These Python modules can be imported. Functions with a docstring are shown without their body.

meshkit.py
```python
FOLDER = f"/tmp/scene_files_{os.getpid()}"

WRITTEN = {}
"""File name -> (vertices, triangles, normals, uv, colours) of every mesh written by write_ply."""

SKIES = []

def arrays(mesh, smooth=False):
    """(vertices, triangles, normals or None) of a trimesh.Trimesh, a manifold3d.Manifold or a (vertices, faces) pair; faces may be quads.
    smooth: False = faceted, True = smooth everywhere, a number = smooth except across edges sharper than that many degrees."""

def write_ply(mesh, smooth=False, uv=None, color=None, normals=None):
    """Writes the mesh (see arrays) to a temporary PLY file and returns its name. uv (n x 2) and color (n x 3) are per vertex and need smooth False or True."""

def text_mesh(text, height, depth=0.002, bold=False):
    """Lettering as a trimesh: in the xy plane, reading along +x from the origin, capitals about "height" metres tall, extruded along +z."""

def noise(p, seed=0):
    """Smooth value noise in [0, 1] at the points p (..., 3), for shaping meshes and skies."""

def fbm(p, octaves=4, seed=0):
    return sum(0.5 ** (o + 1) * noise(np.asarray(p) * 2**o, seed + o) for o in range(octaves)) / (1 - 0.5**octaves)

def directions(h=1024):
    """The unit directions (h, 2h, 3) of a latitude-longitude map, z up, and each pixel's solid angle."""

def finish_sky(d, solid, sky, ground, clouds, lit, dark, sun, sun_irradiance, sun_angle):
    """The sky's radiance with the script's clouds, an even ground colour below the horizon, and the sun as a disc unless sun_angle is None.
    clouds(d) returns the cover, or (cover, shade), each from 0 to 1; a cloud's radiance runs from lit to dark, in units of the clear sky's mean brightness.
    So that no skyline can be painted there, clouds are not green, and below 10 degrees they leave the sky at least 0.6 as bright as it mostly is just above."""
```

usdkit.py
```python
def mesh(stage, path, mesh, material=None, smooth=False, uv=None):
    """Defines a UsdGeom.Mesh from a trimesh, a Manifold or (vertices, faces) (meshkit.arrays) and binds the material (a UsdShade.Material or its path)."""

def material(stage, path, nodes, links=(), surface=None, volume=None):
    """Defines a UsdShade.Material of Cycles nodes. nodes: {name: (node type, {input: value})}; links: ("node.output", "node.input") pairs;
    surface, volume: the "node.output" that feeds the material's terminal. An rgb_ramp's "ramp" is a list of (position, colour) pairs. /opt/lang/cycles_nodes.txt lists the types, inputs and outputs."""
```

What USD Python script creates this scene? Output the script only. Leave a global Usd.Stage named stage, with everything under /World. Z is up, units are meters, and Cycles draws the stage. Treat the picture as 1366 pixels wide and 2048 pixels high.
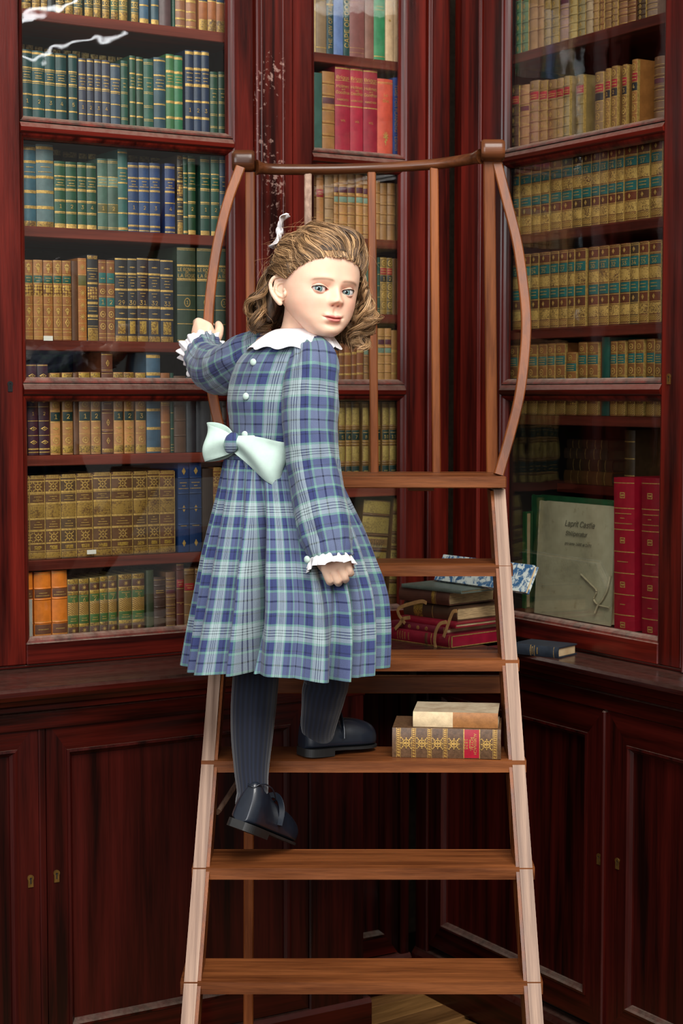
import math, random, functools
import numpy as np, trimesh
import shapely.geometry as sg, shapely.ops as so
import manifold3d as m3
import usdkit, meshkit
from pxr import Usd, UsdGeom, UsdLux, UsdShade, Gf, Sdf, Vt

rng = np.random.default_rng(7)
stage = Usd.Stage.CreateInMemory()
UsdGeom.SetStageUpAxis(stage, 'Z'); UsdGeom.SetStageMetersPerUnit(stage, 1.0)
WORLD = UsdGeom.Xform.Define(stage, '/World').GetPrim(); stage.SetDefaultPrim(WORLD)
UsdGeom.Scope.Define(stage, '/World/Looks')

# ---------------------------------------------------------------- camera, light, exposure
FPX, EYE, HORIZON = 3450.0, 1.39, 790.0
PITCH = math.atan((1024 - HORIZON) / FPX)
cam = UsdGeom.Camera.Define(stage, '/World/camera')
cam.CreateHorizontalApertureAttr(24.0); cam.CreateVerticalApertureAttr(24.0 * 2048 / 1366)
cam.CreateFocalLengthAttr(FPX / 1366 * 24.0); cam.CreateClippingRangeAttr(Gf.Vec2f(0.05, 100))
cam.CreateFStopAttr(8.0); cam.CreateFocusDistanceAttr(3.05)
cam.AddTranslateOp().Set(Gf.Vec3d(0, 0, EYE)); cam.AddRotateXOp().Set(90 - math.degrees(PITCH))
cam.CreateExposureAttr(0.12)

def aim(xf, pos, target):
    m = Gf.Matrix4d().SetLookAt(Gf.Vec3d(*pos), Gf.Vec3d(*target), Gf.Vec3d(0, 0, 1)).GetInverse()
    xf.AddTransformOp().Set(m)

def window_light(name, pos, target, w, h, power, col):
    l = UsdLux.RectLight.Define(stage, '/World/' + name)
    l.CreateWidthAttr(w); l.CreateHeightAttr(h); l.CreateIntensityAttr(power); l.CreateColorAttr(Gf.Vec3f(*col))
    aim(l, pos, target)

window_light('daylight_window', (0.9, -0.2, 4.5), (0.0, 3.3, 1.7), 3.0, 2.8, 13.0, (1.0, 0.97, 0.92))  # out of view overhead, placed to light the whole scene from the front
window_light('daylight_window_001', (-2.1, -1.8, 2.3), (0.1, 3.3, 1.3), 2.6, 2.2, 7.5, (0.97, 0.98, 1.0))  # added fill from the front left, evens out face and book spines
# two thin unseen lights high on the right, placed so the old panes mirror wavy streaks
def slit(name, a, b, h, power):
    a, b = np.array(a), np.array(b); c = (a + b) / 2; x = U0(b - a); z = -U0(np.array([-.3, 3.4, 1.9]) - c); z = U0(z - x * (z @ x)); y = np.cross(z, x)
    l = UsdLux.RectLight.Define(stage, '/World/' + name); l.CreateWidthAttr(float(np.linalg.norm(b - a))); l.CreateHeightAttr(h); l.CreateIntensityAttr(power); l.CreateColorAttr(Gf.Vec3f(.97, .97, 1.0))
    m = np.eye(4); m[:3, 0], m[:3, 1], m[:3, 2], m[:3, 3] = x, y, z, c; l.AddTransformOp().Set(Gf.Matrix4d(*m.T.ravel().tolist()))
def U0(v): return v / np.linalg.norm(v)
dome = UsdLux.DomeLight.Define(stage, '/World/room_light')
dome.CreateIntensityAttr(0.07); dome.CreateColorAttr(Gf.Vec3f(1.0, 0.93, 0.86))

# ---------------------------------------------------------------- projection of measured points onto real planes
def ray(px, py):
    x = (px - 683) / FPX; y = -(py - 1024) / FPX; c, s = math.cos(PITCH), math.sin(PITCH)
    return np.array([x, c + y * s, -s + y * c])
CAM = np.array([0, 0, EYE])
def on_z(px, py, z):
    r = ray(px, py); return CAM + r * ((z - EYE) / r[2])
def on_y(px, py, Y):
    r = ray(px, py); return CAM + r * (Y / r[1])
TH = math.radians(31)
UL = np.array([math.cos(TH), math.sin(TH), 0]); NL = np.array([-math.sin(TH), math.cos(TH), 0])
UR = np.array([math.sin(TH), -math.cos(TH), 0]); NR = np.array([math.cos(TH), math.sin(TH), 0])
WALLS = {'L': (UL, NL), 'R': (UR, NR)}
def uz(wall, px, py, w):
    u, n = WALLS[wall]; r = ray(px, py); p = CAM + r * (w / (r @ n)); return float(p @ u), float(p[2])

slit('clerestory_slit', [1.365, 1.806, 2.515], [1.651, 2.057, 2.642], .008, 10.0)  # both strips stand out of view, set for the streaks in the upper pane
slit('clerestory_slit_001', [1.358, 1.813, 2.636], [1.575, 2.008, 2.774], .010, 11.0)

# ---------------------------------------------------------------- prims
_used = {}
def numbered(parent, name):
    k = (parent, name); n = _used.get(k, 0); _used[k] = n + 1
    return f'{parent}/{name}' if n == 0 else f'{parent}/{name}_{n:03d}'
def data(p, **kw):
    for k, v in kw.items():
        if v: p.SetCustomDataByKey(k, v)
    return p
def thing(name, label, cat, loc=None, group=None, kind=None, mat4=None):
    x = UsdGeom.Xform.Define(stage, numbered('/World', name))
    if mat4 is not None:
        x.AddTransformOp().Set(Gf.Matrix4d(*np.asarray(mat4).T.ravel().tolist()))
    elif loc is not None:
        x.AddTranslateOp().Set(Gf.Vec3d(*map(float, loc)))
    return data(x.GetPrim(), label=label, category=cat, group=group, kind=kind)
def part(parent, name, mesh, m, smooth=False, uv=None, label=None, kind=None):
    base = '/World' if parent is None else str(parent.GetPath())
    p = usdkit.mesh(stage, numbered(base, name), mesh, m, smooth=smooth, uv=uv).GetPrim()
    return data(p, label=label, kind=kind)
def subx(parent, name):
    return UsdGeom.Xform.Define(stage, numbered(str(parent.GetPath()), name)).GetPrim()
def cat(ms):
    ms = [m for m in ms if m is not None]
    return ms[0] if len(ms) == 1 else trimesh.util.concatenate(ms)
def xform(m, M):
    m = m.copy(); m.apply_transform(M); return m
def wall_matrix(wall, u=0, w=0, z=0):
    uu, n = WALLS[wall]; M = np.eye(4); M[:3, 0] = uu; M[:3, 1] = n; M[:3, 2] = [0, 0, 1]; M[:3, 3] = uu * u + n * w + np.array([0, 0, z]); return M

# ---------------------------------------------------------------- shapes
def chbox(x0, x1, y0, y1, z0, z1, c=0.0015):
    c = min(c, (x1 - x0) / 3, (y1 - y0) / 3, (z1 - z0) / 3)
    P = []
    for a in range(3):
        for sx in (0, 1):
            for sy in (0, 1):
                for sz in (0, 1):
                    ins = [c, c, c]; ins[a] = 0
                    P.append([(x0 + ins[0], x1 - ins[0])[sx], (y0 + ins[1], y1 - ins[1])[sy], (z0 + ins[2], z1 - ins[2])[sz]])
    return trimesh.Trimesh(*_hull(np.array(P)), process=False)
def _hull(P):
    h = m3.Manifold.hull_points(P.astype(np.float32)).to_mesh(); return h.vert_properties[:, :3].astype(float), h.tri_verts
def wbox(wall, u0, u1, w0, w1, z0, z1, c=0.0015):
    return xform(chbox(u0, u1, w0, w1, z0, z1, c), wall_matrix(wall))
def hull(P):
    return trimesh.Trimesh(*_hull(np.asarray(P, float)), process=False)
def ring_frame(wall, u0, u1, z0, z1, prof):
    """a mitred moulding round a rectangle; prof: closed loop of (inset from the rectangle's edge towards its inside, depth w)"""
    V, Fc = [], []; n = len(prof)
    for (a, b, sa, sb) in ((u0, z0, 1, 1), (u1, z0, -1, 1), (u1, z1, -1, -1), (u0, z1, 1, -1)):
        V += [[a + sa * d, w, b + sb * d] for d, w in prof]
    for k in range(4):
        for i in range(n):
            j = (i + 1) % n; k2 = (k + 1) % 4
            q = [k * n + i, k * n + j, k2 * n + j, k2 * n + i]; Fc += [[q[0], q[1], q[2]], [q[0], q[2], q[3]]]
    m = trimesh.Trimesh(np.array(V), np.array(Fc), process=False); m.fix_normals(); return xform(m, wall_matrix(wall))
def rail_prof(wall, u0, u1, prof):
    """a straight moulding along u; prof: polygon of (w, z)"""
    pg = sg.Polygon(prof); m = trimesh.creation.extrude_polygon(pg, u1 - u0, engine='earcut')
    V = m.vertices.copy(); m.vertices = np.stack([V[:, 2] + u0, V[:, 0], V[:, 1]], 1); m.fix_normals()
    return xform(m, wall_matrix(wall))
def loft(rings, closed=True, caps=True):
    """rings: (n, k, 3)"""
    R = np.asarray(rings, float); n, k = R.shape[:2]; V = R.reshape(-1, 3); Fc = []
    kk = k if closed else k - 1
    i, j = np.meshgrid(np.arange(n - 1), np.arange(kk), indexing='ij'); j2 = (j + 1) % k
    a, b, c, d = i * k + j, i * k + j2, (i + 1) * k + j2, (i + 1) * k + j
    Fc = np.vstack([np.stack([a, b, c], -1).reshape(-1, 3), np.stack([a, c, d], -1).reshape(-1, 3)])
    if caps and closed:
        V = np.vstack([V, R[0].mean(0), R[-1].mean(0)]); o = len(V) - 2
        q = np.arange(k); Fc = np.vstack([Fc, np.stack([np.full(k, o), (q + 1) % k, q], 1), np.stack([np.full(k, o + 1), (n - 1) * k + q, (n - 1) * k + (q + 1) % k], 1)])
    return trimesh.Trimesh(V, Fc, process=False)
def catmull(P, n):
    P = np.asarray(P, float); m = len(P)
    Q = np.vstack([2 * P[0] - P[1], P, 2 * P[-1] - P[-2]]); t = np.linspace(0, m - 1 - 1e-9, n); i = t.astype(int); f = (t - i)[:, None]
    a, b, c, d = Q[i], Q[i + 1], Q[i + 2], Q[i + 3]
    return 0.5 * (2 * b + (c - a) * f + (2 * a - 5 * b + 4 * c - d) * f ** 2 + (3 * b - a - 3 * c + d) * f ** 3)
def sweep(P, prof, up=(0, 0, 1), scale=None):
    """a cross-section prof [(side, up)] carried along P"""
    P = np.asarray(P, float); T = np.gradient(P, axis=0); T /= np.linalg.norm(T, axis=1, keepdims=True)
    U = np.broadcast_to(np.asarray(up, float), P.shape); S = np.cross(T, U); S /= np.linalg.norm(S, axis=1, keepdims=True) + 1e-12; U = np.cross(S, T)
    pr = np.asarray(prof, float); sc = np.ones(len(P)) if scale is None else np.asarray(scale)
    R = P[:, None] + sc[:, None, None] * (pr[None, :, :1] * S[:, None] + pr[None, :, 1:] * U[:, None])
    m = loft(R); m.fix_normals(); return m
def circ(r, n=10, ry=None):
    t = np.arange(n) * 2 * np.pi / n; return np.stack([r * np.cos(t), (ry or r) * np.sin(t)], 1)
def rrect(a, b, c, n=3):
    """rounded rectangle, half sizes a, b, corner c"""
    out = []
    for k, (sx, sy) in enumerate(((1, 1), (-1, 1), (-1, -1), (1, -1))):
        for t in np.linspace(k * np.pi / 2, (k + 1) * np.pi / 2, n):
            out.append((sx * (a - c) + c * np.cos(t), sy * (b - c) + c * np.sin(t)))
    return np.array(out)

# ---------------------------------------------------------------- materials
def s2l(c):
    c = np.asarray(c, float) / 255.0
    return tuple(np.where(c <= 0.04045, c / 12.92, ((c + 0.055) / 1.055) ** 2.4))
def M(name, nodes, links, surface='p.BSDF', volume=None):
    return usdkit.material(stage, '/World/Looks/' + name, nodes, links, surface=surface, volume=volume)
def wood(name, dark, light, rot=0.0, scale=(30, 30, 1.4), rough=0.32, coat=0.10, dust=0.0, dustcol=(150, 132, 118), streak=0.5, spec=0.28, coatr=0.15, seed=0.0, specks=0.0):
    d, l = s2l(dark), s2l(light); mid = tuple(0.5 * (a + b) for a, b in zip(d, l))
    nodes = {
        'g': ('geometry', {}), 'mr': ('mapping', {'rotation': rot if isinstance(rot, tuple) else (0, 0, rot)}), 'mp': ('mapping', {'scale': scale, 'location': (seed, seed * .7, seed * 1.3)}),
        'n1': ('noise_texture', {'scale': 1.0, 'detail': 5.0, 'roughness': 0.62, 'distortion': 0.25}),
        'n2': ('noise_texture', {'scale': 0.16, 'detail': 2.0, 'roughness': 0.5, 'distortion': 0.6}),
        'n3': ('noise_texture', {'scale': 7.0, 'detail': 3.0, 'roughness': 0.7}),
        'r1': ('rgb_ramp', {'ramp': [(0.0, d), (0.36, d), (0.52, mid), (0.7, l), (1.0, l)]}),
        'r2': ('rgb_ramp', {'ramp': [(0.0, (0.45,) * 3), (0.4, (0.75,) * 3), (0.65, (1.12,) * 3), (1.0, (1.2,) * 3)]}),
        'r3': ('rgb_ramp', {'ramp': [(0.0, (1 - streak,) * 3), (0.42, (1 - streak * .3,) * 3), (0.55, (1,) * 3), (1.0, (1.06,) * 3)]}),
        'm1': ('mix', {'mix_type': 'multiply', 'fac': 0.8}), 'm2': ('mix', {'mix_type': 'multiply', 'fac': 0.8}),
        'bp': ('bump', {'strength': 0.12, 'distance': 0.002}),
        'rr': ('map_range', {'from_min': 0.3, 'from_max': 0.7, 'to_min': rough - 0.06, 'to_max': rough + 0.1}),
        'p': ('principled_bsdf', {'coat_weight': coat, 'coat_roughness': coatr, 'specular_ior_level': spec}),
    }
    links = [('g.position', 'mr.vector'), ('mr.vector', 'mp.vector'), ('mp.vector', 'n1.vector'), ('mp.vector', 'n2.vector'), ('mp.vector', 'n3.vector'), ('n1.fac', 'r1.fac'), ('n2.fac', 'r2.fac'), ('n3.fac', 'r3.fac'),
             ('r1.color', 'm1.color1'), ('r2.color', 'm1.color2'), ('m1.color', 'm2.color1'), ('r3.color', 'm2.color2'), ('n3.fac', 'bp.height'), ('bp.normal', 'p.normal'), ('n1.fac', 'rr.value'), ('rr.result', 'p.roughness')]
    out = 'm2.color'
    if dust:
        nodes.update({'sx': ('separate_xyz', {}), 'dr': ('map_range', {'from_min': 0.35, 'from_max': 0.9, 'to_min': 0.0, 'to_max': dust, 'clamp': True}),
                      'dn': ('noise_texture', {'scale': 55.0, 'detail': 3.0, 'roughness': 0.7}), 'dm': ('map_range', {'from_min': 0.25, 'from_max': 0.6, 'to_min': 0.35, 'to_max': 1.0, 'clamp': True}),
                      'dx': ('math', {'math_type': 'multiply'}), 'md': ('mix', {'color2': s2l(dustcol)})})
        links += [('g.normal', 'sx.vector'), ('sx.z', 'dr.value'), ('g.position', 'dn.vector'), ('dn.fac', 'dm.value'), ('dr.result', 'dx.value1'), ('dm.result', 'dx.value2'), ('dx.value', 'md.fac'), (out, 'md.color1')]
        out = 'md.color'
    if specks:
        nodes.update({'ks': ('noise_texture', {'scale': 105.0, 'detail': 2.0, 'roughness': .6}), 'kl': ('noise_texture', {'scale': 9.0, 'detail': 1.0}), 'kx': ('math', {'math_type': 'multiply'}), 'kr': ('map_range', {'from_min': .335, 'from_max': .42, 'to_min': 0., 'to_max': specks, 'clamp': True}), 'km': ('mix', {'color2': s2l((186, 150, 138))})})
        links += [('g.position', 'ks.vector'), ('g.position', 'kl.vector'), ('ks.fac', 'kx.value1'), ('kl.fac', 'kx.value2'), ('kx.value', 'kr.value'), ('kr.result', 'km.fac'), (out, 'km.color1')]; out = 'km.color'
    links.append((out, 'p.base_color'))
    return M(name, nodes, links)
def plain(name, col, rough=0.6, var=0.18, scale=60.0, bump=0.0, metallic=0.0, spec=0.5, coat=0.0, sheen=0.0, extra=None, vscale=(1, 1, 1)):
    c = np.array(s2l(col)); a, b = tuple(c * (1 - var)), tuple(np.minimum(c * (1 + var), 1))
    nodes = {'g': ('geometry', {}), 'mp': ('mapping', {'scale': vscale}), 'n': ('noise_texture', {'scale': scale, 'detail': 4.0, 'roughness': 0.6}), 'r': ('rgb_ramp', {'ramp': [(0.0, a), (0.35, a), (0.65, b), (1.0, b)]}),
             'p': ('principled_bsdf', {'roughness': rough, 'metallic': metallic, 'specular_ior_level': spec, 'coat_weight': coat, 'sheen_weight': sheen, **(extra or {})})}
    links = [('g.position', 'mp.vector'), ('mp.vector', 'n.vector'), ('n.fac', 'r.fac'), ('r.color', 'p.base_color')]
    if bump:
        nodes['b'] = ('bump', {'strength': bump, 'distance': 0.002}); links += [('n.fac', 'b.height'), ('b.normal', 'p.normal')]
    return M(name, nodes, links)

MAHD, MAHL = (34, 5, 3), (106, 24, 12)
mah_v = wood('mahogany_upright', MAHD, MAHL, dust=0.55)
mah_sp = wood('mahogany_bloomed', MAHD, (118, 32, 18), dust=0.4, specks=.45)
mah_hl = wood('mahogany_rail', MAHD, MAHL, rot=-TH, scale=(1.4, 30, 30), dust=0.75)
mah_hr = wood('mahogany_rail_side', MAHD, MAHL, rot=-TH, scale=(30, 1.4, 30), dust=0.6)
mah_base = wood('mahogany_base_upright', (18, 3, 2), (62, 11, 6), dust=0.3, rough=0.3)
mah_base_hl = wood('mahogany_base_rail', (22, 4, 2), (70, 14, 7), rot=-TH, scale=(1.4, 30, 30), dust=0.1, rough=0.22)
mah_base_hr = wood('mahogany_base_rail_side', (22, 4, 2), (62, 13, 7), rot=-TH, scale=(30, 1.4, 30), dust=0.1, rough=0.22)
shelf_l = wood('shelf_board', (70, 24, 16), (125, 52, 36), rot=-TH, scale=(1.4, 30, 30), rough=0.4, coat=0.15)
shelf_r = wood('shelf_board_side', (60, 20, 14), (110, 44, 30), rot=-TH, scale=(30, 1.4, 30), rough=0.4, coat=0.15)
inner = plain('case_interior', (20, 15, 12), 0.8, 0.25, 8.0, spec=.25)  # near-black colour stands in for the deep shade inside the cases
brass = plain('aged_brass', (128, 96, 48), 0.42, 0.25, 90.0, metallic=0.8)
black = plain('keyhole_black', (6, 5, 5), 0.9)
glass = M('old_window_glass', {'g': ('geometry', {}), 'n': ('noise_texture', {'scale': 9.0, 'detail': 2.0, 'roughness': 0.5}), 'b': ('bump', {'strength': 0.07, 'distance': 0.01}),
                               't': ('transparent_bsdf', {'color': (0.95, 0.965, 0.955)}), 'gl': ('glossy_bsdf', {'color': (1, 1, 1), 'roughness': 0.015}), 'io': ('map_range', {'from_min': 0.0, 'from_max': 1.0, 'to_min': 1.5, 'to_max': 0.66667}), 'f': ('fresnel', {}), 'mx': ('mix_closure', {})},
          [('g.position', 'n.vector'), ('n.fac', 'b.height'), ('b.normal', 'gl.normal'), ('g.backfacing', 'io.value'), ('io.result', 'f.IOR'), ('f.fac', 'mx.fac'), ('t.BSDF', 'mx.closure1'), ('gl.BSDF', 'mx.closure2')], surface='mx.closure')

# ---------------------------------------------------------------- the built-in bookcases
WL, WM, WR = 3.22, 3.30, 2.28          # distances of the three glazed fronts from the eye's plumb line, along each wall's normal
CTZ = 0.85                             # counter top height
BARS = [(1.898, 1.921), (1.388, 1.414)]
ZB, ZT = 0.900, 2.42                   # glass bottom and top
TOP = 2.70
mould = [(0.0, 0.0), (0.0, 0.016), (0.011, 0.016), (0.011, 0.012), (0.008, 0.006), (0.004, 0.002)]
def keyhole(parent, wall, u, w, z, m=brass, s=1.0):
    h = sg.Point(0, 0.004).buffer(0.0055, 8).union(sg.box(-0.0045, -0.011, 0.0045, 0.004)); k = sg.Point(0, 0.003).buffer(0.002, 8).union(sg.box(-0.0011, -0.006, 0.0011, 0.003))
    a = trimesh.creation.extrude_polygon(h.difference(k), 0.002, engine='earcut'); b = trimesh.creation.extrude_polygon(k.buffer(0.0004), 0.0008, engine='earcut')
    T = np.array([[s, 0, 0, u], [0, 0, -1, w], [0, s, 0, z], [0, 0, 0, 1.0]]) 
    e = part(parent, 'escutcheon', xform(xform(a, T), wall_matrix(wall)), m); part(e, 'keyhole', xform(xform(b, T), wall_matrix(wall)), black)
def glazed_case(name, label, wall, W, u_out0, u_gl0, u_gl1, u_out1, shelves, inside, mv, mh, sh, depth=0.36):
    t = thing(name, label, 'bookcase')
    d = subx(t, 'glazed_door')
    part(d, 'door_stile', wbox(wall, u_out0, u_gl0, W, W + 0.03, ZB - 0.043, ZT + .08, .003), mv)
    part(d, 'door_stile', wbox(wall, u_gl1, u_out1, W, W + 0.03, ZB - 0.043, ZT + .08, .003), mv)
    part(d, 'door_rail', wbox(wall, u_gl0, u_gl1, W, W + 0.03, ZB - 0.043, ZB, .002), mh)
    part(d, 'door_rail', wbox(wall, u_gl0, u_gl1, W, W + 0.03, ZT, ZT + .08, .002), mh)
    zs = [ZB] + [z for b in BARS[::-1] for z in b] + [ZT]
    for z0, z1 in BARS:
        pr = [(W - 0.002, z0 + .004), (W - .004, (z0 + z1) / 2), (W + .002, z1 - .003), (W + .009, z1), (W + .028, z1), (W + .028, z0), (W + .006, z0)]
        part(d, 'glazing_bar', rail_prof(wall, u_gl0, u_gl1, pr), mh)
    for k in range(3):
        a, b = zs[2 * k], zs[2 * k + 1]
        part(d, 'glazing_bead', ring_frame(wall, u_gl0, u_gl1, a, b, [(x, W + .002 + y) for x, y in mould]), mv)
        part(d, 'glass_pane', wbox(wall, u_gl0 + .001, u_gl1 - .001, W + .0185, W + .0215, a + .001, b - .001, 0.0003), glass)
    for z in shelves:
        part(t, 'shelf', wbox(wall, inside[0], inside[1], W + 0.036, W + depth - .012, z - 0.021, z, .0015), sh)
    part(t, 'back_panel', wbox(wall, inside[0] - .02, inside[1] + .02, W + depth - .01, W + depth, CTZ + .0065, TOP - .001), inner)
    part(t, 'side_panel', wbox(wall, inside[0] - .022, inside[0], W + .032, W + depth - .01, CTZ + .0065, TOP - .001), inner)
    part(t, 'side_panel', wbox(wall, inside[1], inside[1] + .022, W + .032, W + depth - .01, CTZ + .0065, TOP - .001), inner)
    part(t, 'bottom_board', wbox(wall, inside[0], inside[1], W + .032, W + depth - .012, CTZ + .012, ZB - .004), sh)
    part(t, 'top_board', wbox(wall, inside[0], inside[1], W + .032, W + depth - .012, ZT + .03, ZT + .06), sh)
    return t
SHL = [uz('L', 250, 690 - 8, WL + .036)[1]]
def shz(wall, W, *pts):
    return [uz(wall, px, py, W + .036)[1] for px, py in pts]
# shelf heights from the photograph (top front edge of each board)
SL = shz('L', WL, (250, 41), (250, 462), (250, 683), (250, 908), (250, 1112)); SL += [ZB + .002, 1.921]
SM = shz('L', WM, (700, 112), (780, 480), (780, 629), (780, 974)); SM += [ZB + .002, 1.921, 1.414]
SR = shz('R', WR, (1180, 66), (1180, 452), (1180, 653), (1180, 832)); SR += [ZB + .002, 1.921]
UL_IN, UM_IN, UR_IN = (1.165, 1.705), (1.885, 2.204), (-3.16, -2.545)
SHELVES = {('L', WL): (SL, UL_IN), ('L', WM): (SM, UM_IN), ('R', WR): (SR, UR_IN)}
wide = glazed_case('wide_bookcase', 'wide mahogany bookcase front with tall glazed door, seven rows of old books', 'L', WL, 1.105, 1.2095, 1.6735, 1.722, SL, UL_IN, mah_v, mah_hl, shelf_l)
narrow = glazed_case('narrow_bookcase', 'narrow mahogany bookcase with glazed door between two pilasters, behind the ladder', 'L', WM, 1.862, 1.910, 2.152, 2.208, SM, UM_IN, mah_v, mah_hl, shelf_l)
side_case = side = glazed_case('corner_bookcase', 'mahogany bookcase with glazed door set at right angles beside the ladder', 'R', WR, -3.184, -3.110, -2.581, -2.512, SR, UR_IN, mah_v, mah_hr, shelf_r)
keyhole(wide, 'L', *[uz('L', 20, 772, WL)[0], WL, uz('L', 20, 772, WL)[1]], m=black)
keyhole(side, 'R', uz('R', 1338, 757, WR)[0], WR, uz('R', 1338, 757, WR)[1])
# pilasters and fillets
def fluted(t, wall, u0, u1, w, z0, z1, m, lines=(), back=.08):
    part(t, 'pilaster', wbox(wall, u0, u1, w, w + back, z0, z1, .003), m)
    for u, r in lines:
        part(t, 'bead', xform(trimesh.creation.cylinder(r, z1 - z0, sections=10), wall_matrix(wall, u, w, (z0 + z1) / 2)), m)
fluted(wide, 'L', 0.80, 1.100, WL - .006, CTZ + .004, TOP, mah_v, [(1.085, .004)])
fluted(wide, 'L', 1.7225, 1.7915, WL - .012, CTZ + .004, TOP, mah_sp, [(1.734, .003), (1.785, .003)])
fluted(narrow, 'L', 1.7925, 1.858, WM - .004, CTZ + .004, TOP, mah_v, [(1.815, .004), (1.828, .0045)])
fluted(narrow, 'L', 2.211, 2.268, WM - .006, CTZ + .004, TOP, mah_v, [(2.218, .003)])
fluted(narrow, 'L', 2.2685, 2.2745, WM + .002, CTZ + .004, TOP, mah_v)
fluted(side, 'R', -3.30, -3.262, WR + .004, CTZ + .004, TOP, mah_v, [(-3.262, .003)])
fluted(side, 'R', -3.262, -3.186, WR - .004, CTZ + .004, TOP, mah_v, [(-3.19, .0035)])
fluted(side, 'R', -2.509, -2.15, WR - .006, CTZ + .004, TOP, mah_v, [(-2.500, .004)])
for t, wall, u0, u1, w, mm in ((wide, 'L', 0.8, 1.7915, WL, mah_hl), (narrow, 'L', 1.7925, 2.258, WM, mah_hl), (side, 'R', -3.31, -2.15, WR, mah_hr)):
    part(t, 'cornice', wbox(wall, u0, u1, w - (.004 if wall == 'R' else .02), w + .34, TOP - .16, TOP + .04, .006), mm)
    part(t, 'skirting_strip', wbox(wall, u0, u1, w + .006, w + .32, CTZ + .0006, CTZ + .006, .001), mm)

# ---------------------------------------------------------------- counter top and base cupboards
FL_, FR_ = 2.995, 2.165                # counter front edges along the two normals
def counter_profile(f):
    return [(f + .004, CTZ - .022), (f, CTZ - .014), (f + .001, CTZ - .006), (f + .006, CTZ - .0), (f + .45, CTZ - .0), (f + .45, CTZ - .022)]
ct = thing('counter_top', 'dark polished mahogany counter ledge running below the glazed bookcases', 'counter')
part(ct, 'ledge', rail_prof('L', 0.80, 2.66, counter_profile(FL_)), mah_base_hl)
part(ct, 'ledge', rail_prof('R', -3.12, -2.10, counter_profile(FR_)), mah_base_hr)
def frieze(t, wall, u0, u1, f, m):
    part(t, 'cove_moulding', rail_prof(wall, u0, u1, [(f + .008, CTZ - .0224), (f + .012, CTZ - .033), (f + .020, CTZ - .037), (f + .020, CTZ - .046), (f + .030, CTZ - .050), (f + .06, CTZ - .050), (f + .06, CTZ - .0224)]), m)
    part(t, 'frieze_rail', wbox(wall, u0, u1, f + .028, f + .06, CTZ - .084, CTZ - .050, .002), m)
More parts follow.
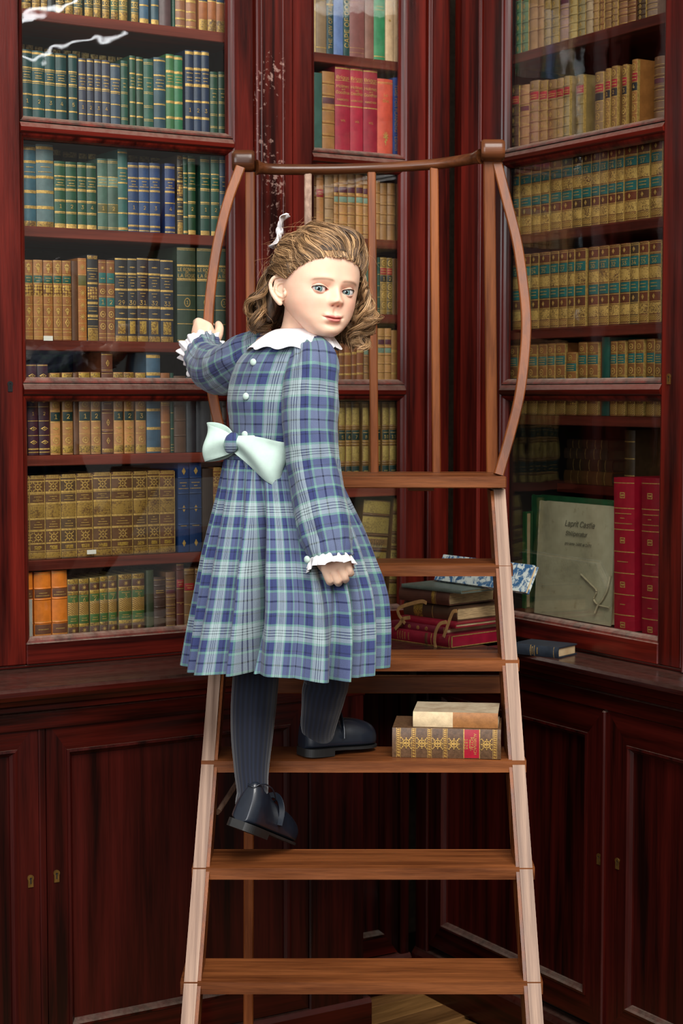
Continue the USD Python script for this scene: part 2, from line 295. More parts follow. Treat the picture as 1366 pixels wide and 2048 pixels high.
def panel_door(t, wall, u0, u1, W, z0, z1, stile, mv, mh, rail=None):
    rail = rail or stile; t = subx(t, 'cupboard_door')
    a, b, c, d = u0 + stile, u1 - stile, z0 + rail, z1 - rail
    for s0, s1, side_ in ((u0, a, 0), (b, u1, 1)):          # mitred stiles and rails
        P = [(s0 if side_ == 0 else b, z0 if side_ == 0 else c), (a if side_ == 0 else s1, c if side_ == 0 else z0), (a if side_ == 0 else s1, d if side_ == 0 else z1), (s0 if side_ == 0 else b, z1 if side_ == 0 else d)]
        part(t, 'door_stile', hull([[*p, q] for q in (W, W + .024) for p in P]).apply_transform(np.array([[1, 0, 0, 0], [0, 0, 1, 0], [0, 1, 0, 0], [0, 0, 0, 1.0]])).apply_transform(wall_matrix(wall)), mv)
    for P in ([(u0, z0), (u1, z0), (b, c), (a, c)], [(a, d), (b, d), (u1, z1), (u0, z1)]):
        part(t, 'door_rail', hull([[*p, q] for q in (W, W + .024) for p in P]).apply_transform(np.array([[1, 0, 0, 0], [0, 0, 1, 0], [0, 1, 0, 0], [0, 0, 0, 1.0]])).apply_transform(wall_matrix(wall)), mh)
    part(t, 'panel_moulding', ring_frame(wall, a, b, c, d, [(-.001, W + .012), (-.001, W - .003), (.004, W - .004), (.007, W + .001), (.012, W + .006), (.013, W + .013)]), mv)
    part(t, 'door_panel', wbox(wall, a - .002, b + .002, W + .010, W + .022, c - .002, d + .002, .001), mv)
def carcass(t, wall, u0, u1, W, m, z1=CTZ - .05, back=.4):
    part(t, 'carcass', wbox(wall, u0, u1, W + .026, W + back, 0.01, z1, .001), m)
BL, BM, BR = FL_ + .035, 3.325, FR_ + .035
zdT = uz('L', 93, 1441, BL)[1]
b1 = thing('base_cupboard', 'dark red mahogany base cupboard with panelled doors under the wide bookcase', 'cupboard')
frieze(b1, 'L', 0.80, 1.875, FL_, mah_base_hl); carcass(b1, 'L', 0.80, 1.875, BL, inner)
ug0, ug1 = uz('L', 77, 1600, BL)[0], uz('L', 93, 1600, BL)[0]
ud1 = uz('L', 616, 1600, BL)[0]
part(b1, 'post', wbox('L', ug0 + .001, ug1 - .001, BL - .002, BL + .03, .13, zdT, .002), mah_base)
panel_door(b1, 'L', ug0 - .52, ug0, BL, .125, zdT, .042, mah_base, mah_base_hl, .05)
panel_door(b1, 'L', ug1, ud1, BL, .125, zdT, .042, mah_base, mah_base_hl, .06)
part(b1, 'post', wbox('L', ud1 + .001, 1.872, BL - .006, BL + .03, .0, zdT, .003), mah_base)
part(b1, 'plinth', rail_prof('L', 0.8, 1.888, [(BL - .012, .0), (BL - .012, .112), (BL - .006, .122), (BL + .02, .124), (BL + .02, 0)]), mah_base_hl)
keyhole(b1, 'L', uz('L', 61, 1761, BL)[0], BL, uz('L', 61, 1761, BL)[1], s=1.15)
keyhole(b1, 'L', uz('L', 113, 1751, BL)[0], BL, uz('L', 113, 1751, BL)[1], s=1.15)
b2 = thing('recessed_cupboard', 'recessed narrow mahogany cupboard seen between the ladder treads', 'cupboard')
part(b2, 'frieze_rail', wbox('L', 1.89, 2.180, BM - .004, BM + .03, zdT + .002, CTZ - .0226, .002), mah_base_hl)
carcass(b2, 'L', 1.89, 2.180, BM, inner, CTZ - .03, .1)
um = [uz('L', x, 1700, BM)[0] for x in (640, 795, 799, 826)]
panel_door(b2, 'L', max(um[0], 1.89), um[1], BM, .09, zdT, .034, mah_base, mah_base_hl, .045)
part(b2, 'post', wbox('L', um[2], min(um[3] + .004, 2.180), BM - .006, BM + .03, .08, zdT, .003), mah_base)
part(b2, 'plinth', rail_prof('L', 1.89, 2.182, [(BM - .014, .0), (BM - .014, .075), (BM - .006, .085), (BM + .02, .086), (BM + .02, 0)]), mah_base_hl)
b3 = thing('corner_cupboard', 'dark mahogany corner cupboard with two panelled doors beside the ladder', 'cupboard')
uc = -(FL_ + .32) ; ur = [uz('R', x, 1700, BR)[0] for x in (858, 1205, 1213)]
frieze(b3, 'R', -3.30, -2.10, FR_, mah_base_hr); carcass(b3, 'R', -3.33, -2.10, BR, inner, back=.3)
zdR = CTZ - .086
part(b3, 'post', wbox('R', -3.318, ur[0] - .002, BR - .005, BR + .03, .08, zdR, .003), mah_base)
panel_door(b3, 'R', ur[0], ur[1], BR, .115, zdR, .05, mah_base, mah_base_hr, .055)
part(b3, 'post', wbox('R', ur[1] + .001, ur[2] - .001, BR - .008, BR + .03, .1, zdR, .003), mah_base)
panel_door(b3, 'R', ur[2], ur[2] + .52, BR, .115, zdR, .06, mah_base, mah_base_hr, .06)
part(b3, 'plinth', rail_prof('R', -3.318, -2.10, [(BR - .014, .0), (BR - .014, .085), (BR - .006, .098), (BR + .02, .10), (BR + .02, 0)]), mah_base_hr)
keyhole(b3, 'R', uz('R', 1198, 1717, BR)[0], BR, uz('R', 1198, 1717, BR)[1], s=1.1)
keyhole(b3, 'R', uz('R', 1235, 1726, BR)[0], BR, uz('R', 1235, 1726, BR)[1], s=1.1)

wl = part(None, 'wall_back', wbox('L', 0.2, 2.9, 3.70, 3.80, -.05, 2.95), plain('plaster_back', (120, 104, 88), .9), label='plain wall behind the wide and narrow bookcases', kind='structure'); data(wl, category='wall')
wr = part(None, 'wall_right', wbox('R', -3.70, -1.6, 2.68, 2.78, -.05, 2.95), plain('plaster_right', (120, 104, 88), .9), label='plain wall behind the corner bookcase', kind='structure'); data(wr, category='wall')
# ---------------------------------------------------------------- floor of parquet planks
fl = part(None, 'floor', chbox(-3.2, 3.2, -2.0, 4.6, -.06, -.012, .001), plain('floor_bed', (40, 28, 18), .8), label='worn brown parquet floor at the foot of the ladder', kind='structure')
data(fl, category='floor')
pk = [wood(f'oak_parquet_{k}', *c, rot=r, scale=(3, 40, 40), rough=.42, coat=.1) for k, (c, r) in enumerate((((116, 80, 42), (170, 124, 72)), r) for r in (-math.radians(38), -math.radians(38)))]
pk2 = [wood(f'oak_parquet_dark_{k}', *c, rot=r, scale=(3, 40, 40), rough=.42, coat=.1, seed=3.0) for k, (c, r) in enumerate((((96, 64, 34), (148, 104, 60)), r) for r in (-math.radians(38), -math.radians(38)))]
bd = math.radians(38); du_, dv_ = np.array([math.cos(bd), math.sin(bd)]), np.array([-math.sin(bd), math.cos(bd)]); Wp, Lp = .085, .46
for i in range(-12, 12):
    off = float(rng.uniform(0, Lp))
    for j in range(-3, 4):
        b = chbox(0, Lp - .0014, 0, Wp - .0014, -.012, float(rng.uniform(-.0006, .0006)), .0014); b.apply_translation([j * Lp + off, i * Wp, 0]); b.apply_transform(trimesh.transformations.rotation_matrix(bd, [0, 0, 1])); b.apply_translation([0.25, 3.55, 0])
        c = b.bounds.mean(0)
        if c[1] > 2.7 and -.75 < c[0] < 1.1 and c @ NL < BM + .12 and c @ NR < BR + .12:
            part(fl, 'plank', b, pk[0] if rng.random() < .6 else pk2[0])
# ---------------------------------------------------------------- the library ladder
LS = 0.94                              # the ladder's measured depths, scaled about the eye so that it clears the counter
oak_h = wood('ladder_wood_tread', (84, 42, 18), (142, 82, 42), scale=(2.2, 34, 34), rough=.42, coat=.05, streak=.6)
oak_v = wood('ladder_wood_upright', (96, 47, 18), (150, 84, 38), scale=(34, 34, 2.2), rough=.42, coat=.05, streak=.35)
worn = wood('ladder_wood_worn', (126, 98, 82), (176, 146, 126), rot=(.583, 0, 0), scale=(110, 110, 2.6), rough=.5, coat=.0, streak=.3)  # pale tone holds both wear and daylight reflected off the front faces
crestw = wood('ladder_wood_handrail', (66, 34, 16), (118, 66, 34), scale=(2.2, 34, 34), rough=.35, coat=.25, streak=.3)
RISE = .175 * LS
def TZ(k): return EYE - (.953 + k) * RISE
TY = [3.535 * LS, 3.470 * LS, 3.352 * LS, 3.236 * LS, 3.124 * LS, 3.009 * LS]
def ladY(z):
    """front of the ladder's treads at height z"""
    return float(np.interp(z, [TZ(k) for k in range(5, -1, -1)], TY[::-1]))
def X_(px, Y, py=1200):
    r = ray(px, py); return float(r[0] * Y / r[1])
lad = thing('library_ladder', 'brown oak library ladder with railed pulpit top that the girl climbs', 'ladder')
edges = [(447, 1013, 953), (428, 1026, 1126), (415.5, 1039, 1319), (402, 1053, 1521), (383.5, 1070, 1733), (360.5, 1086, 1962)]
TD = [.215, .125, .122, .12, .118, .118]; TT = .0225
XE = []
for k, (xl, xr, yy) in enumerate(edges):
    z, Y = TZ(k), TY[k]; x0, x1 = X_(xl, Y, yy), X_(xr, Y, yy); XE.append((x0, x1))
    if k == 0:
        b = chbox(x0, x1, Y, Y + TD[k], z - TT, z, .0018); part(lad, 'platform', b, oak_h)
    else:
        g = trimesh.creation.box((x1 - x0, TD[k], TT)); g = g.subdivide().subdivide().subdivide(); V = g.vertices
        V[:] = V + [(x0 + x1) / 2, Y + TD[k] / 2, z - TT / 2]; fr = V[:, 1] < Y + .001; tp = V[:, 2] > z - .001
        V[fr & tp, 2] -= .0016 + .0012 * meshkit.noise(np.stack([V[fr & tp, 0] * 40, V[fr & tp, 1], V[fr & tp, 2]], 1), k); V[fr, 1] += .0012 * meshkit.noise(np.stack([V[fr, 0] * 30, V[fr, 1] * 3, V[fr, 2] * 60], 1), k + 9)
        part(lad, 'tread', g, oak_h)
# stiles: straight sloping planks behind the nosings
kb = 7.0
def stile_pt(side, k, inset):
    """front outer edge of a stile at tread number k (may be fractional or beyond)"""
    ks = np.arange(1, 6); xs = [XE[i][side] for i in ks]; ys = [TY[i] for i in ks]
    return np.array([np.polyval(np.polyfit(ks, xs, 1), k) + (inset if side == 0 else -inset), np.polyval(np.polyfit(ks, ys, 1), k) + .004, TZ(k)])
SW, SD = .0225, .088
kfl = (EYE / RISE) - .953
for side in (0, 1):
    s = 1 if side == 0 else -1
    P = []
    for k in (0.16, kfl):
        a = stile_pt(side, k, .0035); a[2] = max(a[2], 0.0)
        for dx in (0, SW * s):
            for dy in (0, SD): P.append(a + [dx, dy, 0])
    part(lad, 'stile', hull(P), [worn, worn][side])
    P = []                                                   # inner side of the stile; its darker look away from light is put into colour
    for k in (0.18, kfl):
        a = stile_pt(side, k, .0035 + SW); a[2] = max(a[2], 0.0)
        for dx in (0, .006 * s):
            for dy in (.003, SD): P.append(a + [dx, dy, 0])
    part(lad, 'stile_lining', hull(P), oak_v)
# rear prop frame
YR = 3.52 * LS
def bar(p, q, a, b, up=(0, 1, 0)): return sweep(np.array([p, q]), rrect(a, b, .002, 2), up)
rl0, rl1 = on_y(499, 1372, YR), on_y(1016, 1372, YR); rb0, rb1 = on_y(497, 2040, YR), on_y(1062, 2040, YR)
def down(a, b):
    d = (b - a) / (a[2] - b[2]); return a + d * a[2]
part(lad, 'rear_leg', bar(rl0 + [0, 0, .03], down(rl0, rb0), .0095, .012), oak_v)
part(lad, 'rear_leg', bar(rl1 + [0, 0, .03], down(rl1, rb1), .0095, .012), oak_v)
part(lad, 'rear_rail', chbox(rl0[0] - .01, rl1[0] + .008, YR - .012, YR + .008, on_y(700, 1385, YR)[2], on_y(700, 1351, YR)[2], .0015), oak_h)
p, q = on_y(476, 1562, YR - .13), on_y(436, 1624, YR - .20)
part(lad, 'brace', bar(p + (p - q) * 1.5, q, .004, .008), worn)
part(lad, 'block', chbox(X_(817, 3.40, 970), X_(868, 3.40, 970), 3.40, 3.45, TZ(0) - TT - .010, TZ(0) - TT, .001), oak_h)
# crest rail, its two rounded ends, spindles and bent arms
YP = TY[0] + TD[0] - .018             # line of the spindles on the platform
cl, cr = on_y(487, 322, YP), on_y(985, 301, YP - .04)
ctrl = [on_y(512, 335, YP), on_y(560, 339, YP + .018), on_y(700, 338, YP + .035), on_y(850, 330, YP + .02), on_y(930, 320, YP - .01), on_y(962, 313, YP - .035)]
C = catmull(ctrl, 40); th = np.interp(np.linspace(0, 1, 40), [0, .06, .5, .9, 1], [1.25, .9, .82, .92, 1.2])
part(lad, 'crest_rail', sweep(C, circ(.0135, 14, .0128), scale=th), crestw, smooth=50)
for c, wd in ((cl, .0225), (cr, .0235)):
    prof = rrect(.0225, .0215, .018, 6)
    R = []
    for t in np.linspace(-1, 1, 13):
        sc = 1.0 if abs(t) < .72 else 1 - .16 * ((abs(t) - .72) / .28) ** 2
        R.append([[c[0] + t * wd, c[1] + a * sc, c[2] + b * sc] for a, b in prof])
    m = loft(R); m.fix_normals(); part(lad, 'handrail_knob', m, crestw, smooth=40)
def spindle(xt, yt, xb, m, ytop, hw=.0075):
    a = on_y(xt, yt, ytop); b = on_y(xb, 944, YP); b[2] = TZ(0) - .004
    if xt > 950: hw = .0115
    part(lad, 'spindle', bar(a, b, hw, .007), m)
spindle(500, 345, 503, oak_v, YP, .0095); spindle(616, 345, 617, worn, YP + .028); spindle(743, 345, 749, oak_v, YP + .034, .0085); spindle(868, 335, 873, oak_v, YP + .016, .0085); spindle(978, 318, 984, oak_v, YP - .03)  # second spindle takes the pale wood, so its lit look sits in the colour
YA = TY[0] + .03
def arm(pts, w):
    n = len(pts); P = [on_y(x, y, Yv) for x, y, Yv in pts]; C = catmull(P, 44)
    part(lad, 'arm', sweep(C, rrect(w, .0065, .002, 2), (0, 1, 0)), oak_v, smooth=30)
    return C
ys = np.linspace(YP - .03, YA, 9)
R_ = [(992, 318), (1013, 400), (1033, 480), (1045, 560), (1052, 640), (1048, 720), (1037, 800), (1017, 880), (997, 950)]
L_ = [(481, 335), (457, 400), (437, 480), (424, 560), (417, 640), (417, 720), (427, 800), (446, 880), (468, 950)]
armR = arm([(x, y, v) for (x, y), v in zip(R_, ys)], .0098)
armL = arm([(x, y, v) for (x, y), v in zip(L_, ys)], .0098)
# ---------------------------------------------------------------- books
GOLD = plain('gilt', (186, 148, 80), 0.45, 0.28, 260.0, metallic=0.4)
GOLDD = plain('gilt_dull', (158, 128, 70), 0.5, 0.25, 260.0, metallic=0.35)
PAPER = M('page_edges', {'g': ('geometry', {}), 'n': ('noise_texture', {'scale': 14.0, 'detail': 3.0}), 'r': ('rgb_ramp', {'ramp': [(0.3, s2l((150, 122, 84))), (0.7, s2l((206, 184, 146)))]}), 'p': ('principled_bsdf', {'roughness': 0.85})}, [('g.position', 'n.vector'), ('n.fac', 'r.fac'), ('r.color', 'p.base_color')])
_cov = {}
def leather(rgb, rough=.42, mott=.28, sc=45.0):
    """binding leather or cloth of one colour, worn and mottled"""
    k = (tuple(int(v) for v in rgb), rough, mott, sc)
    if k not in _cov:
        c = np.array(s2l(rgb)); nodes = {'g': ('geometry', {}), 'oi': ('object_info', {}), 'n': ('noise_texture', {'scale': sc, 'detail': 5.0, 'roughness': .65}), 'n2': ('noise_texture', {'scale': 420.0, 'detail': 2.0}),
            'r': ('rgb_ramp', {'ramp': [(0.25, tuple(c * (1 - mott))), (0.5, tuple(c)), (0.75, tuple(np.minimum(c * (1 + mott) + .012 * mott, 1)))]}),
            'v': ('map_range', {'from_min': 0, 'from_max': 1, 'to_min': .8, 'to_max': 1.2}), 'h': ('hsv', {}), 'b': ('bump', {'strength': .15, 'distance': .001}), 'p': ('principled_bsdf', {'roughness': rough, 'coat_weight': .12, 'coat_roughness': .25})}
        _cov[k] = M('binding_%02d' % len(_cov), nodes, [('g.position', 'n.vector'), ('g.position', 'n2.vector'), ('n.fac', 'r.fac'), ('oi.random', 'v.value'), ('v.result', 'h.value'), ('r.color', 'h.color'), ('h.color', 'p.base_color'), ('n2.fac', 'b.height'), ('b.normal', 'p.normal')])
    return _cov[k]
def tooled(name, ground, gold, scale, kind='voronoi', thr=.5, vs=(1, 1, 1), soft=.08):
    """gilt tooling stamped over leather: flat print of fine ornament"""
    tx = ('voronoi_texture', {'scale': scale, 'randomness': .35, 'feature': 'f1'}) if kind == 'voronoi' else ('noise_texture', {'scale': scale, 'detail': 3.0, 'roughness': .7}) if kind == 'noise' else ('wave_texture', {'scale': scale, 'bands_direction': 'diagonal', 'distortion': 2.0, 'detail_scale': 3.0})
    o = 'distance' if kind == 'voronoi' else 'fac'
    return M(name, {'g': ('geometry', {}), 'mp': ('mapping', {'scale': vs, 'rotation': (0, 0, -TH)}), 't': tx, 'n': ('noise_texture', {'scale': 40.0, 'detail': 3.0}), 'w': ('map_range', {'from_min': .3, 'from_max': .7, 'to_min': -.12, 'to_max': .12}), 'ad': ('math', {'math_type': 'add'}),
                    'r': ('map_range', {'from_min': thr - soft, 'from_max': thr + soft, 'to_min': 0., 'to_max': 1., 'clamp': True}), 'm': ('mix', {'color1': s2l(gold), 'color2': s2l(ground)}), 'mm': ('map_range', {'to_min': .45, 'to_max': 0.}), 'p': ('principled_bsdf', {'roughness': .45})},
             [('g.position', 'mp.vector'), ('mp.vector', 't.vector'), ('g.position', 'n.vector'), ('n.fac', 'w.value'), ('t.' + o, 'ad.value1'), ('w.result', 'ad.value2'), ('ad.value', 'r.value'), ('r.result', 'm.fac'), ('r.result', 'mm.value'), ('m.color', 'p.base_color'), ('mm.result', 'p.metallic')])
TOOL = {'honey': tooled('tooling_honeycomb', (96, 58, 28), (186, 146, 72), 170.0, thr=.42), 'hatch': tooled('tooling_hatch', (112, 76, 36), (186, 148, 76), 150.0, 'wave', .45, soft=.2),
        'fleck': tooled('tooling_fleck', (92, 62, 26), (176, 140, 62), 330.0, 'noise', .52), 'dense': tooled('tooling_dense', (88, 56, 26), (164, 128, 62), 300.0, 'noise', .54, soft=.10),
        'bright': tooled('tooling_bright', (84, 52, 26), (206, 166, 92), 340.0, 'noise', .55, soft=.10), 'vellum': tooled('tooling_vellum', (120, 96, 48), (176, 150, 82), 260.0, 'noise', .55, soft=.15)}
TEXT = {}
def text2d(s, h):
    if s not in TEXT:
        m = meshkit.text_mesh(s, 1.0, 0.02); m.apply_translation([-m.bounds[:, 0].mean(), 0, 0]); TEXT[s] = m
    m = TEXT[s].copy(); m.vertices[:, :2] *= h; m.vertices[:, 2] *= .012; return m
def flat2d(pg, th=.00035):
    g = getattr(pg, 'geoms', [pg]); return cat([trimesh.creation.extrude_polygon(x, th, engine='earcut') for x in g if x.area > 1e-9])
@functools.lru_cache(None)
def ornament(kind):
    """unit ornaments, one across"""
    B = sg.Point(0, 0).buffer
    if kind == 'diamond': return sg.Polygon([(-.36, 0), (0, -.5), (.36, 0), (0, .5)])
    if kind == 'ring': return B(.5, 8).difference(B(.36, 8)).union(B(.16, 6))
    if kind == 'wreath':
        g = B(.34, 8).difference(B(.24, 8)).union(B(.10, 5))
        for k in range(8):
            a = k * math.pi / 4; g = g.union(sg.Point(.43 * math.cos(a), .43 * math.sin(a)).buffer(.07, 3))
        for sx in (-1, 1):
            for sy in (-1, 1): g = g.union(sg.LineString([(sx * .3, sy * .3), (sx * .5, sy * .42), (sx * .42, sy * .52)]).buffer(.035, 2))
        return g
    if kind == 'floret':
        g = B(.14, 5)
        for k in range(8):
            a = k * math.pi / 4; g = g.union(sg.Polygon([(.12 * math.cos(a - .5), .12 * math.sin(a - .5)), (.5 * math.cos(a), .5 * math.sin(a)), (.12 * math.cos(a + .5), .12 * math.sin(a + .5))]))
        return g
    if kind == 'urn':
        return so.unary_union([sg.Polygon([(-.16, -.5), (.16, -.5), (.05, -.3), (-.05, -.3)]), sg.Point(0, -.1).buffer(.24, 6), sg.LineString([(-.4, .12), (0, .02), (.4, .12)]).buffer(.05, 2), sg.Point(-.2, .3).buffer(.13, 4), sg.Point(.2, .3).buffer(.13, 4), sg.Point(0, .42).buffer(.14, 4)])
    if kind == 'lozenge': return sg.Polygon([(-.5, 0), (0, -.28), (.5, 0), (0, .28)]).difference(sg.Polygon([(-.3, 0), (0, -.16), (.3, 0), (0, .16)])).union(B(.09, 4))
    if kind == 'rhomb': return sg.Polygon([(-.36, 0), (0, -.5), (.36, 0), (0, .5)]).difference(sg.Polygon([(-.22, 0), (0, -.32), (.22, 0), (0, .32)])).union(B(.09, 4))
    if kind == 'sprig': return so.unary_union([sg.LineString([(-.5, 0), (.5, 0)]).buffer(.04, 2), sg.Point(0, 0).buffer(.14, 4), sg.Point(-.28, 0).buffer(.09, 4), sg.Point(.28, 0).buffer(.09, 4)])
    if kind == 'square': return so.unary_union([sg.box(-.5, -.4, .5, .4).difference(sg.box(-.38, -.28, .38, .28)), sg.Point(-.16, 0).buffer(.15, 5), sg.Point(.16, 0).buffer(.15, 5)])
    if kind == 'oval': return B(.5, 10).difference(B(.40, 10))
    if kind == 'fan': return so.unary_union([sg.LineString([(.16 * math.cos(a), .16 * math.sin(a)), (.5 * math.cos(a), .5 * math.sin(a))]).buffer(.045, 2) for a in np.linspace(0, 2 * math.pi, 10)[:-1]] + [B(.18, 6)])
    if kind == 'plant': return so.unary_union([sg.LineString([(0, -.6), (.02, .1)]).buffer(.05, 2)] + [sg.LineString([(0, .0), (.35 * math.cos(a), .1 + .35 * math.sin(a))]).buffer(.05, 2) for a in np.linspace(-.3, 3.4, 6)] + [sg.Point(-.1, -.35).buffer(.1, 3), sg.Point(.12, -.2).buffer(.1, 3)])
class Spine:
    """a book whose spine faces -y, standing on z=0, spine centred on x=0 and touching y=0"""
    def __init__(s, w, h, depth, rnd=.16):
        s.w, s.h, s.d, s.b = w, h, depth, rnd * w
    def y(s, x): return s.b * (2 * np.clip(np.asarray(x) / s.w, -.5, .5)) ** 2
    def wrap(s, m, z0=0., lift=.0002):
        """m lies in xy (x along the spine's width, y up), thickness along z outwards"""
        V = m.vertices; V2 = np.stack([V[:, 0], s.y(V[:, 0]) - V[:, 2] - lift, V[:, 1] + z0], 1); o = trimesh.Trimesh(V2, m.faces, process=False); return o
    def arc(s, n=9, off=0.):
        x = np.linspace(-.5, .5, n) * (s.w + 2 * off * 0); return np.stack([x, s.y(x) - off], 1)
    def band(s, z0, z1, off=.0003, frac=1.0):
        a = s.arc(9); a[:, 0] *= frac; a[:, 1] = s.y(a[:, 0])
        V = np.vstack([np.c_[a[:, 0], a[:, 1] - off, np.full(9, z0)], np.c_[a[:, 0], a[:, 1] - off, np.full(9, z1)], np.c_[a[:, 0], a[:, 1] + .0006, np.full(9, z0)], np.c_[a[:, 0], a[:, 1] + .0006, np.full(9, z1)]]); Fc = []
        for i in range(8):
            Fc += [[i, i + 1, 9 + i + 1], [i, 10 + i, 9 + i], [i, 18 + i + 1, i + 1], [i, 18 + i, 19 + i], [9 + i, 10 + i, 28 + i], [9 + i, 28 + i, 27 + i]]
        return trimesh.Trimesh(V, np.array(Fc), process=False)
    def raised(s, z, r=.0022):
        a = s.arc(9); t = np.linspace(-1, 1, 5); R = []
        for q in t: R.append(np.c_[a[:, 0], a[:, 1] - r * .75 * (1 - q * q) , np.full(9, z + q * r)])
        return loft(R, closed=False, caps=False)
    def shell(s, t=.0024):
        a = s.arc(9); o = np.vstack([a, [[s.w / 2, s.d], [-s.w / 2, s.d]]])
        i0 = s.w / 2 - t; ia = np.stack([np.linspace(i0, -i0, 9), s.y(np.linspace(i0, -i0, 9)) + t], 1)
        U = np.vstack([a, [[s.w / 2, s.d], [i0, s.d]], ia, [[-i0, s.d], [-s.w / 2, s.d]]])
        m = trimesh.creation.extrude_polygon(sg.Polygon(U), s.h, engine='earcut'); return m
    def pages(s, t=.0025, top=.003):
        return chbox(-s.w / 2 + t, s.w / 2 - t, s.b + t + .001, s.d - .003, .0025, s.h - top, .0004)
def build_book(name, label, group, mat4, sp, cover, deco, num=None, paper=None, gold=None, cat_='book'):
    """deco: list of tuples, heights as fractions of the book's height"""
    t = thing(name, label, cat_, group=group, mat4=mat4); h, w = sp.h, sp.w; g = gold or GOLD
    cov = [sp.shell()]; gilt, labels = [], []
    for d in deco:
        k = d[0]
        if k == 'b': gilt.append(sp.band(d[1] * h - d[2] / 2, d[1] * h + d[2] / 2))
        elif k == 'bb':
            for q in (-1, 1): gilt.append(sp.band(d[1] * h + q * d[2] - .0004, d[1] * h + q * d[2] + .0004))
        elif k == 'r':
            cov.append(sp.raised(d[1] * h))
            if len(d) > 2:
                for q in (-1, 1): gilt.append(sp.band(d[1] * h + q * .0034 - .0004, d[1] * h + q * .0034 + .0004))
        elif k == 'l': labels.append((sp.band(d[1] * h, d[2] * h, .0005, d[4] if len(d) > 4 else .96), d[3], 'title_label'))
        elif k == 'x': labels.append((sp.band(d[1] * h, d[2] * h, .00035, d[4] if len(d) > 4 else .98), d[3], 'tooled_panel'))
        elif k == 't' or k == 'n':
            s_ = str(num) if k == 'n' else d[3]
            if s_ and s_ != 'None':
                m = text2d(s_, d[2]); wid = np.ptp(m.vertices[:, 0])
                if wid > w * .92: m.vertices[:, 0] *= w * .92 / wid
                gilt.append(sp.wrap(m, d[1] * h - d[2] / 2, .0006))
        elif k == 'v':                                            # lettering running up (1) or down (-1) the spine
            m = text2d(d[3], d[2]); V = m.vertices.copy(); V[:, 1] -= d[2] * .5
            m.vertices = np.stack([-d[4] * V[:, 1], d[4] * V[:, 0], V[:, 2]], 1); gilt.append(sp.wrap(m, d[1] * h, .0006))
        elif k == 'p':                                            # a worn line of tooling too small to read
            r = np.random.default_rng(int(d[1] * 1000)); x = -d[2] * w / 2; 
            while x < d[2] * w / 2 - .0012:
                q = float(r.uniform(.0011, .0024)); gilt.append(sp.wrap(flat2d(sg.box(x, -.0007, min(x + q, d[2] * w / 2), .0009), .0003), d[1] * h, .0006)); x += q + .0007
        elif k == 'o':
            o = ornament(d[3]); m = flat2d(o, .0003); m.vertices[:, 0] *= d[2]; m.vertices[:, 1] *= d[2] * (d[4] if len(d) > 4 else 1.); gilt.append(sp.wrap(m, d[1] * h, .0005))
        elif k == 'dash':
            x = -w * .42
            while x < w * .4: gilt.append(sp.wrap(flat2d(sg.box(x, -d[2] / 2, x + .0012, d[2] / 2), .0003), d[1] * h, .0005)); x += .0024
        elif k == 'edge':                                         # gilt line down the hinge of the cover
            for sgn in (1,): gilt.append(chbox(sgn * w / 2 - .0012, sgn * w / 2 + .0003, sp.b - .0006, sp.b + .006, .002, h - .002, .0001))
    part(t, 'cover', cat(cov), cover, smooth=35)
    part(t, 'page_block', sp.pages(), paper or PAPER)
    for m, mt, nm in labels: part(t, nm, m, mt, smooth=True)
    if gilt: part(t, 'gilt_tooling', cat(gilt), g)
    return t
ORD = 'first second third fourth fifth sixth seventh eighth ninth tenth eleventh twelfth thirteenth fourteenth fifteenth sixteenth seventeenth eighteenth nineteenth twentieth twenty-first twenty-second twenty-third twenty-fourth'.split()
L_ = lambda *c: leather(c)
LBL = {'green': plain('label_green', (22, 72, 60), .5), 'dkgreen': plain('label_dark_green', (14, 40, 34), .5), 'red': plain('label_red', (140, 28, 34), .5), 'teal': plain('label_teal', (24, 84, 80), .5), 'blue': plain('label_blue', (30, 50, 76), .5), 'purple': plain('label_purple', (78, 34, 44), .5),
       'leaf': plain('label_leaf_green', (58, 84, 36), .55), 'black': plain('label_black', (28, 26, 26), .5), 'tan': plain('label_tan', (128, 92, 52), .55), 'olive': plain('label_olive', (84, 78, 38), .55), 'umber': plain('label_umber', (74, 42, 28), .55), 'choc': plain('label_chocolate', (92, 52, 30), .55), 'grey': plain('label_grey_green', (104, 122, 104), .6),
       'orangebrown': plain('label_orange_brown', (150, 84, 40), .5), 'cream': plain('label_cream', (206, 190, 160), .7)}
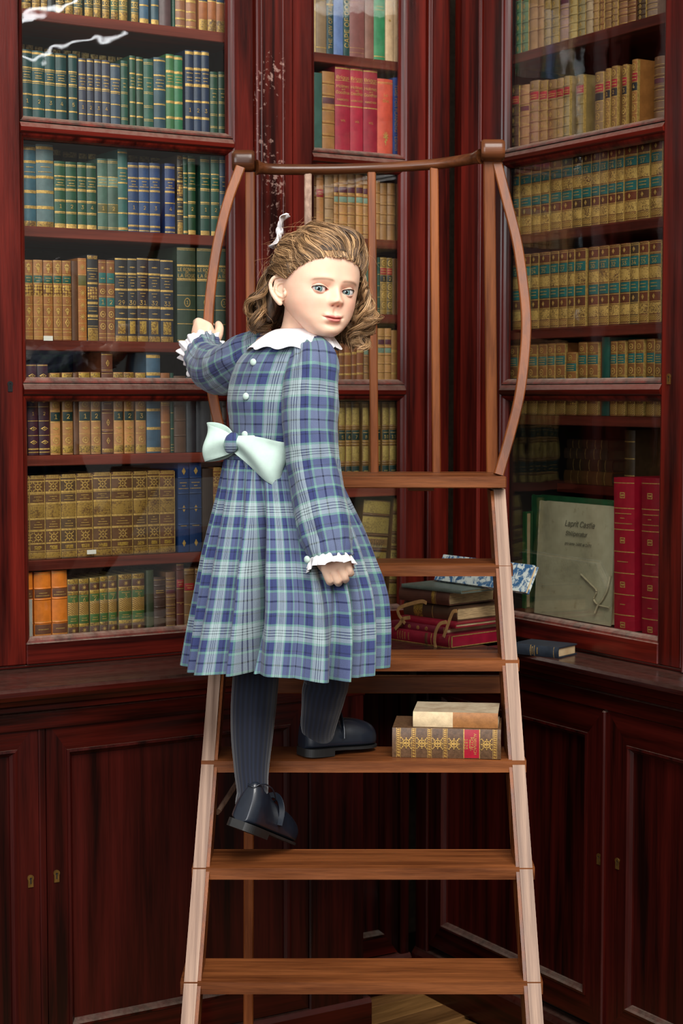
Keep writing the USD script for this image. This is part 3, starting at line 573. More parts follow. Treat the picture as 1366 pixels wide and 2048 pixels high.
# decoration patterns
BANDS5 = [('b', .965, .004), ('b', .76, .0026), ('b', .735, .001), ('p', .70, .7), ('p', .66, .55), ('p', .63, .6), ('b', .585, .0026), ('b', .56, .001), ('b', .405, .003), ('b', .22, .003), ('b', .05, .004)]
STY = {
 'teal5': BANDS5 + [('n', .315, .0075)],
 'slate4': [('b', .965, .003), ('b', .77, .0028), ('p', .715, .6), ('p', .67, .75), ('p', .63, .4), ('b', .585, .0028), ('b', .56, .001), ('b', .40, .0022), ('n', .31, .0068), ('b', .215, .0022), ('b', .03, .006)],
 'lines': [('b', .95, .0012), ('b', .93, .001), ('b', .75, .001), ('p', .68, .5), ('p', .63, .4), ('b', .56, .001), ('b', .54, .001), ('b', .38, .001), ('b', .36, .001), ('b', .2, .001), ('b', .18, .001), ('b', .06, .001), ('b', .04, .001), ('b', .02, .001)],
 'green': [('b', .96, .003), ('b', .77, .003), ('p', .71, .6), ('p', .67, .75), ('p', .63, .5), ('b', .59, .003), ('b', .40, .003), ('b', .22, .003), ('b', .03, .005)],
 'bright': [('b', .965, .005), ('b', .79, .005), ('p', .735, .8), ('p', .70, .6), ('p', .665, .8), ('b', .61, .005), ('b', .42, .005), ('b', .23, .005), ('b', .03, .008)],
 'navy3': [('b', .97, .006), ('b', .79, .005), ('p', .74, .8), ('p', .69, .7), ('p', .655, .6), ('b', .605, .006), ('b', .42, .004), ('n', .32, .008), ('b', .235, .005), ('b', .055, .006), ('b', .02, .003)],
 'marble': [('b', .955, .006), ('b', .79, .005), ('p', .725, .55), ('p', .665, .8), ('b', .605, .005), ('b', .59, .001), ('b', .425, .006), ('b', .235, .006), ('x', .0, .065, TOOL['dense'])],
 'green4': [('b', .95, .0022), ('b', .93, .001), ('b', .775, .0025), ('p', .72, .75), ('p', .675, .5), ('p', .64, .8), ('b', .585, .0028), ('b', .565, .0012), ('b', .415, .0025), ('b', .395, .001), ('n', .325, .0075), ('b', .24, .0025), ('b', .22, .001), ('b', .03, .009)],
 'greygreen': [('b', .965, .0014), ('b', .945, .001), ('l', .62, .74, 'grey'), ('b', .745, .0018), ('p', .70, .8), ('p', .66, .8), ('b', .615, .0018), ('l', .25, .36, 'olive'), ('n', .305, .0075), ('b', .365, .001), ('b', .245, .001), ('b', .04, .0014), ('b', .02, .001)],
 'blue4': [('b', .95, .0026), ('b', .93, .001), ('b', .78, .0022), ('b', .765, .001), ('p', .725, .5), ('p', .68, .35), ('p', .65, .85), ('b', .60, .0022), ('b', .585, .001), ('b', .435, .0022), ('n', .35, .0075), ('b', .265, .0022), ('b', .25, .001), ('b', .09, .0022), ('b', .075, .001), ('b', .02, .002)],
 'calf5': [('b', .985, .0012), ('o', .90, .013, 'urn', 1.4), ('b', .82, .0012), ('l', .715, .805, 'green'), ('p', .775, .6), ('p', .74, .4), ('b', .71, .0012), ('x', .56, .69, 'honey'), ('b', .55, .0014), ('n', .49, .008), ('b', .44, .0012), ('o', .36, .012, 'urn', 1.1), ('b', .29, .0012), ('o', .22, .014, 'rhomb', 1.4), ('b', .14, .0012), ('b', .10, .0012), ('b', .04, .0012), ('b', .02, .0012)],
 'calf1': [('b', .97, .001), ('o', .89, .012, 'fan'), ('b', .80, .001), ('l', .67, .79, 'olive'), ('b', .66, .001), ('o', .58, .012, 'fan'), ('b', .50, .001), ('o', .43, .012, 'fan'), ('b', .36, .001), ('o', .29, .012, 'fan'), ('b', .21, .001), ('o', .14, .012, 'fan'), ('b', .05, .001)],
 'blackgilt': [('x', .95, .99, 'dense'), ('b', .84, .002), ('b', .815, .001), ('p', .775, .7), ('p', .745, .4), ('p', .72, .8), ('b', .67, .004), ('x', .485, .625, 'honey'), ('b', .44, .005), ('b', .40, .001), ('l', .31, .385, 'black'), ('p', .345, .8), ('b', .29, .005), ('b', .25, .002), ('x', .0, .15, 'dense'), ('b', .17, .001)],
 'teal2': [('b', .97, .001), ('o', .90, .011, 'floret'), ('l', .715, .84, 'teal'), ('p', .77, .5), ('b', .70, .001), ('o', .61, .011, 'ring'), ('b', .55, .001), ('l', .43, .535, 'teal'), ('n', .48, .009), ('b', .42, .001), ('o', .33, .011, 'ring', 1.2), ('b', .25, .001), ('o', .18, .011, 'ring', 1.2), ('b', .09, .001), ('b', .04, .001)],
 'gilt33': [('b', .985, .003), ('o', .89, .012, 'sprig'), ('b', .81, .004), ('p', .77, .85), ('p', .735, .4), ('p', .70, .5), ('p', .665, .3), ('b', .62, .004), ('p', .575, .5), ('p', .54, .25), ('n', .465, .009), ('b', .41, .005), ('o', .335, .012, 'sprig'), ('b', .27, .003), ('x', .09, .245, 'fleck', .62), ('x', .0, .065, 'dense')],
 'roman': [('b', .985, .0015), ('b', .97, .001), ('b', .81, .003), ('b', .80, .001), ('t', .765, .0072, 'LE ROMAN'), ('t', .735, .004, 'DE'), ('t', .70, .0072, 'LA ROSE'), ('b', .665, .003), ('b', .65, .001), ('b', .495, .0014), ('o', .42, .014, 'oval', 1.35), ('n', .42, .0075), ('b', .345, .0014), ('b', .195, .0014), ('b', .02, .0014)],
 'purple2': [('b', .985, .002), ('o', .87, .016, 'lozenge', 1.0), ('b', .79, .0012), ('b', .66, .001), ('o', .60, .016, 'lozenge'), ('b', .53, .0012), ('n', .455, .0065), ('b', .375, .0014), ('o', .29, .016, 'lozenge'), ('b', .215, .0014), ('o', .14, .016, 'lozenge'), ('b', .065, .003), ('b', .03, .002)],
 'tan123': [('x', .90, .99, 'fleck'), ('b', .89, .001), ('o', .80, .010, 'sprig'), ('b', .73, .001), ('o', .61, .013, 'ring'), ('b', .535, .0016), ('l', .41, .52, 'dkgreen'), ('n', .465, .0095), ('b', .40, .0016), ('o', .32, .012, 'sprig', 2.0), ('b', .25, .001), ('o', .175, .013, 'ring'), ('x', .02, .10, 'fleck'), ('b', .11, .001)],
 'browntall': [('b', .98, .0018), ('r', .81, 1), ('o', .895, .011, 'rhomb', 1.3), ('b', .72, .001), ('t', .735, .004, ''), ('p', .735, .6), ('r', .60, 1), ('p', .545, .4), ('p', .52, .3), ('p', .495, .6), ('r', .42, 1), ('o', .31, .011, 'rhomb', 1.3), ('r', .22, 1), ('o', .13, .011, 'rhomb', 1.3), ('x', .015, .05, 'dense')],
 'bluetall': [('b', .965, .006), ('b', .95, .001), ('b', .79, .006), ('b', .775, .001), ('p', .745, .8), ('p', .70, .2), ('p', .675, .5), ('b', .43, .0055), ('b', .245, .0055), ('b', .035, .009)],
 'wreath': [('dash', .985, .006), ('b', .965, .0016), ('b', .93, .0025), ('o', .865, .0185, 'wreath', 1.0), ('b', .795, .004), ('b', .775, .001), ('p', .745, .5), ('p', .72, .2), ('p', .70, .65), ('b', .665, .004), ('x', .50, .65, 'dense'), ('b', .485, .004), ('p', .445, .2), ('p', .415, .5), ('p', .385, .6), ('b', .345, .004), ('o', .265, .0185, 'wreath'), ('b', .19, .003), ('x', .115, .16, 'fleck', .5), ('b', .10, .0015), ('x', .015, .085, 'dense'), ('edge',)],
 'azure': [('r', .835), ('r', .66), ('r', .49), ('r', .31), ('o', .91, .0125, 'diamond', 1.25), ('p', .78, .7), ('p', .745, .3), ('p', .715, .9), ('o', .51 - .02, .0115, 'diamond', 1.3), ('p', .295, .6), ('o', .10, .0115, 'diamond', 1.3)],
 'plainbands': [('r', .85), ('r', .67), ('r', .5), ('r', .33), ('r', .16)],
 'orange': [('r', .745), ('r', .58), ('r', .22), ('b', .965, .0007), ('l', .60, .735, 'choc'), ('p', .675, .5), ('p', .635, .8), ('b', .59, .0008), ('b', .24, .0008), ('l', .05, .195, 'choc'), ('p', .12, .6), ('b', .04, .0008)],
 'olivegreen': [('x', .92, .995, 'fleck'), ('l', .785, .905, 'umber'), ('o', .845, .0125, 'floret'), ('b', .775, .002), ('l', .585, .71, 'leaf'), ('x', .715, .77, 'fleck'), ('p', .68, .6), ('n', .625, .0085), ('b', .578, .001), ('x', .36, .575, 'hatch'), ('b', .355, .001), ('l', .20, .35, 'leaf'), ('p', .29, .5), ('p', .25, .6), ('x', .14, .195, 'fleck'), ('l', .02, .135, 'umber'), ('o', .075, .012, 'floret')],
 'redlabel': [('b', .97, .0012), ('r', .90), ('l', .62, .74, 'red'), ('p', .70, .7), ('p', .66, .5), ('b', .60, .001), ('b', .38, .001), ('p', .36, .1), ('b', .2, .001), ('b', .03, .001)],
 'brownribs': [('r', .84), ('r', .61), ('r', .42), ('r', .22), ('p', .74, .7), ('p', .70, .7), ('b', .95, .0006)],
 'calfribs': [('r', .86, 1), ('r', .72, 1), ('r', .55, 1), ('r', .39, 1), ('r', .24, 1), ('l', .62, .69, 'purple'), ('b', .04, .001)],
 'gilt18': [('b', .985, .0012), ('b', .965, .0012), ('o', .915, .011, 'diamond'), ('b', .855, .0014), ('b', .84, .001), ('l', .715, .83, 'teal'), ('p', .80, .6), ('n', .755, .0085), ('b', .70, .0014), ('b', .685, .001), ('x', .545, .68, 'bright'), ('b', .53, .0014), ('l', .40, .52, 'teal'), ('p', .485, .6), ('p', .445, .6), ('b', .385, .0014), ('o', .325, .011, 'diamond'), ('b', .265, .0014), ('b', .25, .001), ('x', .12, .245, 'bright'), ('b', .105, .0014), ('x', .035, .095, 'hatch'), ('b', .02, .0014), ('edge',)],
 'gilthoney': [('b', .98, .001), ('o', .91, .012, 'ring'), ('x', .835, .86, 'dense'), ('l', .70, .82, 'teal'), ('p', .785, .7), ('p', .755, .7), ('p', .72, .7), ('b', .69, .0012), ('o', .60, .0125, 'ring', 1.1), ('x', .525, .55, 'dense'), ('l', .42, .515, 'teal'), ('x', .17, .36, 'honey'), ('x', .02, .16, 'hatch'), ('edge',)],
 'ribgilt': [('r', .86), ('r', .71), ('r', .57), ('r', .42), ('r', .28), ('r', .14), ('o', .925, .0105, 'rhomb', 1.1), ('l', .73, .84, 'red'), ('p', .79, .8), ('p', .76, .8), ('o', .64, .0105, 'rhomb', 1.1), ('o', .49, .0105, 'rhomb', 1.1), ('o', .35, .0105, 'rhomb', 1.1), ('o', .21, .0105, 'rhomb', 1.1), ('o', .07, .0105, 'rhomb', 1.1), ('edge',)],
 'redblack': [('b', .98, .001), ('o', .90, .011, 'ring', 1.3), ('b', .82, .001), ('l', .70, .81, 'red'), ('p', .775, .8), ('p', .73, .8), ('l', .57, .68, 'black'), ('n', .625, .008), ('b', .56, .001), ('o', .48, .011, 'ring', 1.3), ('b', .40, .001), ('o', .33, .011, 'ring', 1.3), ('b', .25, .001), ('o', .16, .011, 'ring', 1.3), ('b', .06, .001), ('edge',)],
 'giltstripes': [('b', .93, .002), ('b', .80, .002), ('b', .66, .002), ('b', .52, .002), ('b', .38, .002), ('o', .73, .010, 'floret'), ('o', .45, .010, 'ring'), ('x', .02, .22, 'dense'), ('b', .25, .002), ('o', .32, .009, 'sprig')],
 'twotone': [('l', .62, .995, 'blue'), ('p', .70, .8), ('n', .78, .008), ('b', .61, .004), ('l', .25, .595, 'orangebrown'), ('x', .0, .24, 'dense')],
 'tanbands': [('b', .62, .004), ('b', .595, .001), ('b', .38, .003), ('b', .2, .004), ('b', .185, .001), ('b', .05, .002)],
 'blueb': [('b', .7, .004), ('p', .63, .7), ('b', .45, .003), ('b', .06, .011)],
 'tanpurple': [('r', .86, 1), ('l', .71, .80, 'purple'), ('b', .805, .001), ('b', .70, .001), ('r', .66, 1), ('l', .56, .645, 'grey'), ('n', .60, .007), ('r', .53, 1), ('r', .37, 1), ('r', .22, 1), ('r', .08, 1)],
 'tanplain': [('r', .80), ('r', .62), ('r', .45), ('r', .28), ('b', .965, .0006), ('b', .635, .0008), ('b', .30, .0008)],
 'twogold': [('b', .965, .001), ('x', .73, .93, 'vellum', .9), ('r', .715, 1), ('r', .69), ('l', .555, .67, 'dkgreen'), ('p', .64, .8), ('n', .59, .0075), ('r', .53, 1), ('r', .50), ('x', .31, .48, 'vellum', .9), ('r', .295, 1), ('r', .27), ('l', .12, .25, 'dkgreen'), ('p', .19, .6), ('p', .15, .5), ('r', .10, 1), ('x', .0, .08, 'vellum', .9)],
 'plain': [], 'thin': [('b', .9, .001), ('b', .7, .001), ('b', .5, .001), ('b', .3, .001), ('b', .1, .001), ('b', .06, .001), ('b', .03, .001)],
 'crimson': [('b', .975, .0028), ('t', .875, .0082, 'Briggs'), ('b', .84, .0008, ), ('t', .78, .0068, 'Holmes'), ('t', .745, .004, 'and'), ('t', .71, .0068, 'Goodhue'), ('t', .63, .0046, 'HANOVER'), ('b', .565, .0022), ('t', .40, .0045, 'VOL'), ('b', .025, .0022)],
 'goodhope': [('v', .60, .0115, 'CAPE OF GOOD HOPE', 1)], 'tarsus': [('v', .45, .0085, 'THE JEW OF TARSUS', 1), ('b', .68, .003)],
 'planning': [('v', .52, .0075, 'TIME FOR PLANNING \u00b7 Lorwin', -1)],
 'loeb': [('b', .955, .0014), ('b', .94, .0008), ('t', .80, .0068, 'Lo'), ('t', .73, .0068, 'Sho'), ('o', .28, .018, 'plant', 1.5), ('b', .02, .0014)],
 'grn': [('p', .80, .5), ('p', .66, .7), ('p', .62, .8), ('b', .045, .0018)], 'tantext': [('p', .72, .6), ('p', .68, .7), ('p', .65, .5), ('b', .08, .0016)], 'mauve': [('b', .85, .0006), ('b', .69, .0006), ('b', .12, .0006), ('b', .06, .0006)],
 'paper': [('o', .72, .006, 'fan'), ('o', .50, .006, 'fan'), ('v', .36, .003, '- - - -', 1)], 'moons': [('o', .92, .012, 'square'), ('o', .78, .008, 'ring'), ('o', .68, .008, 'ring'), ('o', .6, .008, 'diamond')],
 'redset': [('b', .965, .0016), ('o', .885, .015, 'square'), ('b', .80, .0018), ('p', .765, .8), ('p', .735, .2), ('p', .70, .85), ('b', .66, .0018), ('o', .59, .015, 'square'), ('b', .515, .0018), ('p', .45, .55), ('b', .375, .0018), ('o', .30, .015, 'square'), ('b', .235, .0018), ('p', .17, .25), ('b', .10, .0018), ('o', .035, .015, 'square')],
 'vellum7': [('r', .86, 1), ('r', .67, 1), ('r', .53, 1), ('r', .36, 1), ('r', .22, 1), ('r', .08, 1), ('x', .875, .99, 'vellum'), ('x', .69, .84, 'vellum'), ('x', .555, .65, 'vellum'), ('l', .575, .635, 'tan'), ('x', .38, .51, 'vellum'), ('x', .24, .34, 'vellum'), ('x', .1, .2, 'vellum')],
}
def resolve(deco):
    out = []
    for d in deco:
        if d[0] == 'l': d = (*d[:3], LBL[d[3]] if isinstance(d[3], str) else d[3], *d[4:])
        elif d[0] == 'x': d = (*d[:3], TOOL[d[3]] if isinstance(d[3], str) else d[3], *d[4:])
        out.append(d)
    return out
def shelf_row(wall, W, z, shelfname, crop, books, depth=.20, second=None, gap=.010, rnd=.16, front=True):
    """books measured on the photograph: (x0, x1, y_top, style, cover, words, number, group[, lean]) in the crop (x0, y0, scale); each stands on the shelf at its real place"""
    cx, cy, s = crop; ws = W + .036 + gap; uu, n = WALLS[wall]
    for i, b in enumerate(books):
        x0, x1, yt, sty, col, words_, num, grp = b[:8]; lean = b[8] if len(b) > 8 else 0.0
        wv = ws + (b[9] if len(b) > 9 else 0.0)
        pxm, pyt = cx + (x0 + x1) / 2 / s, cy + yt / s
        zt = uz(wall, pxm, pyt, wv)[1]; ym = HORIZON + (pyt - HORIZON) * .5
        u0, u1 = uz(wall, cx + x0 / s, pyt, wv)[0], uz(wall, cx + x1 / s, pyt, wv)[0]
        lims, (i0, i1) = SHELVES[(wall, W)]; zt = min([zt] + [q - .0225 for q in lims if q > z + .05]); u0, u1 = max(u0, i0 + .001), min(u1, i1 - .001)
        h = (zt - z); w = max(u1 - u0 - .0006, .004)
        sp = Spine(w, h, min(depth, max(.10, h * .75)) if not second else second, rnd if w < .05 else rnd * .6)
        Mx = wall_matrix(wall, (u0 + u1) / 2, wv, z + .0008)
        if lean:
            Rm = trimesh.transformations.rotation_matrix(lean, [0, 1, 0]); sgn = 1 if lean > 0 else -1
            lift = abs(math.sin(lean)) * w / 2; Mx = Mx @ trimesh.transformations.translation_matrix([0, 0, lift]) @ Rm
        place = f'{ORD[i]} along {shelfname}'
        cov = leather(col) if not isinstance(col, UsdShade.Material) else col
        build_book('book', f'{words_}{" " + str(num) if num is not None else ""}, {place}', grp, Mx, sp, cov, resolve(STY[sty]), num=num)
TEAL, SLATE, GRN, NAVY, BRT, MARB = (14, 58, 58), (56, 58, 72), (18, 58, 44), (24, 40, 66), (36, 104, 66), (44, 82, 96)
CALF, CALF2, BLK, DKG, PUR, TANB, BRN = (138, 86, 44), (150, 100, 56), (34, 32, 34), (30, 46, 36), (54, 22, 34), (158, 108, 60), (78, 40, 26)
WREATH, AZU, ORA, OLV = (92, 60, 34), (16, 48, 92), (206, 112, 30), (112, 96, 58)
e = 3.0356
g1 = 'gilt-tailed half-leather books on the top shelf of the wide bookcase'
shelf_row('L', WL, SL[0], 'topmost shelf, wide bookcase', (30, 0, e), [(x0, x1, -95 - 8 * (i % 3), st, c, w_, None, g1) for i, (x0, x1, st, c, w_) in enumerate([
 (40, 97, 'giltstripes', (40, 44, 40), 'dark book with broad gilt stripes'), (104, 152, 'giltstripes', (120, 92, 56), 'tan book with gilt stripes'), (157, 196, 'giltstripes', (112, 88, 52), 'slim tan gilt book'), (198, 243, 'plain', (34, 34, 34), 'plain black book'), (248, 301, 'giltstripes', (64, 58, 40), 'olive book with gilt florets'),
 (304, 353, 'giltstripes', (96, 84, 50), 'brown olive gilt book'), (357, 411, 'giltstripes', (44, 64, 58), 'dark green book with gilt tail'), (423, 474, 'giltstripes', (64, 72, 60), 'grey green gilt book'), (477, 521, 'giltstripes', (98, 84, 54), 'bronze book with gilt ring'), (530, 575, 'giltstripes', (96, 82, 52), 'bronze gilt book'),
 (582, 627, 'giltstripes', (62, 84, 56), 'moss green gilt book'), (632, 684, 'giltstripes', (110, 106, 64), 'wide olive gilt book'), (706, 750, 'giltstripes', (72, 80, 64), 'sage gilt book'), (757, 813, 'blueb', (62, 92, 116), 'pale blue gilt book'), (827, 874, 'blueb', (44, 70, 82), 'slate blue gilt book'), (878, 950, 'plain', (88, 62, 64), 'mottled purple brown book'),
 (955, 972, 'plain', (24, 64, 50), 'thin green book'), (975, 1036, 'tanbands', (134, 86, 58), 'tan brown banded book'), (1040, 1102, 'tanbands', (138, 88, 58), 'second tan brown banded book'), (1117, 1171, 'twotone', (160, 96, 50), 'orange and blue two-tone book'), (1172, 1224, 'twotone', (150, 92, 52), 'second two-tone book'), (1225, 1279, 'twotone', (150, 92, 52), 'third two-tone book'), (1282, 1316, 'twotone', (140, 88, 52), 'last two-tone book')])])
bk = [(x0, x1, y, 'plain', (196, 168, 112), 'gilt-topped book half hidden behind the front row', None, 'second row of gilt-topped books behind the teal volumes', 0, .20) for x0, x1, y in ((30, 58, 23), (66, 111, 27), (122, 169, 39), (178, 223, 51), (232, 278, 56), (295, 340, 62), (350, 396, 66), (405, 451, 76), (460, 505, 86), (512, 557, 92), (566, 611, 98), (620, 660, 104))]
GT = M('gilt_top_binding', {'g': ('geometry', {}), 'n': ('noise_texture', {'scale': 200., 'detail': 2.}), 'r': ('rgb_ramp', {'ramp': [(.35, s2l((120, 92, 48))), (.6, s2l((214, 186, 120)))]}), 'p': ('principled_bsdf', {'roughness': .5, 'metallic': .2})}, [('g.position', 'n.vector'), ('n.fac', 'r.fac'), ('r.color', 'p.base_color')])
def second_row(wall, W, z, shelfname, crop, rows, grp, front_depth=.125):
    cx, cy, s = crop; wv = W + .046 + front_depth
    for i, (x0, x1, yt) in enumerate(rows):
        a, b = uz(wall, cx + x0 / s, cy + yt / s, wv), uz(wall, cx + x1 / s, cy + yt / s, wv)
        sp = Spine(b[0] - a[0], a[1] - z, .10, .1)
        build_book('book', f'gilt-topped book half hidden behind, {ORD[i]} of the back row, {shelfname}', grp, wall_matrix(wall, (a[0] + b[0]) / 2, wv, z + .0008), sp, leather((40, 52, 46)), [('x', .93, .995, GT)])
second_row('L', WL, 1.921, 'teal shelf', (30, 80, e), [b[:3] for b in bk], 'second row of gilt-topped books behind the teal volumes')
gT, gS, gN = 'teal volumes numbered one to five', 'slate volumes numbered one to four', 'navy volumes numbered one to three'
sn = 'second shelf, wide bookcase'
shelf_row('L', WL, 1.921, sn, (30, 80, e), [(36, 105, 58, 'teal5', TEAL, 'teal gilt-banded volume', 1, gT), (106, 180, 68, 'teal5', TEAL, 'teal gilt-banded volume', 2, gT), (182, 245, 78, 'teal5', TEAL, 'teal gilt-banded volume', 3, gT), (248, 314, 85, 'teal5', TEAL, 'teal gilt-banded volume', 4, gT), (326, 378, 88, 'teal5', TEAL, 'teal gilt-banded volume', 5, gT),
 (387, 432, 113, 'slate4', SLATE, 'slate grey volume', 1, gS), (437, 478, 116, 'slate4', SLATE, 'slate grey volume', 2, gS), (483, 525, 120, 'slate4', SLATE, 'slate grey volume', 3, gS), (529, 577, 125, 'slate4', SLATE, 'slate grey volume', 4, gS), (582, 641, 145, 'slate4', (52, 66, 82), 'wider blue slate book', None, None),
 (644, 686, 127, 'lines', (26, 72, 58), 'slim green book with fine gilt lines', None, None), (696, 732, 97, 'green', (30, 66, 48), 'tall moss green book', None, None), (737, 778, 105, 'green', (22, 56, 38), 'dark green gilt book', None, None), (783, 842, 117, 'lines', (32, 76, 62), 'green marbled book with fine lines', None, None), (845, 917, 108, 'green', (34, 62, 74), 'wide blue green book', None, None),
 (918, 968, 88, 'bright', (58, 108, 66), 'bright green gilt book', None, 'pair of bright green books'), (969, 1020, 97, 'bright', BRT, 'vivid green gilt book', None, 'pair of bright green books'), (1035, 1086, 64, 'navy3', NAVY, 'tall navy volume', 1, gN), (1087, 1133, 67, 'navy3', NAVY, 'tall navy volume', 2, gN), (1134, 1181, 70, 'navy3', NAVY, 'tall navy volume', 3, gN),
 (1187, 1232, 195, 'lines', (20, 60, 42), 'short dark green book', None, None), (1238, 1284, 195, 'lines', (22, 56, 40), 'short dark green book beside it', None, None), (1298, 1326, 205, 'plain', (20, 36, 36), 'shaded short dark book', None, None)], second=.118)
second_row('L', WL, SL[1], 'green and blue shelf', (30, 280, e), [(228, 277, 57), (292, 377, 70), (388, 437, 80), (446, 495, 83), (690, 745, 93), (758, 817, 98), (826, 886, 107)], 'second row of gilt-topped books behind the green and blue volumes')
gG, gB, gC = 'dark green volumes numbered one to four', 'royal blue volumes numbered one to four', 'grey green volumes numbered one and two'
sn = 'third shelf, wide bookcase'
shelf_row('L', WL, SL[1], sn, (30, 280, e), [(48, 129, 30, 'marble', (48, 84, 98), 'large blue green marbled book', None, 'pair of large marbled books'), (131, 238, 28, 'marble', (78, 98, 100), 'larger grey green marbled book', None, 'pair of large marbled books'), (240, 308, 130, 'green4', (22, 66, 44), 'dark green volume', 1, gG), (310, 375, 135, 'green4', (24, 70, 48), 'dark green volume', 2, gG), (380, 434, 138, 'green4', (22, 66, 46), 'dark green volume', 3, gG), (436, 495, 143, 'green4', (22, 64, 44), 'dark green volume', 4, gG),
 (502, 564, 115, 'greygreen', (62, 88, 76), 'grey green volume', 1, gC), (565, 628, 118, 'greygreen', (66, 90, 78), 'grey green volume', 2, gC), (626, 685, 58, 'green', (44, 92, 86), 'tall sea green book', None, None), (688, 752, 138, 'blue4', (30, 54, 92), 'royal blue volume', 1, gB), (754, 817, 140, 'blue4', (30, 54, 92), 'royal blue volume', 2, gB), (820, 884, 142, 'blue4', (30, 52, 92), 'royal blue volume', 3, gB), (912, 974, 145, 'blue4', (26, 46, 92), 'royal blue volume', 4, gB),
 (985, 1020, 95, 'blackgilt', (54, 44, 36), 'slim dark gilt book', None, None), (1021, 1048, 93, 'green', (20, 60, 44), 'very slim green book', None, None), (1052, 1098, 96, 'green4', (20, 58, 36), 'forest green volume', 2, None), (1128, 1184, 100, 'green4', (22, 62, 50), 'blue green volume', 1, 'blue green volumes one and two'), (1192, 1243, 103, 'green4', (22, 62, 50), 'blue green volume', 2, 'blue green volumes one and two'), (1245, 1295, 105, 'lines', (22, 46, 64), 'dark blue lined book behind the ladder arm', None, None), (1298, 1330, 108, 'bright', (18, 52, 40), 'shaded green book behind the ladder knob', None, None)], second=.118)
gF, gD, gR = 'tan calf volumes numbered one to five', 'black gilt volumes twenty-nine to thirty-three', 'large dark green romance volumes'
sn = 'fourth shelf, wide bookcase'
shelf_row('L', WL, SL[2], sn, (30, 490, e), [(56, 107, 92, 'calf5', CALF, 'tan calf volume', 1, gF), (111, 168, 92, 'calf5', CALF2, 'tan calf volume', 2, gF), (172, 229, 95, 'calf5', CALF, 'tan calf volume', 3, gF), (232, 285, 95, 'calf5', CALF2, 'tan calf volume', 4, gF), (287, 341, 97, 'calf5', CALF, 'tan calf volume', 5, gF), (343, 380, 99, 'plain', (84, 52, 32), 'plain brown book', None, None),
 (382, 434, 82, 'calf1', (144, 88, 42), 'golden brown book with fan ornaments', None, None), (439, 503, 62, 'blackgilt', BLK, 'tall black and gilt book', None, None), (507, 554, 92, 'teal2', (122, 72, 38), 'brown book with teal labels', 1, 'brown volumes with teal labels'), (556, 605, 95, 'teal2', (126, 76, 40), 'brown book with teal labels', 2, 'brown volumes with teal labels'),
 (608, 683, 80, 'gilt33', BLK, 'black gilt volume', 29, gD), (684, 740, 82, 'gilt33', (38, 38, 42), 'black gilt volume', 30, gD), (742, 809, 80, 'gilt33', (44, 36, 40), 'black gilt volume', 31, gD), (811, 882, 85, 'gilt33', (38, 38, 46), 'black gilt volume', 32, gD), (884, 962, 92, 'gilt33', (30, 34, 46), 'black gilt volume', 33, gD),
 (987, 1100, 15, 'roman', (40, 56, 42), 'large dark green gilt volume', 1, gR), (1108, 1218, 20, 'roman', (40, 58, 42), 'large dark green gilt volume', 2, gR), (1220, 1315, 22, 'roman', (38, 54, 40), 'large dark green gilt volume', 3, gR), (1317, 1352, 25, 'lines', (36, 52, 40), 'large dark green gilt volume', 4, gR)], rnd=.1)
gP, gA1, gA2, gA3 = 'dark purple pair numbered one and two', 'tan calf pair beside the purple pair', 'tan calf pair in the middle of the row', 'tan calf trio beside the blue book'
sn = 'fifth shelf, wide bookcase'
shelf_row('L', WL, SL[3], sn, (30, 690, e), [(78, 142, 118, 'purple2', PUR, 'dark purple gilt volume', 1, gP, -.015), (145, 210, 118, 'purple2', PUR, 'dark purple gilt volume', 2, gP, -.015), (214, 275, 172, 'tan123', TANB, 'tan calf green-labelled volume', 1, gA1), (288, 352, 170, 'tan123', TANB, 'tan calf green-labelled volume', 2, gA1), (354, 386, 172, 'plain', (94, 58, 34), 'plain brown book', None, None),
 (389, 458, 167, 'tan123', TANB, 'tan calf green-labelled volume', 1, gA2), (462, 521, 167, 'tan123', TANB, 'tan calf green-labelled volume', 2, gA2), (527, 596, 48, 'browntall', (88, 46, 28), 'tall reddish brown ribbed book', None, None), (600, 658, 168, 'tan123', TANB, 'tan calf green-labelled volume', 1, gA3), (664, 724, 168, 'tan123', TANB, 'tan calf green-labelled volume', 2, gA3), (734, 797, 170, 'tan123', TANB, 'tan calf green-labelled volume', 3, gA3),
 (801, 887, 45, 'bluetall', (52, 78, 98), 'tall faded blue book', None, None), (888, 943, 172, 'tanbands', (136, 82, 44), 'short brown book with blue label', None, None), (944, 964, 172, 'thin', (20, 56, 42), 'thin green book', None, None), (966, 1041, 190, 'brownribs', (84, 56, 38), 'mottled brown ribbed book', None, None), (1043, 1102, 195, 'plain', (40, 42, 48), 'worn charcoal book', None, None), (1103, 1186, 192, 'plain', (36, 36, 42), 'wide worn charcoal book', None, None),
 (1192, 1250, 200, 'brownribs', (70, 46, 32), 'brown ribbed book behind the sash', None, None), (1262, 1334, 200, 'brownribs', (58, 38, 30), 'dark brown book behind the dress', None, None)])
gW, gZ = 'brown volumes with gilt wreaths', 'pair of azure leather volumes'
sn = 'sixth shelf, wide bookcase'
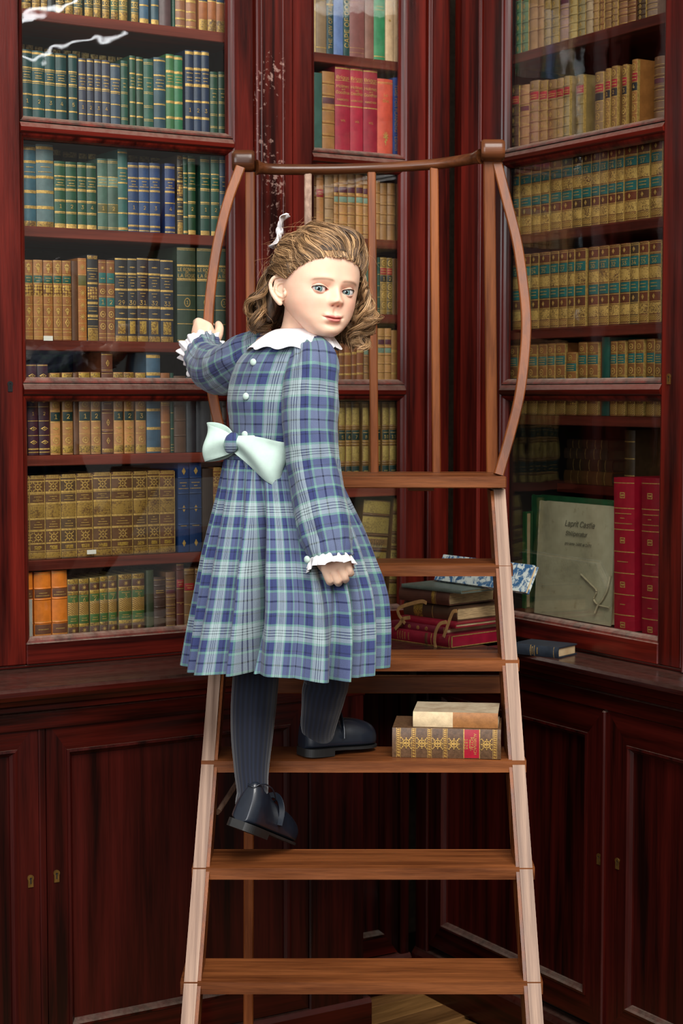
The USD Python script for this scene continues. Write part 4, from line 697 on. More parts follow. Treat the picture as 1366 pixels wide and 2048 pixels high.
shelf_row('L', WL, SL[4], sn, (30, 910, e), [(62, 88, 130, 'wreath', WREATH, 'gilt wreath volume cut by the door edge', None, gW)] + [(a, b, y, 'wreath', c, 'brown volume with gilt wreaths', None, gW) for a, b, y, c in ((90, 183, 128, WREATH), (185, 277, 124, (88, 58, 34)), (279, 373, 120, (80, 58, 38)), (375, 473, 115, WREATH), (476, 585, 108, (84, 56, 34)), (588, 717, 105, (96, 62, 34)), (719, 804, 102, (88, 60, 32)), (806, 880, 97, (86, 58, 32)), (881, 972, 97, (92, 58, 34)))]
 + [(990, 1057, 52, 'azure', AZU, 'azure blue leather volume', None, gZ), (1060, 1133, 48, 'azure', AZU, 'azure blue leather volume', None, gZ), (1138, 1202, 85, 'plain', (48, 34, 26), 'dark mottled brown book', None, None), (1204, 1254, 78, 'wreath', (120, 76, 44), 'gilt tan book behind the skirt', None, None), (1258, 1325, 80, 'plain', (66, 44, 30), 'brown book hidden by the skirt', None, None)], depth=.24, rnd=.07)
gO, gV = 'orange half-leather volumes', 'olive volumes with green labels'
sn = 'lowest shelf, wide bookcase'
shelf_row('L', WL, ZB + .002, sn, (30, 1110, e), [(58, 109, 108, 'orange', ORA, 'orange leather volume behind a grey card', None, gO), (119, 223, 105, 'orange', ORA, 'wide orange leather volume', None, gO), (227, 321, 97, 'orange', ORA, 'orange leather volume', None, gO), (322, 388, 150, 'olivegreen', OLV, 'olive green-labelled volume', 4, gV), (390, 450, 147, 'olivegreen', OLV, 'olive green-labelled volume', 6, gV), (456, 515, 140, 'olivegreen', OLV, 'olive green-labelled volume', 2, gV), (516, 567, 132, 'olivegreen', OLV, 'olive green-labelled volume', 1, gV), (568, 620, 128, 'olivegreen', OLV, 'olive green-labelled volume', 7, gV), (632, 713, 120, 'olivegreen', OLV, 'olive green-labelled volume', 3, gV), (714, 790, 115, 'olivegreen', OLV, 'olive green-labelled volume', 5, gV),
 (799, 844, 95, 'plain', (50, 58, 38), 'plain dark olive book', None, None), (846, 917, 138, 'brownribs', (66, 44, 36), 'dark brown ribbed book', None, None), (919, 976, 106, 'calfribs', (108, 74, 50), 'worn tan ribbed book', None, None), (982, 1028, 50, 'redlabel', (82, 36, 28), 'tall reddish book with red label', None, None), (1030, 1092, 82, 'redlabel', (104, 74, 44), 'tan book with red label', None, None), (1096, 1150, 80, 'redlabel', (96, 66, 42), 'brown book with red label by the skirt', None, None), (1154, 1225, 90, 'plain', (70, 44, 30), 'brown book hidden by the skirt', None, None)], depth=.20)
a, b = uz('L', 30 + 66 / e, 1110 + 545 / e, WL + .04), uz('L', 30 + 104 / e, 1110 + 268 / e, WL + .04)
fc = chbox(a[0], b[0], WL + .0385, WL + .0405, ZB + .002, b[1], .0005); cd = thing('card_folder', 'pale grey card folder standing before the first orange volume', 'folder'); part(cd, 'card', xform(fc, wall_matrix('L')), plain('grey_card', (150, 142, 132), .8, .08))
for (x0, x1, y0, y1, zz, lab) in ((176, 232, 552, 581, SL[2], 'small white card on the shelf under the tan calf volumes'), (440, 495, 575, 604, SL[4], 'small white card on the shelf under the gilt wreath volumes')):
    yy = 490 if zz == SL[2] else 910; a, b = uz('L', 30 + x0 / e, yy + y1 / e, WL + .033), uz('L', 30 + x1 / e, yy + y0 / e, WL + .033)
    cd = thing('shelf_card', lab, 'card'); part(cd, 'card', xform(chbox(a[0], b[0], WL + .0345, WL + .0358, a[1], b[1], .0003), wall_matrix('L')), plain('white_card_%d' % yy, (206, 200, 190), .7, .04))

# narrow bookcase
c2 = 6.209
shelf_row('L', WM, SM[0], 'upper shelf, narrow bookcase', (610, 0, c2), [(72, 137, -240, 'plain', (196, 166, 120), 'torn cream book', None, None), (140, 269, -250, 'tantext', (140, 112, 84), 'tan cloth book', None, None), (270, 357, -230, 'tarsus', (38, 62, 68), 'dark teal book with red lettering', None, None), (359, 479, -260, 'plain', (84, 102, 144), 'dusty blue book', None, None), (481, 557, -250, 'goodhope', (28, 62, 60), 'deep teal book with gold lettering', None, None), (558, 746, -270, 'mauve', (128, 74, 70), 'wide mauve book', None, None), (749, 860, -255, 'plain', (118, 80, 68), 'mauve brown book', None, None), (861, 1000, -255, 'grn', (44, 112, 72), 'bright green cloth book', None, None), (1003, 1106, -250, 'paper', (186, 152, 118), 'tattered paper-bound book', None, 'pair of tattered paper-bound books'), (1108, 1196, -250, 'paper', (180, 146, 112), 'tattered paper-bound book', None, 'pair of tattered paper-bound books'), (1197, 1240, -240, 'plain', (62, 90, 116), 'slim blue book', None, None)], rnd=.08)
shelf_row('L', WM, 1.921, 'second shelf, narrow bookcase', (610, 120, c2), [(74, 217, 160, 'plain', (50, 84, 76), 'worn teal cloth book', None, None), (219, 373, 148, 'calfribs', (138, 92, 50), 'tan calf ribbed book', None, None), (380, 567, 62, 'crimson', (148, 26, 48), 'tall crimson volume', 'I', 'three crimson volumes'), (568, 727, 88, 'crimson', (152, 30, 50), 'tall crimson volume', 'II', 'three crimson volumes'), (732, 906, 103, 'crimson', (148, 28, 48), 'tall crimson volume', 'III', 'three crimson volumes'), (907, 1098, 240, 'loeb', (204, 78, 58), 'orange red cloth book', None, None), (1099, 1166, 225, 'planning', (42, 66, 126), 'blue book with white lettering', None, None), (1168, 1232, 205, 'moons', (32, 40, 92), 'navy book with gilt moons', None, None)], rnd=.08)
gX = 'tan law volumes with purple labels'
shelf_row('L', WM, SM[1], 'third shelf, narrow bookcase', (610, 330, c2), [(70, 145, 95, 'tanplain', (112, 76, 44), 'tan book behind the hair ribbon', None, None), (147, 237, 100, 'redlabel', (158, 106, 62), 'tan book with red head label', None, None), (254, 360, 110, 'tanplain', (154, 118, 82), 'pale tan book with torn teal label', None, None), (362, 418, 115, 'tanpurple', (150, 104, 60), 'tan ribbed law volume', None, gX), (430, 535, 118, 'tanpurple', (160, 110, 62), 'wide tan ribbed law volume', None, gX), (536, 627, 122, 'tanpurple', (156, 108, 64), 'tan ribbed law volume', None, gX), (640, 727, 125, 'tanpurple', (158, 108, 60), 'tan ribbed law volume', None, gX), (729, 800, 140, 'tanpurple', (152, 106, 62), 'slim tan ribbed law volume', None, gX), (806, 872, 190, 'tanplain', (148, 102, 58), 'tan ribbed book behind the spindle', None, None),
 (876, 938, 200, 'tanplain', (152, 106, 60), 'tan ribbed book', None, 'plain tan ribbed books'), (940, 1022, 228, 'tanplain', (140, 98, 56), 'tan ribbed book', None, 'plain tan ribbed books'), (1030, 1130, 230, 'tanplain', (138, 96, 56), 'wide tan ribbed book', None, 'plain tan ribbed books'), (1155, 1230, 238, 'tanplain', (118, 86, 54), 'shaded tan ribbed book', None, 'plain tan ribbed books')], depth=.18)  # last cover is darker in colour, standing in for shade at the row end
c3 = 7.315
shelf_row('L', WM, SM[2], 'fourth shelf, narrow bookcase', (700, 500, c3), [(-560, -450, 130, 'tanplain', (110, 92, 60), 'tan book hidden by the hair', None, None), (100, 230, 160, 'plain', (112, 120, 84), 'pale olive book beside the curls', None, None), (235, 400, 150, 'plain', (58, 86, 66), 'green book behind the spindle', None, None), (405, 445, 112, 'thin', (22, 62, 50), 'thin green book', None, None), (447, 545, 112, 'redblack', (122, 92, 40), 'olive gilt volume', 1, 'olive gilt volumes with red labels'), (547, 625, 118, 'redblack', (96, 74, 38), 'olive gilt volume', 2, 'olive gilt volumes with red labels'), (628, 690, 130, 'plain', (98, 64, 34), 'plain brown book', None, None), (692, 760, 130, 'redblack', (88, 64, 36), 'dark gilt volume', 3, 'olive gilt volumes with red labels')], depth=.17)
c4 = 6.4
shelf_row('L', WM, 1.414, 'fifth shelf, narrow bookcase', (640, 640, c4), [(-60, 10, 210, 'tanplain', (110, 74, 42), 'tan book behind the collar', None, None), (12, 56, 205, 'tanpurple', (116, 76, 42), 'slim tan purple-labelled book', None, None), (60, 156, 205, 'tanpurple', (136, 86, 46), 'tan purple-labelled book', None, None)] + [(a, b, y, 'tanbands', c, 'chestnut brown book', None, 'row of chestnut brown books by the collar') for a, b, y, c in ((160, 242, 215, (122, 74, 40)), (246, 318, 205, (118, 68, 38)), (321, 408, 195, (126, 74, 40)), (411, 474, 180, (118, 68, 40)), (477, 562, 145, (120, 68, 40)))] + [(565, 622, 150, 'tanpurple', (130, 92, 58), 'tan label book beside the spindle', None, None), (640, 740, 130, 'tanplain', (130, 86, 46), 'tan book behind the middle spindle', None, None), (748, 832, 110, 'tanpurple', (156, 112, 64), 'tan volume with purple label', None, 'pair of tan volumes with purple labels'), (835, 920, 110, 'tanpurple', (156, 110, 64), 'tan volume with purple label', None, 'pair of tan volumes with purple labels'), (921, 1012, 135, 'tanbands', (150, 104, 54), 'plain golden tan book', None, None), (1016, 1086, 148, 'tanbands', (124, 86, 46), 'shaded golden tan book', None, None)], depth=.17)  # shaded book repeats its neighbour's tan, darkened in colour for the shade
shelf_row('L', WM, SM[3], 'sixth shelf, narrow bookcase', (640, 640, c4), [(a, b, 1052, 'twogold', (128, 92, 46), 'tan volume with two dark green labels', nn, 'tan volumes with two dark green labels') for nn, a, b in ((3, 60, 148), (4, 152, 240), (5, 245, 332), (6, 337, 415), (7, 417, 517), (8, 550, 632), (9, 660, 790), (10, 806, 897), (11, 899, 992), (12, 1010, 1080))], depth=.18, rnd=.22)
c5 = 7.879
VEL = (112, 92, 50)
shelf_row('L', WM, ZB + .002, 'lowest shelf, narrow bookcase', (690, 980, c5), [(20, 150, 230, 'vellum7', VEL, 'gilt vellum folio hidden by the dress', None, None, -.06)], depth=.24, rnd=.1)
def leaning(px0, px1, py, deg, words_, texts, tilt_w=.0):
    wv = WM + .05; a, b = uz('L', px0, py, wv), uz('L', px1, py, wv); w = b[0] - a[0]; al = math.radians(deg)
    zt = (a[1] + b[1]) / 2; h = (zt - ZB - .002) / math.cos(al); ux = (a[0] + b[0]) / 2 - math.sin(al) * h
    Mx = wall_matrix('L', ux, wv, ZB + .0025 + math.sin(al) * w / 2) @ trimesh.transformations.rotation_matrix(al, [0, 1, 0])
    build_book('book', words_, None, Mx, Spine(w, h, .22, .1), leather((98, 66, 40)), resolve(STY['vellum7']) + [('t', z_, s_, t_) for z_, s_, t_ in texts], gold=plain('ink_' + words_[:4].strip(), (52, 40, 26), .7))
leaning(731, 785, 1004, 5.5, 'thick vellum history leaning toward its neighbour behind the skirt', [(.61, .0085, 'HISTOIRE'), (.575, .0075, 'DE FRAY'), (.45, .008, 'TOME')])
leaning(789, 812, 997, 3.6, 'vellum history leaning against the narrow bookcase door edge', [(.63, .0085, 'HISTO'), (.59, .0085, 'DE MI'), (.47, .008, 'TOME')])

# corner bookcase
c6 = 3.903
gc1 = 'old gilt calf books on the top shelf of the corner bookcase'
shelf_row('R', WR, SR[0], 'topmost shelf, corner bookcase', (990, 0, c6), [(a, b, -150, s_, c, w_, None, gc1) for a, b, s_, c, w_ in [(160, 202, 'ribgilt', (66, 96, 70), 'green speckled gilt book'), (203, 256, 'ribgilt', (86, 112, 82), 'pale green gilt book'), (257, 326, 'tanplain', (150, 112, 76), 'tan ribbed book'), (328, 376, 'tanplain', (140, 104, 74), 'slim tan ribbed book'), (378, 429, 'ribgilt', (134, 108, 70), 'tan gilt book'), (430, 492, 'ribgilt', (128, 104, 70), 'olive tan gilt book'), (497, 566, 'calfribs', (146, 112, 104), 'pinkish calf book'), (568, 636, 'ribgilt', (150, 126, 80), 'golden ribbed book'), (640, 700, 'ribgilt', (140, 122, 86), 'faded gilt book'), (703, 760, 'tanplain', (150, 126, 98), 'pale calf book'), (762, 806, 'ribgilt', (140, 106, 64), 'slim gilt book'), (812, 851, 'ribgilt', (120, 80, 40), 'dark gilt book'), (855, 904, 'calfribs', (128, 92, 54), 'brown calf book'), (905, 955, 'ribgilt', (132, 98, 64), 'calf gilt book'), (957, 1026, 'calfribs', (128, 86, 60), 'reddish calf book'), (1028, 1092, 'calfribs', (118, 74, 48), 'chestnut calf book'), (1100, 1171, 'ribgilt', (66, 46, 30), 'dark book with bright gilt'), (1175, 1258, 'calfribs', (124, 98, 82), 'pale wide calf book')]], depth=.16)
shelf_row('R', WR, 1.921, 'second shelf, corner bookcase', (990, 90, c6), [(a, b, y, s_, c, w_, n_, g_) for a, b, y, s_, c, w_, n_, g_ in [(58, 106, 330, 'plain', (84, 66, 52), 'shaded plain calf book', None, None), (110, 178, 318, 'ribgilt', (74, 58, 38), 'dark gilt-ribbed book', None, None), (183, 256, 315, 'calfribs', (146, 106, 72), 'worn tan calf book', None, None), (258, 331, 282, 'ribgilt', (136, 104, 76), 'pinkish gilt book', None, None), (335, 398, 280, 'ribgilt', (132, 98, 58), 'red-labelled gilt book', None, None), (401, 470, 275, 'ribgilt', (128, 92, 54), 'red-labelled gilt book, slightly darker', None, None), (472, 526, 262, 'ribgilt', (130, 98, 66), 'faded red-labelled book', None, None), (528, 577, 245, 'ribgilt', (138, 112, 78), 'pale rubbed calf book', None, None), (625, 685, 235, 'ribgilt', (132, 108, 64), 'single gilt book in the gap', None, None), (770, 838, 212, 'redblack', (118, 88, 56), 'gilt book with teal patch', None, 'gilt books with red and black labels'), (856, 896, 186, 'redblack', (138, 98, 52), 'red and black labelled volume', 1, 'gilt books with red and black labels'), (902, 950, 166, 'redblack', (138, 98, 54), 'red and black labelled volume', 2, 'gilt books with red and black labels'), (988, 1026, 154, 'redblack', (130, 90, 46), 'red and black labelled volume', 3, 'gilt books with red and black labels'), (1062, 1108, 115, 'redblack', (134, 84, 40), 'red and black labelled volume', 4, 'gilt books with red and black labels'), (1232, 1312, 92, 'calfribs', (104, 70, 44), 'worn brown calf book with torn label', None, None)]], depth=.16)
c7 = 4.139
def line(x, a, b): return a[1] + (x - a[0]) / (b[0] - a[0]) * (b[1] - a[1])
G18 = (92, 46, 28)
shelf_row('R', WR, SR[1], 'third shelf, corner bookcase', (1010, 250, c7), [(a, b, line((a + b) / 2, (160, 268), (1245, 80)), 'gilt18', c, 'gilt volume with teal labels, number', nn, 'gilt volumes numbered four to eighteen') for nn, a, b, c in ((4, 62, 114, (74, 40, 26)), (5, 118, 210, G18), (6, 214, 289, G18), (7, 290, 362, (90, 42, 28)), (8, 371, 461, (88, 38, 28)), (9, 463, 551, (92, 42, 30)), (10, 553, 632, (64, 40, 26)), (11, 634, 710, (62, 40, 26)), (12, 711, 781, G18), (13, 782, 850, (76, 44, 28)), (14, 851, 916, G18), (15, 917, 981, (76, 44, 28)), (16, 983, 1087, (98, 46, 26)), (17, 1091, 1192, (78, 44, 28)), (18, 1204, 1297, (88, 44, 28)))], depth=.17, rnd=.1)
shelf_row('R', WR, SR[2], 'fourth shelf, corner bookcase', (1010, 460, c7), [(a, b, line((a + b) / 2, (95, 208), (1240, 84)), 'gilt18', c, 'gilt volume with teal labels, number', nn, 'gilt volumes numbered twenty-two to thirty-six') for nn, a, b, c in ((22, 55, 136, G18), (23, 138, 203, G18), (24, 204, 273, (78, 44, 28)), (25, 275, 364, G18), (26, 366, 438, (88, 48, 28)), (27, 439, 511, G18), (28, 512, 571, (92, 50, 32)), (29, 572, 662, (90, 46, 30)), (30, 686, 769, G18), (31, 770, 853, (92, 50, 28)), (32, 854, 942, (84, 44, 28)), (33, 948, 1030, G18), (34, 1031, 1104, (56, 40, 28)), (35, 1107, 1184, G18), (36, 1188, 1287, (92, 46, 28)))], depth=.17, rnd=.1)
c8 = 4.018
shelf_row('R', WR, SR[3], 'fifth shelf, corner bookcase', (1000, 660, c8), [(a, b, y, s_, c, w_, None, g_) for a, b, y, s_, c, w_, g_ in [(66, 136, 125, 'gilthoney', (96, 60, 34), 'honeycomb gilt volume by the ladder arm', None), (139, 205, 122, 'gilthoney', (100, 64, 34), 'honeycomb gilt volume behind the ladder arm', None), (208, 291, 118, 'gilthoney', (118, 74, 36), 'honeycomb gilt volume', 'gilt honeycomb volumes with teal labels'), (299, 371, 115, 'gilthoney', (116, 72, 36), 'honeycomb gilt volume', 'gilt honeycomb volumes with teal labels'), (373, 436, 110, 'gilthoney', (116, 74, 38), 'honeycomb gilt volume', 'gilt honeycomb volumes with teal labels'), (437, 517, 106, 'gilthoney', (120, 72, 36), 'honeycomb gilt volume', 'gilt honeycomb volumes with teal labels'), (524, 607, 180, 'gilthoney', (122, 76, 38), 'shorter honeycomb gilt volume', 'gilt honeycomb volumes with teal labels'), (624, 691, 100, 'gilthoney', (118, 74, 36), 'honeycomb gilt volume', 'gilt honeycomb volumes with teal labels'), (693, 782, 98, 'gilthoney', (120, 76, 38), 'honeycomb gilt volume', 'gilt honeycomb volumes with teal labels'), (812, 876, 60, 'plain', (8, 62, 52), 'plain dark teal book', None), (884, 936, 92, 'gilthoney', (118, 74, 36), 'honeycomb gilt volume', 'gilt honeycomb volumes with teal labels'), (937, 1002, 88, 'gilthoney', (118, 76, 38), 'honeycomb gilt volume', 'gilt honeycomb volumes with teal labels'), (1026, 1082, 80, 'gilthoney', (112, 70, 34), 'honeycomb gilt volume', 'gilt honeycomb volumes with teal labels'), (1084, 1152, 78, 'gilthoney', (112, 70, 34), 'honeycomb gilt volume', 'gilt honeycomb volumes with teal labels'), (1174, 1238, 74, 'gilthoney', (116, 72, 34), 'honeycomb gilt volume', 'gilt honeycomb volumes with teal labels'), (1240, 1300, 84, 'gilthoney', (112, 70, 34), 'honeycomb gilt volume', 'gilt honeycomb volumes with teal labels')]], depth=.17, rnd=.1)
# ---------------------------------------------------------------- folios and red volumes at the bottom of the corner bookcase
def lie(P, d, n_in, up=-1):
    """matrix of a book lying on its side: local z (its height) along d, its spine facing away from n_in; up=-1 puts the head of the book at the end of d with lettering reading downwards"""
    Mx = np.eye(4); z = np.array([0, 0, 1.0]); d = d / np.linalg.norm(d); Mx[:3, 2] = d; Mx[:3, 0] = z * up; Mx[:3, 1] = np.cross(d, Mx[:3, 0]); Mx[:3, 3] = P
    return Mx
rw = WR + .05
RED = leather((134, 6, 30), .45, .2)
for i, (x0, x1, yt, num, lb) in enumerate(((1225, 1266, 955, 'I', 'tall bright red volume standing right of the vellum folder'), (1281, 1320, 956, 'II', 'tall bright red volume against the corner bookcase door edge'))):
    a, b = uz('R', x0, yt, rw), uz('R', x1, yt, rw); h = a[1] - ZB - .002; w = b[0] - a[0]; al = -.02
    Mx = wall_matrix('R', (a[0] + b[0]) / 2 + .0005 - math.sin(al) * h * .8, rw, ZB + .0025 + abs(math.sin(al)) * w / 2) @ trimesh.transformations.rotation_matrix(al, [0, 1, 0])
    build_book('book', lb, 'pair of tall bright red volumes', Mx, Spine(w, h, .14, .07), RED, resolve(STY['redset']))
def folio(name, label, px0, px1, pyt, w, th, col, lean=0., m=None):
    a, b = uz('R', px0, pyt, w), uz('R', px1, pyt, w); a = (max(a[0], UR_IN[0] + .005), a[1]); W_, H_ = b[0] - a[0], a[1] - ZB - .002
    t = thing(name, label, 'book' if name == 'folio' else 'folder', mat4=wall_matrix('R', a[0], w + math.sin(lean) * 0, ZB + .0028 + lean * .03) @ trimesh.transformations.rotation_matrix(-lean, [1, 0, 0]))
    mt = m or leather(col, .6, .3)
    g = trimesh.creation.box((W_, .004, H_)); g.apply_translation([W_ / 2, .002, H_ / 2]); g = g.subdivide().subdivide().subdivide().subdivide()
    V = g.vertices; V[:, 1] += .003 * (meshkit.fbm(np.c_[V[:, 0] * 14, V[:, 2] * 14, V[:, 2] * 0 + px0], 3) - .5) * (V[:, 2] > .004); e_ = (V[:, 0] > W_ - .002) | (V[:, 2] > H_ - .002); V[e_, 2] += .004 * (meshkit.noise(np.c_[V[e_, 0] * 50, V[e_, 2] * 50, np.zeros(e_.sum())], 3) - .5) * (V[e_, 2] > .01)
    part(t, 'front_board', g, mt, smooth=40)
    part(t, 'page_block', chbox(.004, W_ - .004, .006, th - .004, .002, H_ - .005, .0005), PAPER)
    part(t, 'back_board', chbox(0, W_, th - .003, th, 0, H_, .0005), mt)
    part(t, 'spine', xform(chbox(-.003, .001, .0, th, .0, H_ - .001, .0008), np.eye(4)), plain('folio_spine_%d' % px0, tuple(int(c * .8 + 14) for c in col), .7, .3))
    return t, W_, H_
VELM = M('vellum_wrapper', {'g': ('geometry', {}), 'n': ('noise_texture', {'scale': 9.0, 'detail': 6.0, 'roughness': .65}), 'n2': ('noise_texture', {'scale': 60.0, 'detail': 3.0}), 'r': ('rgb_ramp', {'ramp': [(.2, s2l((112, 106, 84))), (.45, s2l((150, 142, 114))), (.7, s2l((172, 164, 136)))]}), 'r2': ('rgb_ramp', {'ramp': [(.22, (.5, .42, .3)), (.36, (1, 1, 1))]}), 'm': ('mix', {'mix_type': 'multiply', 'fac': .7}), 'p': ('principled_bsdf', {'roughness': .6})},
     [('g.position', 'n.vector'), ('g.position', 'n2.vector'), ('n.fac', 'r.fac'), ('n2.fac', 'r2.fac'), ('r.color', 'm.color1'), ('r2.color', 'm.color2'), ('m.color', 'p.base_color')])
folio('folio', 'small green folio standing at the hinge side of the corner bookcase', 1022, 1052, 1021, WR + .10, .02, (26, 74, 34))
folio('folio', 'large green folio half hidden behind the pale vellum folder', 1058, 1226, 990, WR + .125, .03, (24, 76, 42))
vf, vW, vH = folio('vellum_folder', 'pale handwritten vellum folder with a knotted string tie', 1071, 1222, 1003, WR + .062, .022, (150, 142, 114), .05, VELM)
INK = plain('faded_ink', (70, 66, 52), .8)
for s_, zz, hh, ux in (('Laprit Castle', .80, .0125, .56), ('Shiliperatur', .72, .010, .52), ('pro anno 1680 et 1691', .64, .006, .55)):
    m = text2d(s_, hh); V = m.vertices.copy(); part(vf, 'handwriting', trimesh.Trimesh(np.stack([V[:, 0] + V[:, 1] * .25 + ux * vW, -V[:, 2] - .0016, V[:, 1] + zz * vH], 1), m.faces, process=False), INK)
sp_ = [(.62, .40), (.75, .33), (.83, .28), (.80, .21), (.86, .165), (1.0, .155)]
part(vf, 'string_tie', sweep(catmull([(x * vW, -.004, z * vH) for x, z in sp_], 30), circ(.0022, 6)), plain('vellum_string', (150, 138, 108), .7))
part(vf, 'string_tie', sweep(catmull([(x * vW, -.0055, z * vH) for x, z in [(1.0, .42), (.97, .30), (.92, .22), (.86, .155), (.83, .09)]], 24), circ(.0024, 6)), plain('vellum_string_end', (158, 146, 116), .7))
hz = uz('R', 1070, 963, WR + .2)[1]
part(side_case, 'half_shelf', wbox('R', -3.16, -2.545, WR + .20, WR + .345, hz - .02, hz, .001), shelf_r)
zc = hz + .0006
for k, (th, c) in enumerate(((.03, (88, 58, 28)), (.026, (58, 42, 28)), (.024, (62, 46, 34)), (.02, (70, 50, 34)))):
    a = a_pile = max(uz('R', 1040, 920, WR + .215)[0], UR_IN[0] + .006); P = UR * (a + .01 * (k % 2)) + NR * (WR + .215) + np.array([0, 0, zc + th / 2])
    build_book('book', f'shadowed old book, {ORD[k]} from the bottom of the flat pile inside the corner bookcase', None, lie(P, UR, NR), Spine(th, .17 - .008 * k, .11, .1), leather(c), [('b', .15, .001), ('b', .3, .001), ('b', .5, .001), ('b', .7, .001), ('b', .85, .001)], paper=leather((66, 50, 34))); zc += th + .0004  # page edges take a dark leather colour that stands in for shade there
a = uz('R', 1112, 920, WR + .215)[0]
build_book('book', 'shadowed upright gilt book beside the flat pile inside the corner bookcase', None, wall_matrix('R', a_pile + .225, WR + .215, hz + .0008), Spine(.035, .125, .11), leather((74, 54, 32)), [('b', .2, .002), ('b', .5, .002), ('b', .8, .002)])

# ---------------------------------------------------------------- the pile in the corner of the counter
P0, P1 = on_z(900, 1297, CTZ), on_z(776, 1278, CTZ); d1 = P0 - P1; L1 = float(np.linalg.norm(d1)); d1 /= L1; d2 = np.cross([0, 0, 1.0], d1)   # d2 points away from the viewer
zc = CTZ + .0006
def pile(name, label, px, py, ln, wd, th, col, deco, yaw=0., mtr=None, paper=None):
    """a lying book with the near corner of its spine at the pixel, on top of what lies below"""
    global zc
    Pn = on_z(px, py, zc); c, s_ = math.cos(yaw), math.sin(yaw); d = np.array([d1[0] * c - d1[1] * s_, d1[0] * s_ + d1[1] * c, 0])
    t = build_book(name, label, 'books piled in the corner of the counter', lie(Pn - d * ln + np.array([0, 0, th / 2]), d, None), Spine(th, ln, wd, .12), mtr or leather(col, .5, .25), resolve(deco), paper=paper)
    zc += th + .0004; return t
RAG = plain('ragged_pages', (176, 150, 108), .9, .35, 40.0, bump=.5, vscale=(1, 1, 14))
t = pile('book', 'dark red slipcased book with gold edges, lowest of the corner pile', 900, 1297, L1, .19, .0265, (124, 14, 36), [('b', .70, .0016), ('l', .60, .64, 'choc'), ('edge',), ('p', .16, .7), ('p', .2, .7), ('p', .24, .7), ('p', .28, .6), ('p', .34, .6), ('b', .98, .0015)])
part(t, 'slipcase_end', chbox(-.0125, .0125, .004, .187, L1 - .001, L1 + .0012, .0004), leather((130, 14, 40), .4, .2)); part(t, 'gilt_border', cat([chbox(-.0128, -.0108, .003, .188, L1 + .0008, L1 + .0018, .0002), chbox(.0108, .0128, .003, .188, L1 + .0008, L1 + .0018, .0002), chbox(-.0128, .0128, .003, .006, L1 + .0008, L1 + .0018, .0002)]), GOLDD)
pile('book', 'dusky red book with rosettes in the corner pile', 893, 1269, L1 * .9, .17, .0135, (112, 26, 44), [('o', .2, .008, 'ring'), ('o', .35, .008, 'ring'), ('o', .5, .008, 'ring'), ('o', .65, .008, 'ring'), ('b', .95, .001)], .01)
pile('book', 'thin crimson book with bare pages in the corner pile', 911, 1257, L1 * .92, .16, .0105, (138, 16, 40), [], -.01)
pile('book', 'brown cloth book with ragged pages, tied with tan tape, in the corner pile', 913, 1243, L1 * .86, .16, .0300, (74, 50, 32), [('b', .55, .001), ('x', .2, .36, TOOL['fleck'])], .0, paper=RAG)
zc += .0025
pile('book', 'reddish brown cloth book with ragged pages near the top of the pile', 897, 1212, L1 * .79, .15, .0290, (86, 50, 36), [('b', .74, .0008), ('x', .66, .72, TOOL['fleck'])], .02, paper=RAG)
t = pile('portfolio', 'thin grey green portfolio on top of the corner pile', 922, 1188, L1 * .93, .14, .0080, (92, 104, 94), [], .03)
MARBLE = M('blue_marbled_paper', {'g': ('geometry', {}), 'n': ('noise_texture', {'scale': 62.0, 'detail': 5.0, 'roughness': .7, 'distortion': .6}), 'r': ('rgb_ramp', {'ramp': [(.0, s2l((36, 74, 112))), (.47, s2l((48, 92, 132))), (.53, s2l((190, 200, 196))), (1, s2l((214, 216, 206)))]}), 'p': ('principled_bsdf', {'roughness': .6})}, [('g.position', 'n.vector'), ('n.fac', 'r.fac'), ('r.color', 'p.base_color')])
a, b, c_ = on_z(829, 1166, zc), on_z(1010, 1192, zc), 0
mb = thing('marbled_album', 'blue and white marbled album leaning upright on the corner pile', 'book'); dd = (b - a); LL = float(np.linalg.norm(dd)); dd /= LL; nn = np.cross([0, 0, 1.0], dd); back = math.radians(26)
T = np.eye(4); T[:3, 0] = dd; T[:3, 2] = np.array([0, 0, math.cos(back)]) + nn * math.sin(back); T[:3, 1] = np.cross(T[:3, 2], T[:3, 0]); T[:3, 3] = a + nn * .055 + np.array([0, 0, .004])
part(mb, 'board', xform(chbox(0, LL, 0, .003, 0, .062, .0006), T), MARBLE); part(mb, 'page_block', xform(chbox(.003, LL - .003, .0032, .010, .001, .060, .0004), T), PAPER); part(mb, 'board', xform(chbox(0, LL, .0102, .0132, 0, .062, .0006), T), MARBLE)
TAPE = plain('tan_tape', (168, 126, 76), .8, .2)
def ribbon(pts, w=.0042, nrm=(0, 0, 1)):
    return sweep(catmull(pts, 26), rrect(w, .0005, .0004, 2), nrm)
fx = -d2 * .006
tie = thing('tape_tie', 'tan tape ties hanging down the spines of the corner pile', 'ribbon')
for pp in ([(853, 1206), (840, 1203), (800, 1215), (797, 1228), (805, 1240), (810, 1247)], [(820, 1235), (806, 1238), (799, 1248), (790, 1258)], [(914, 1222), (906, 1224), (899, 1240), (893, 1258), (887, 1274)], [(893, 1244), (880, 1248), (872, 1262), (869, 1280), (871, 1295)]):
    # hang on the plane just in front of the pile's spines
    q = []
    for (px, py) in pp:
        r = ray(px, py); t_ = ((P0 + fx * 1.4 - CAM) @ d2) / (r @ d2); q.append(CAM + r * t_)
    part(tie, 'tape', sweep(catmull(q, 26), rrect(.0040, .0006, .0005, 2), tuple(-d2)), TAPE)
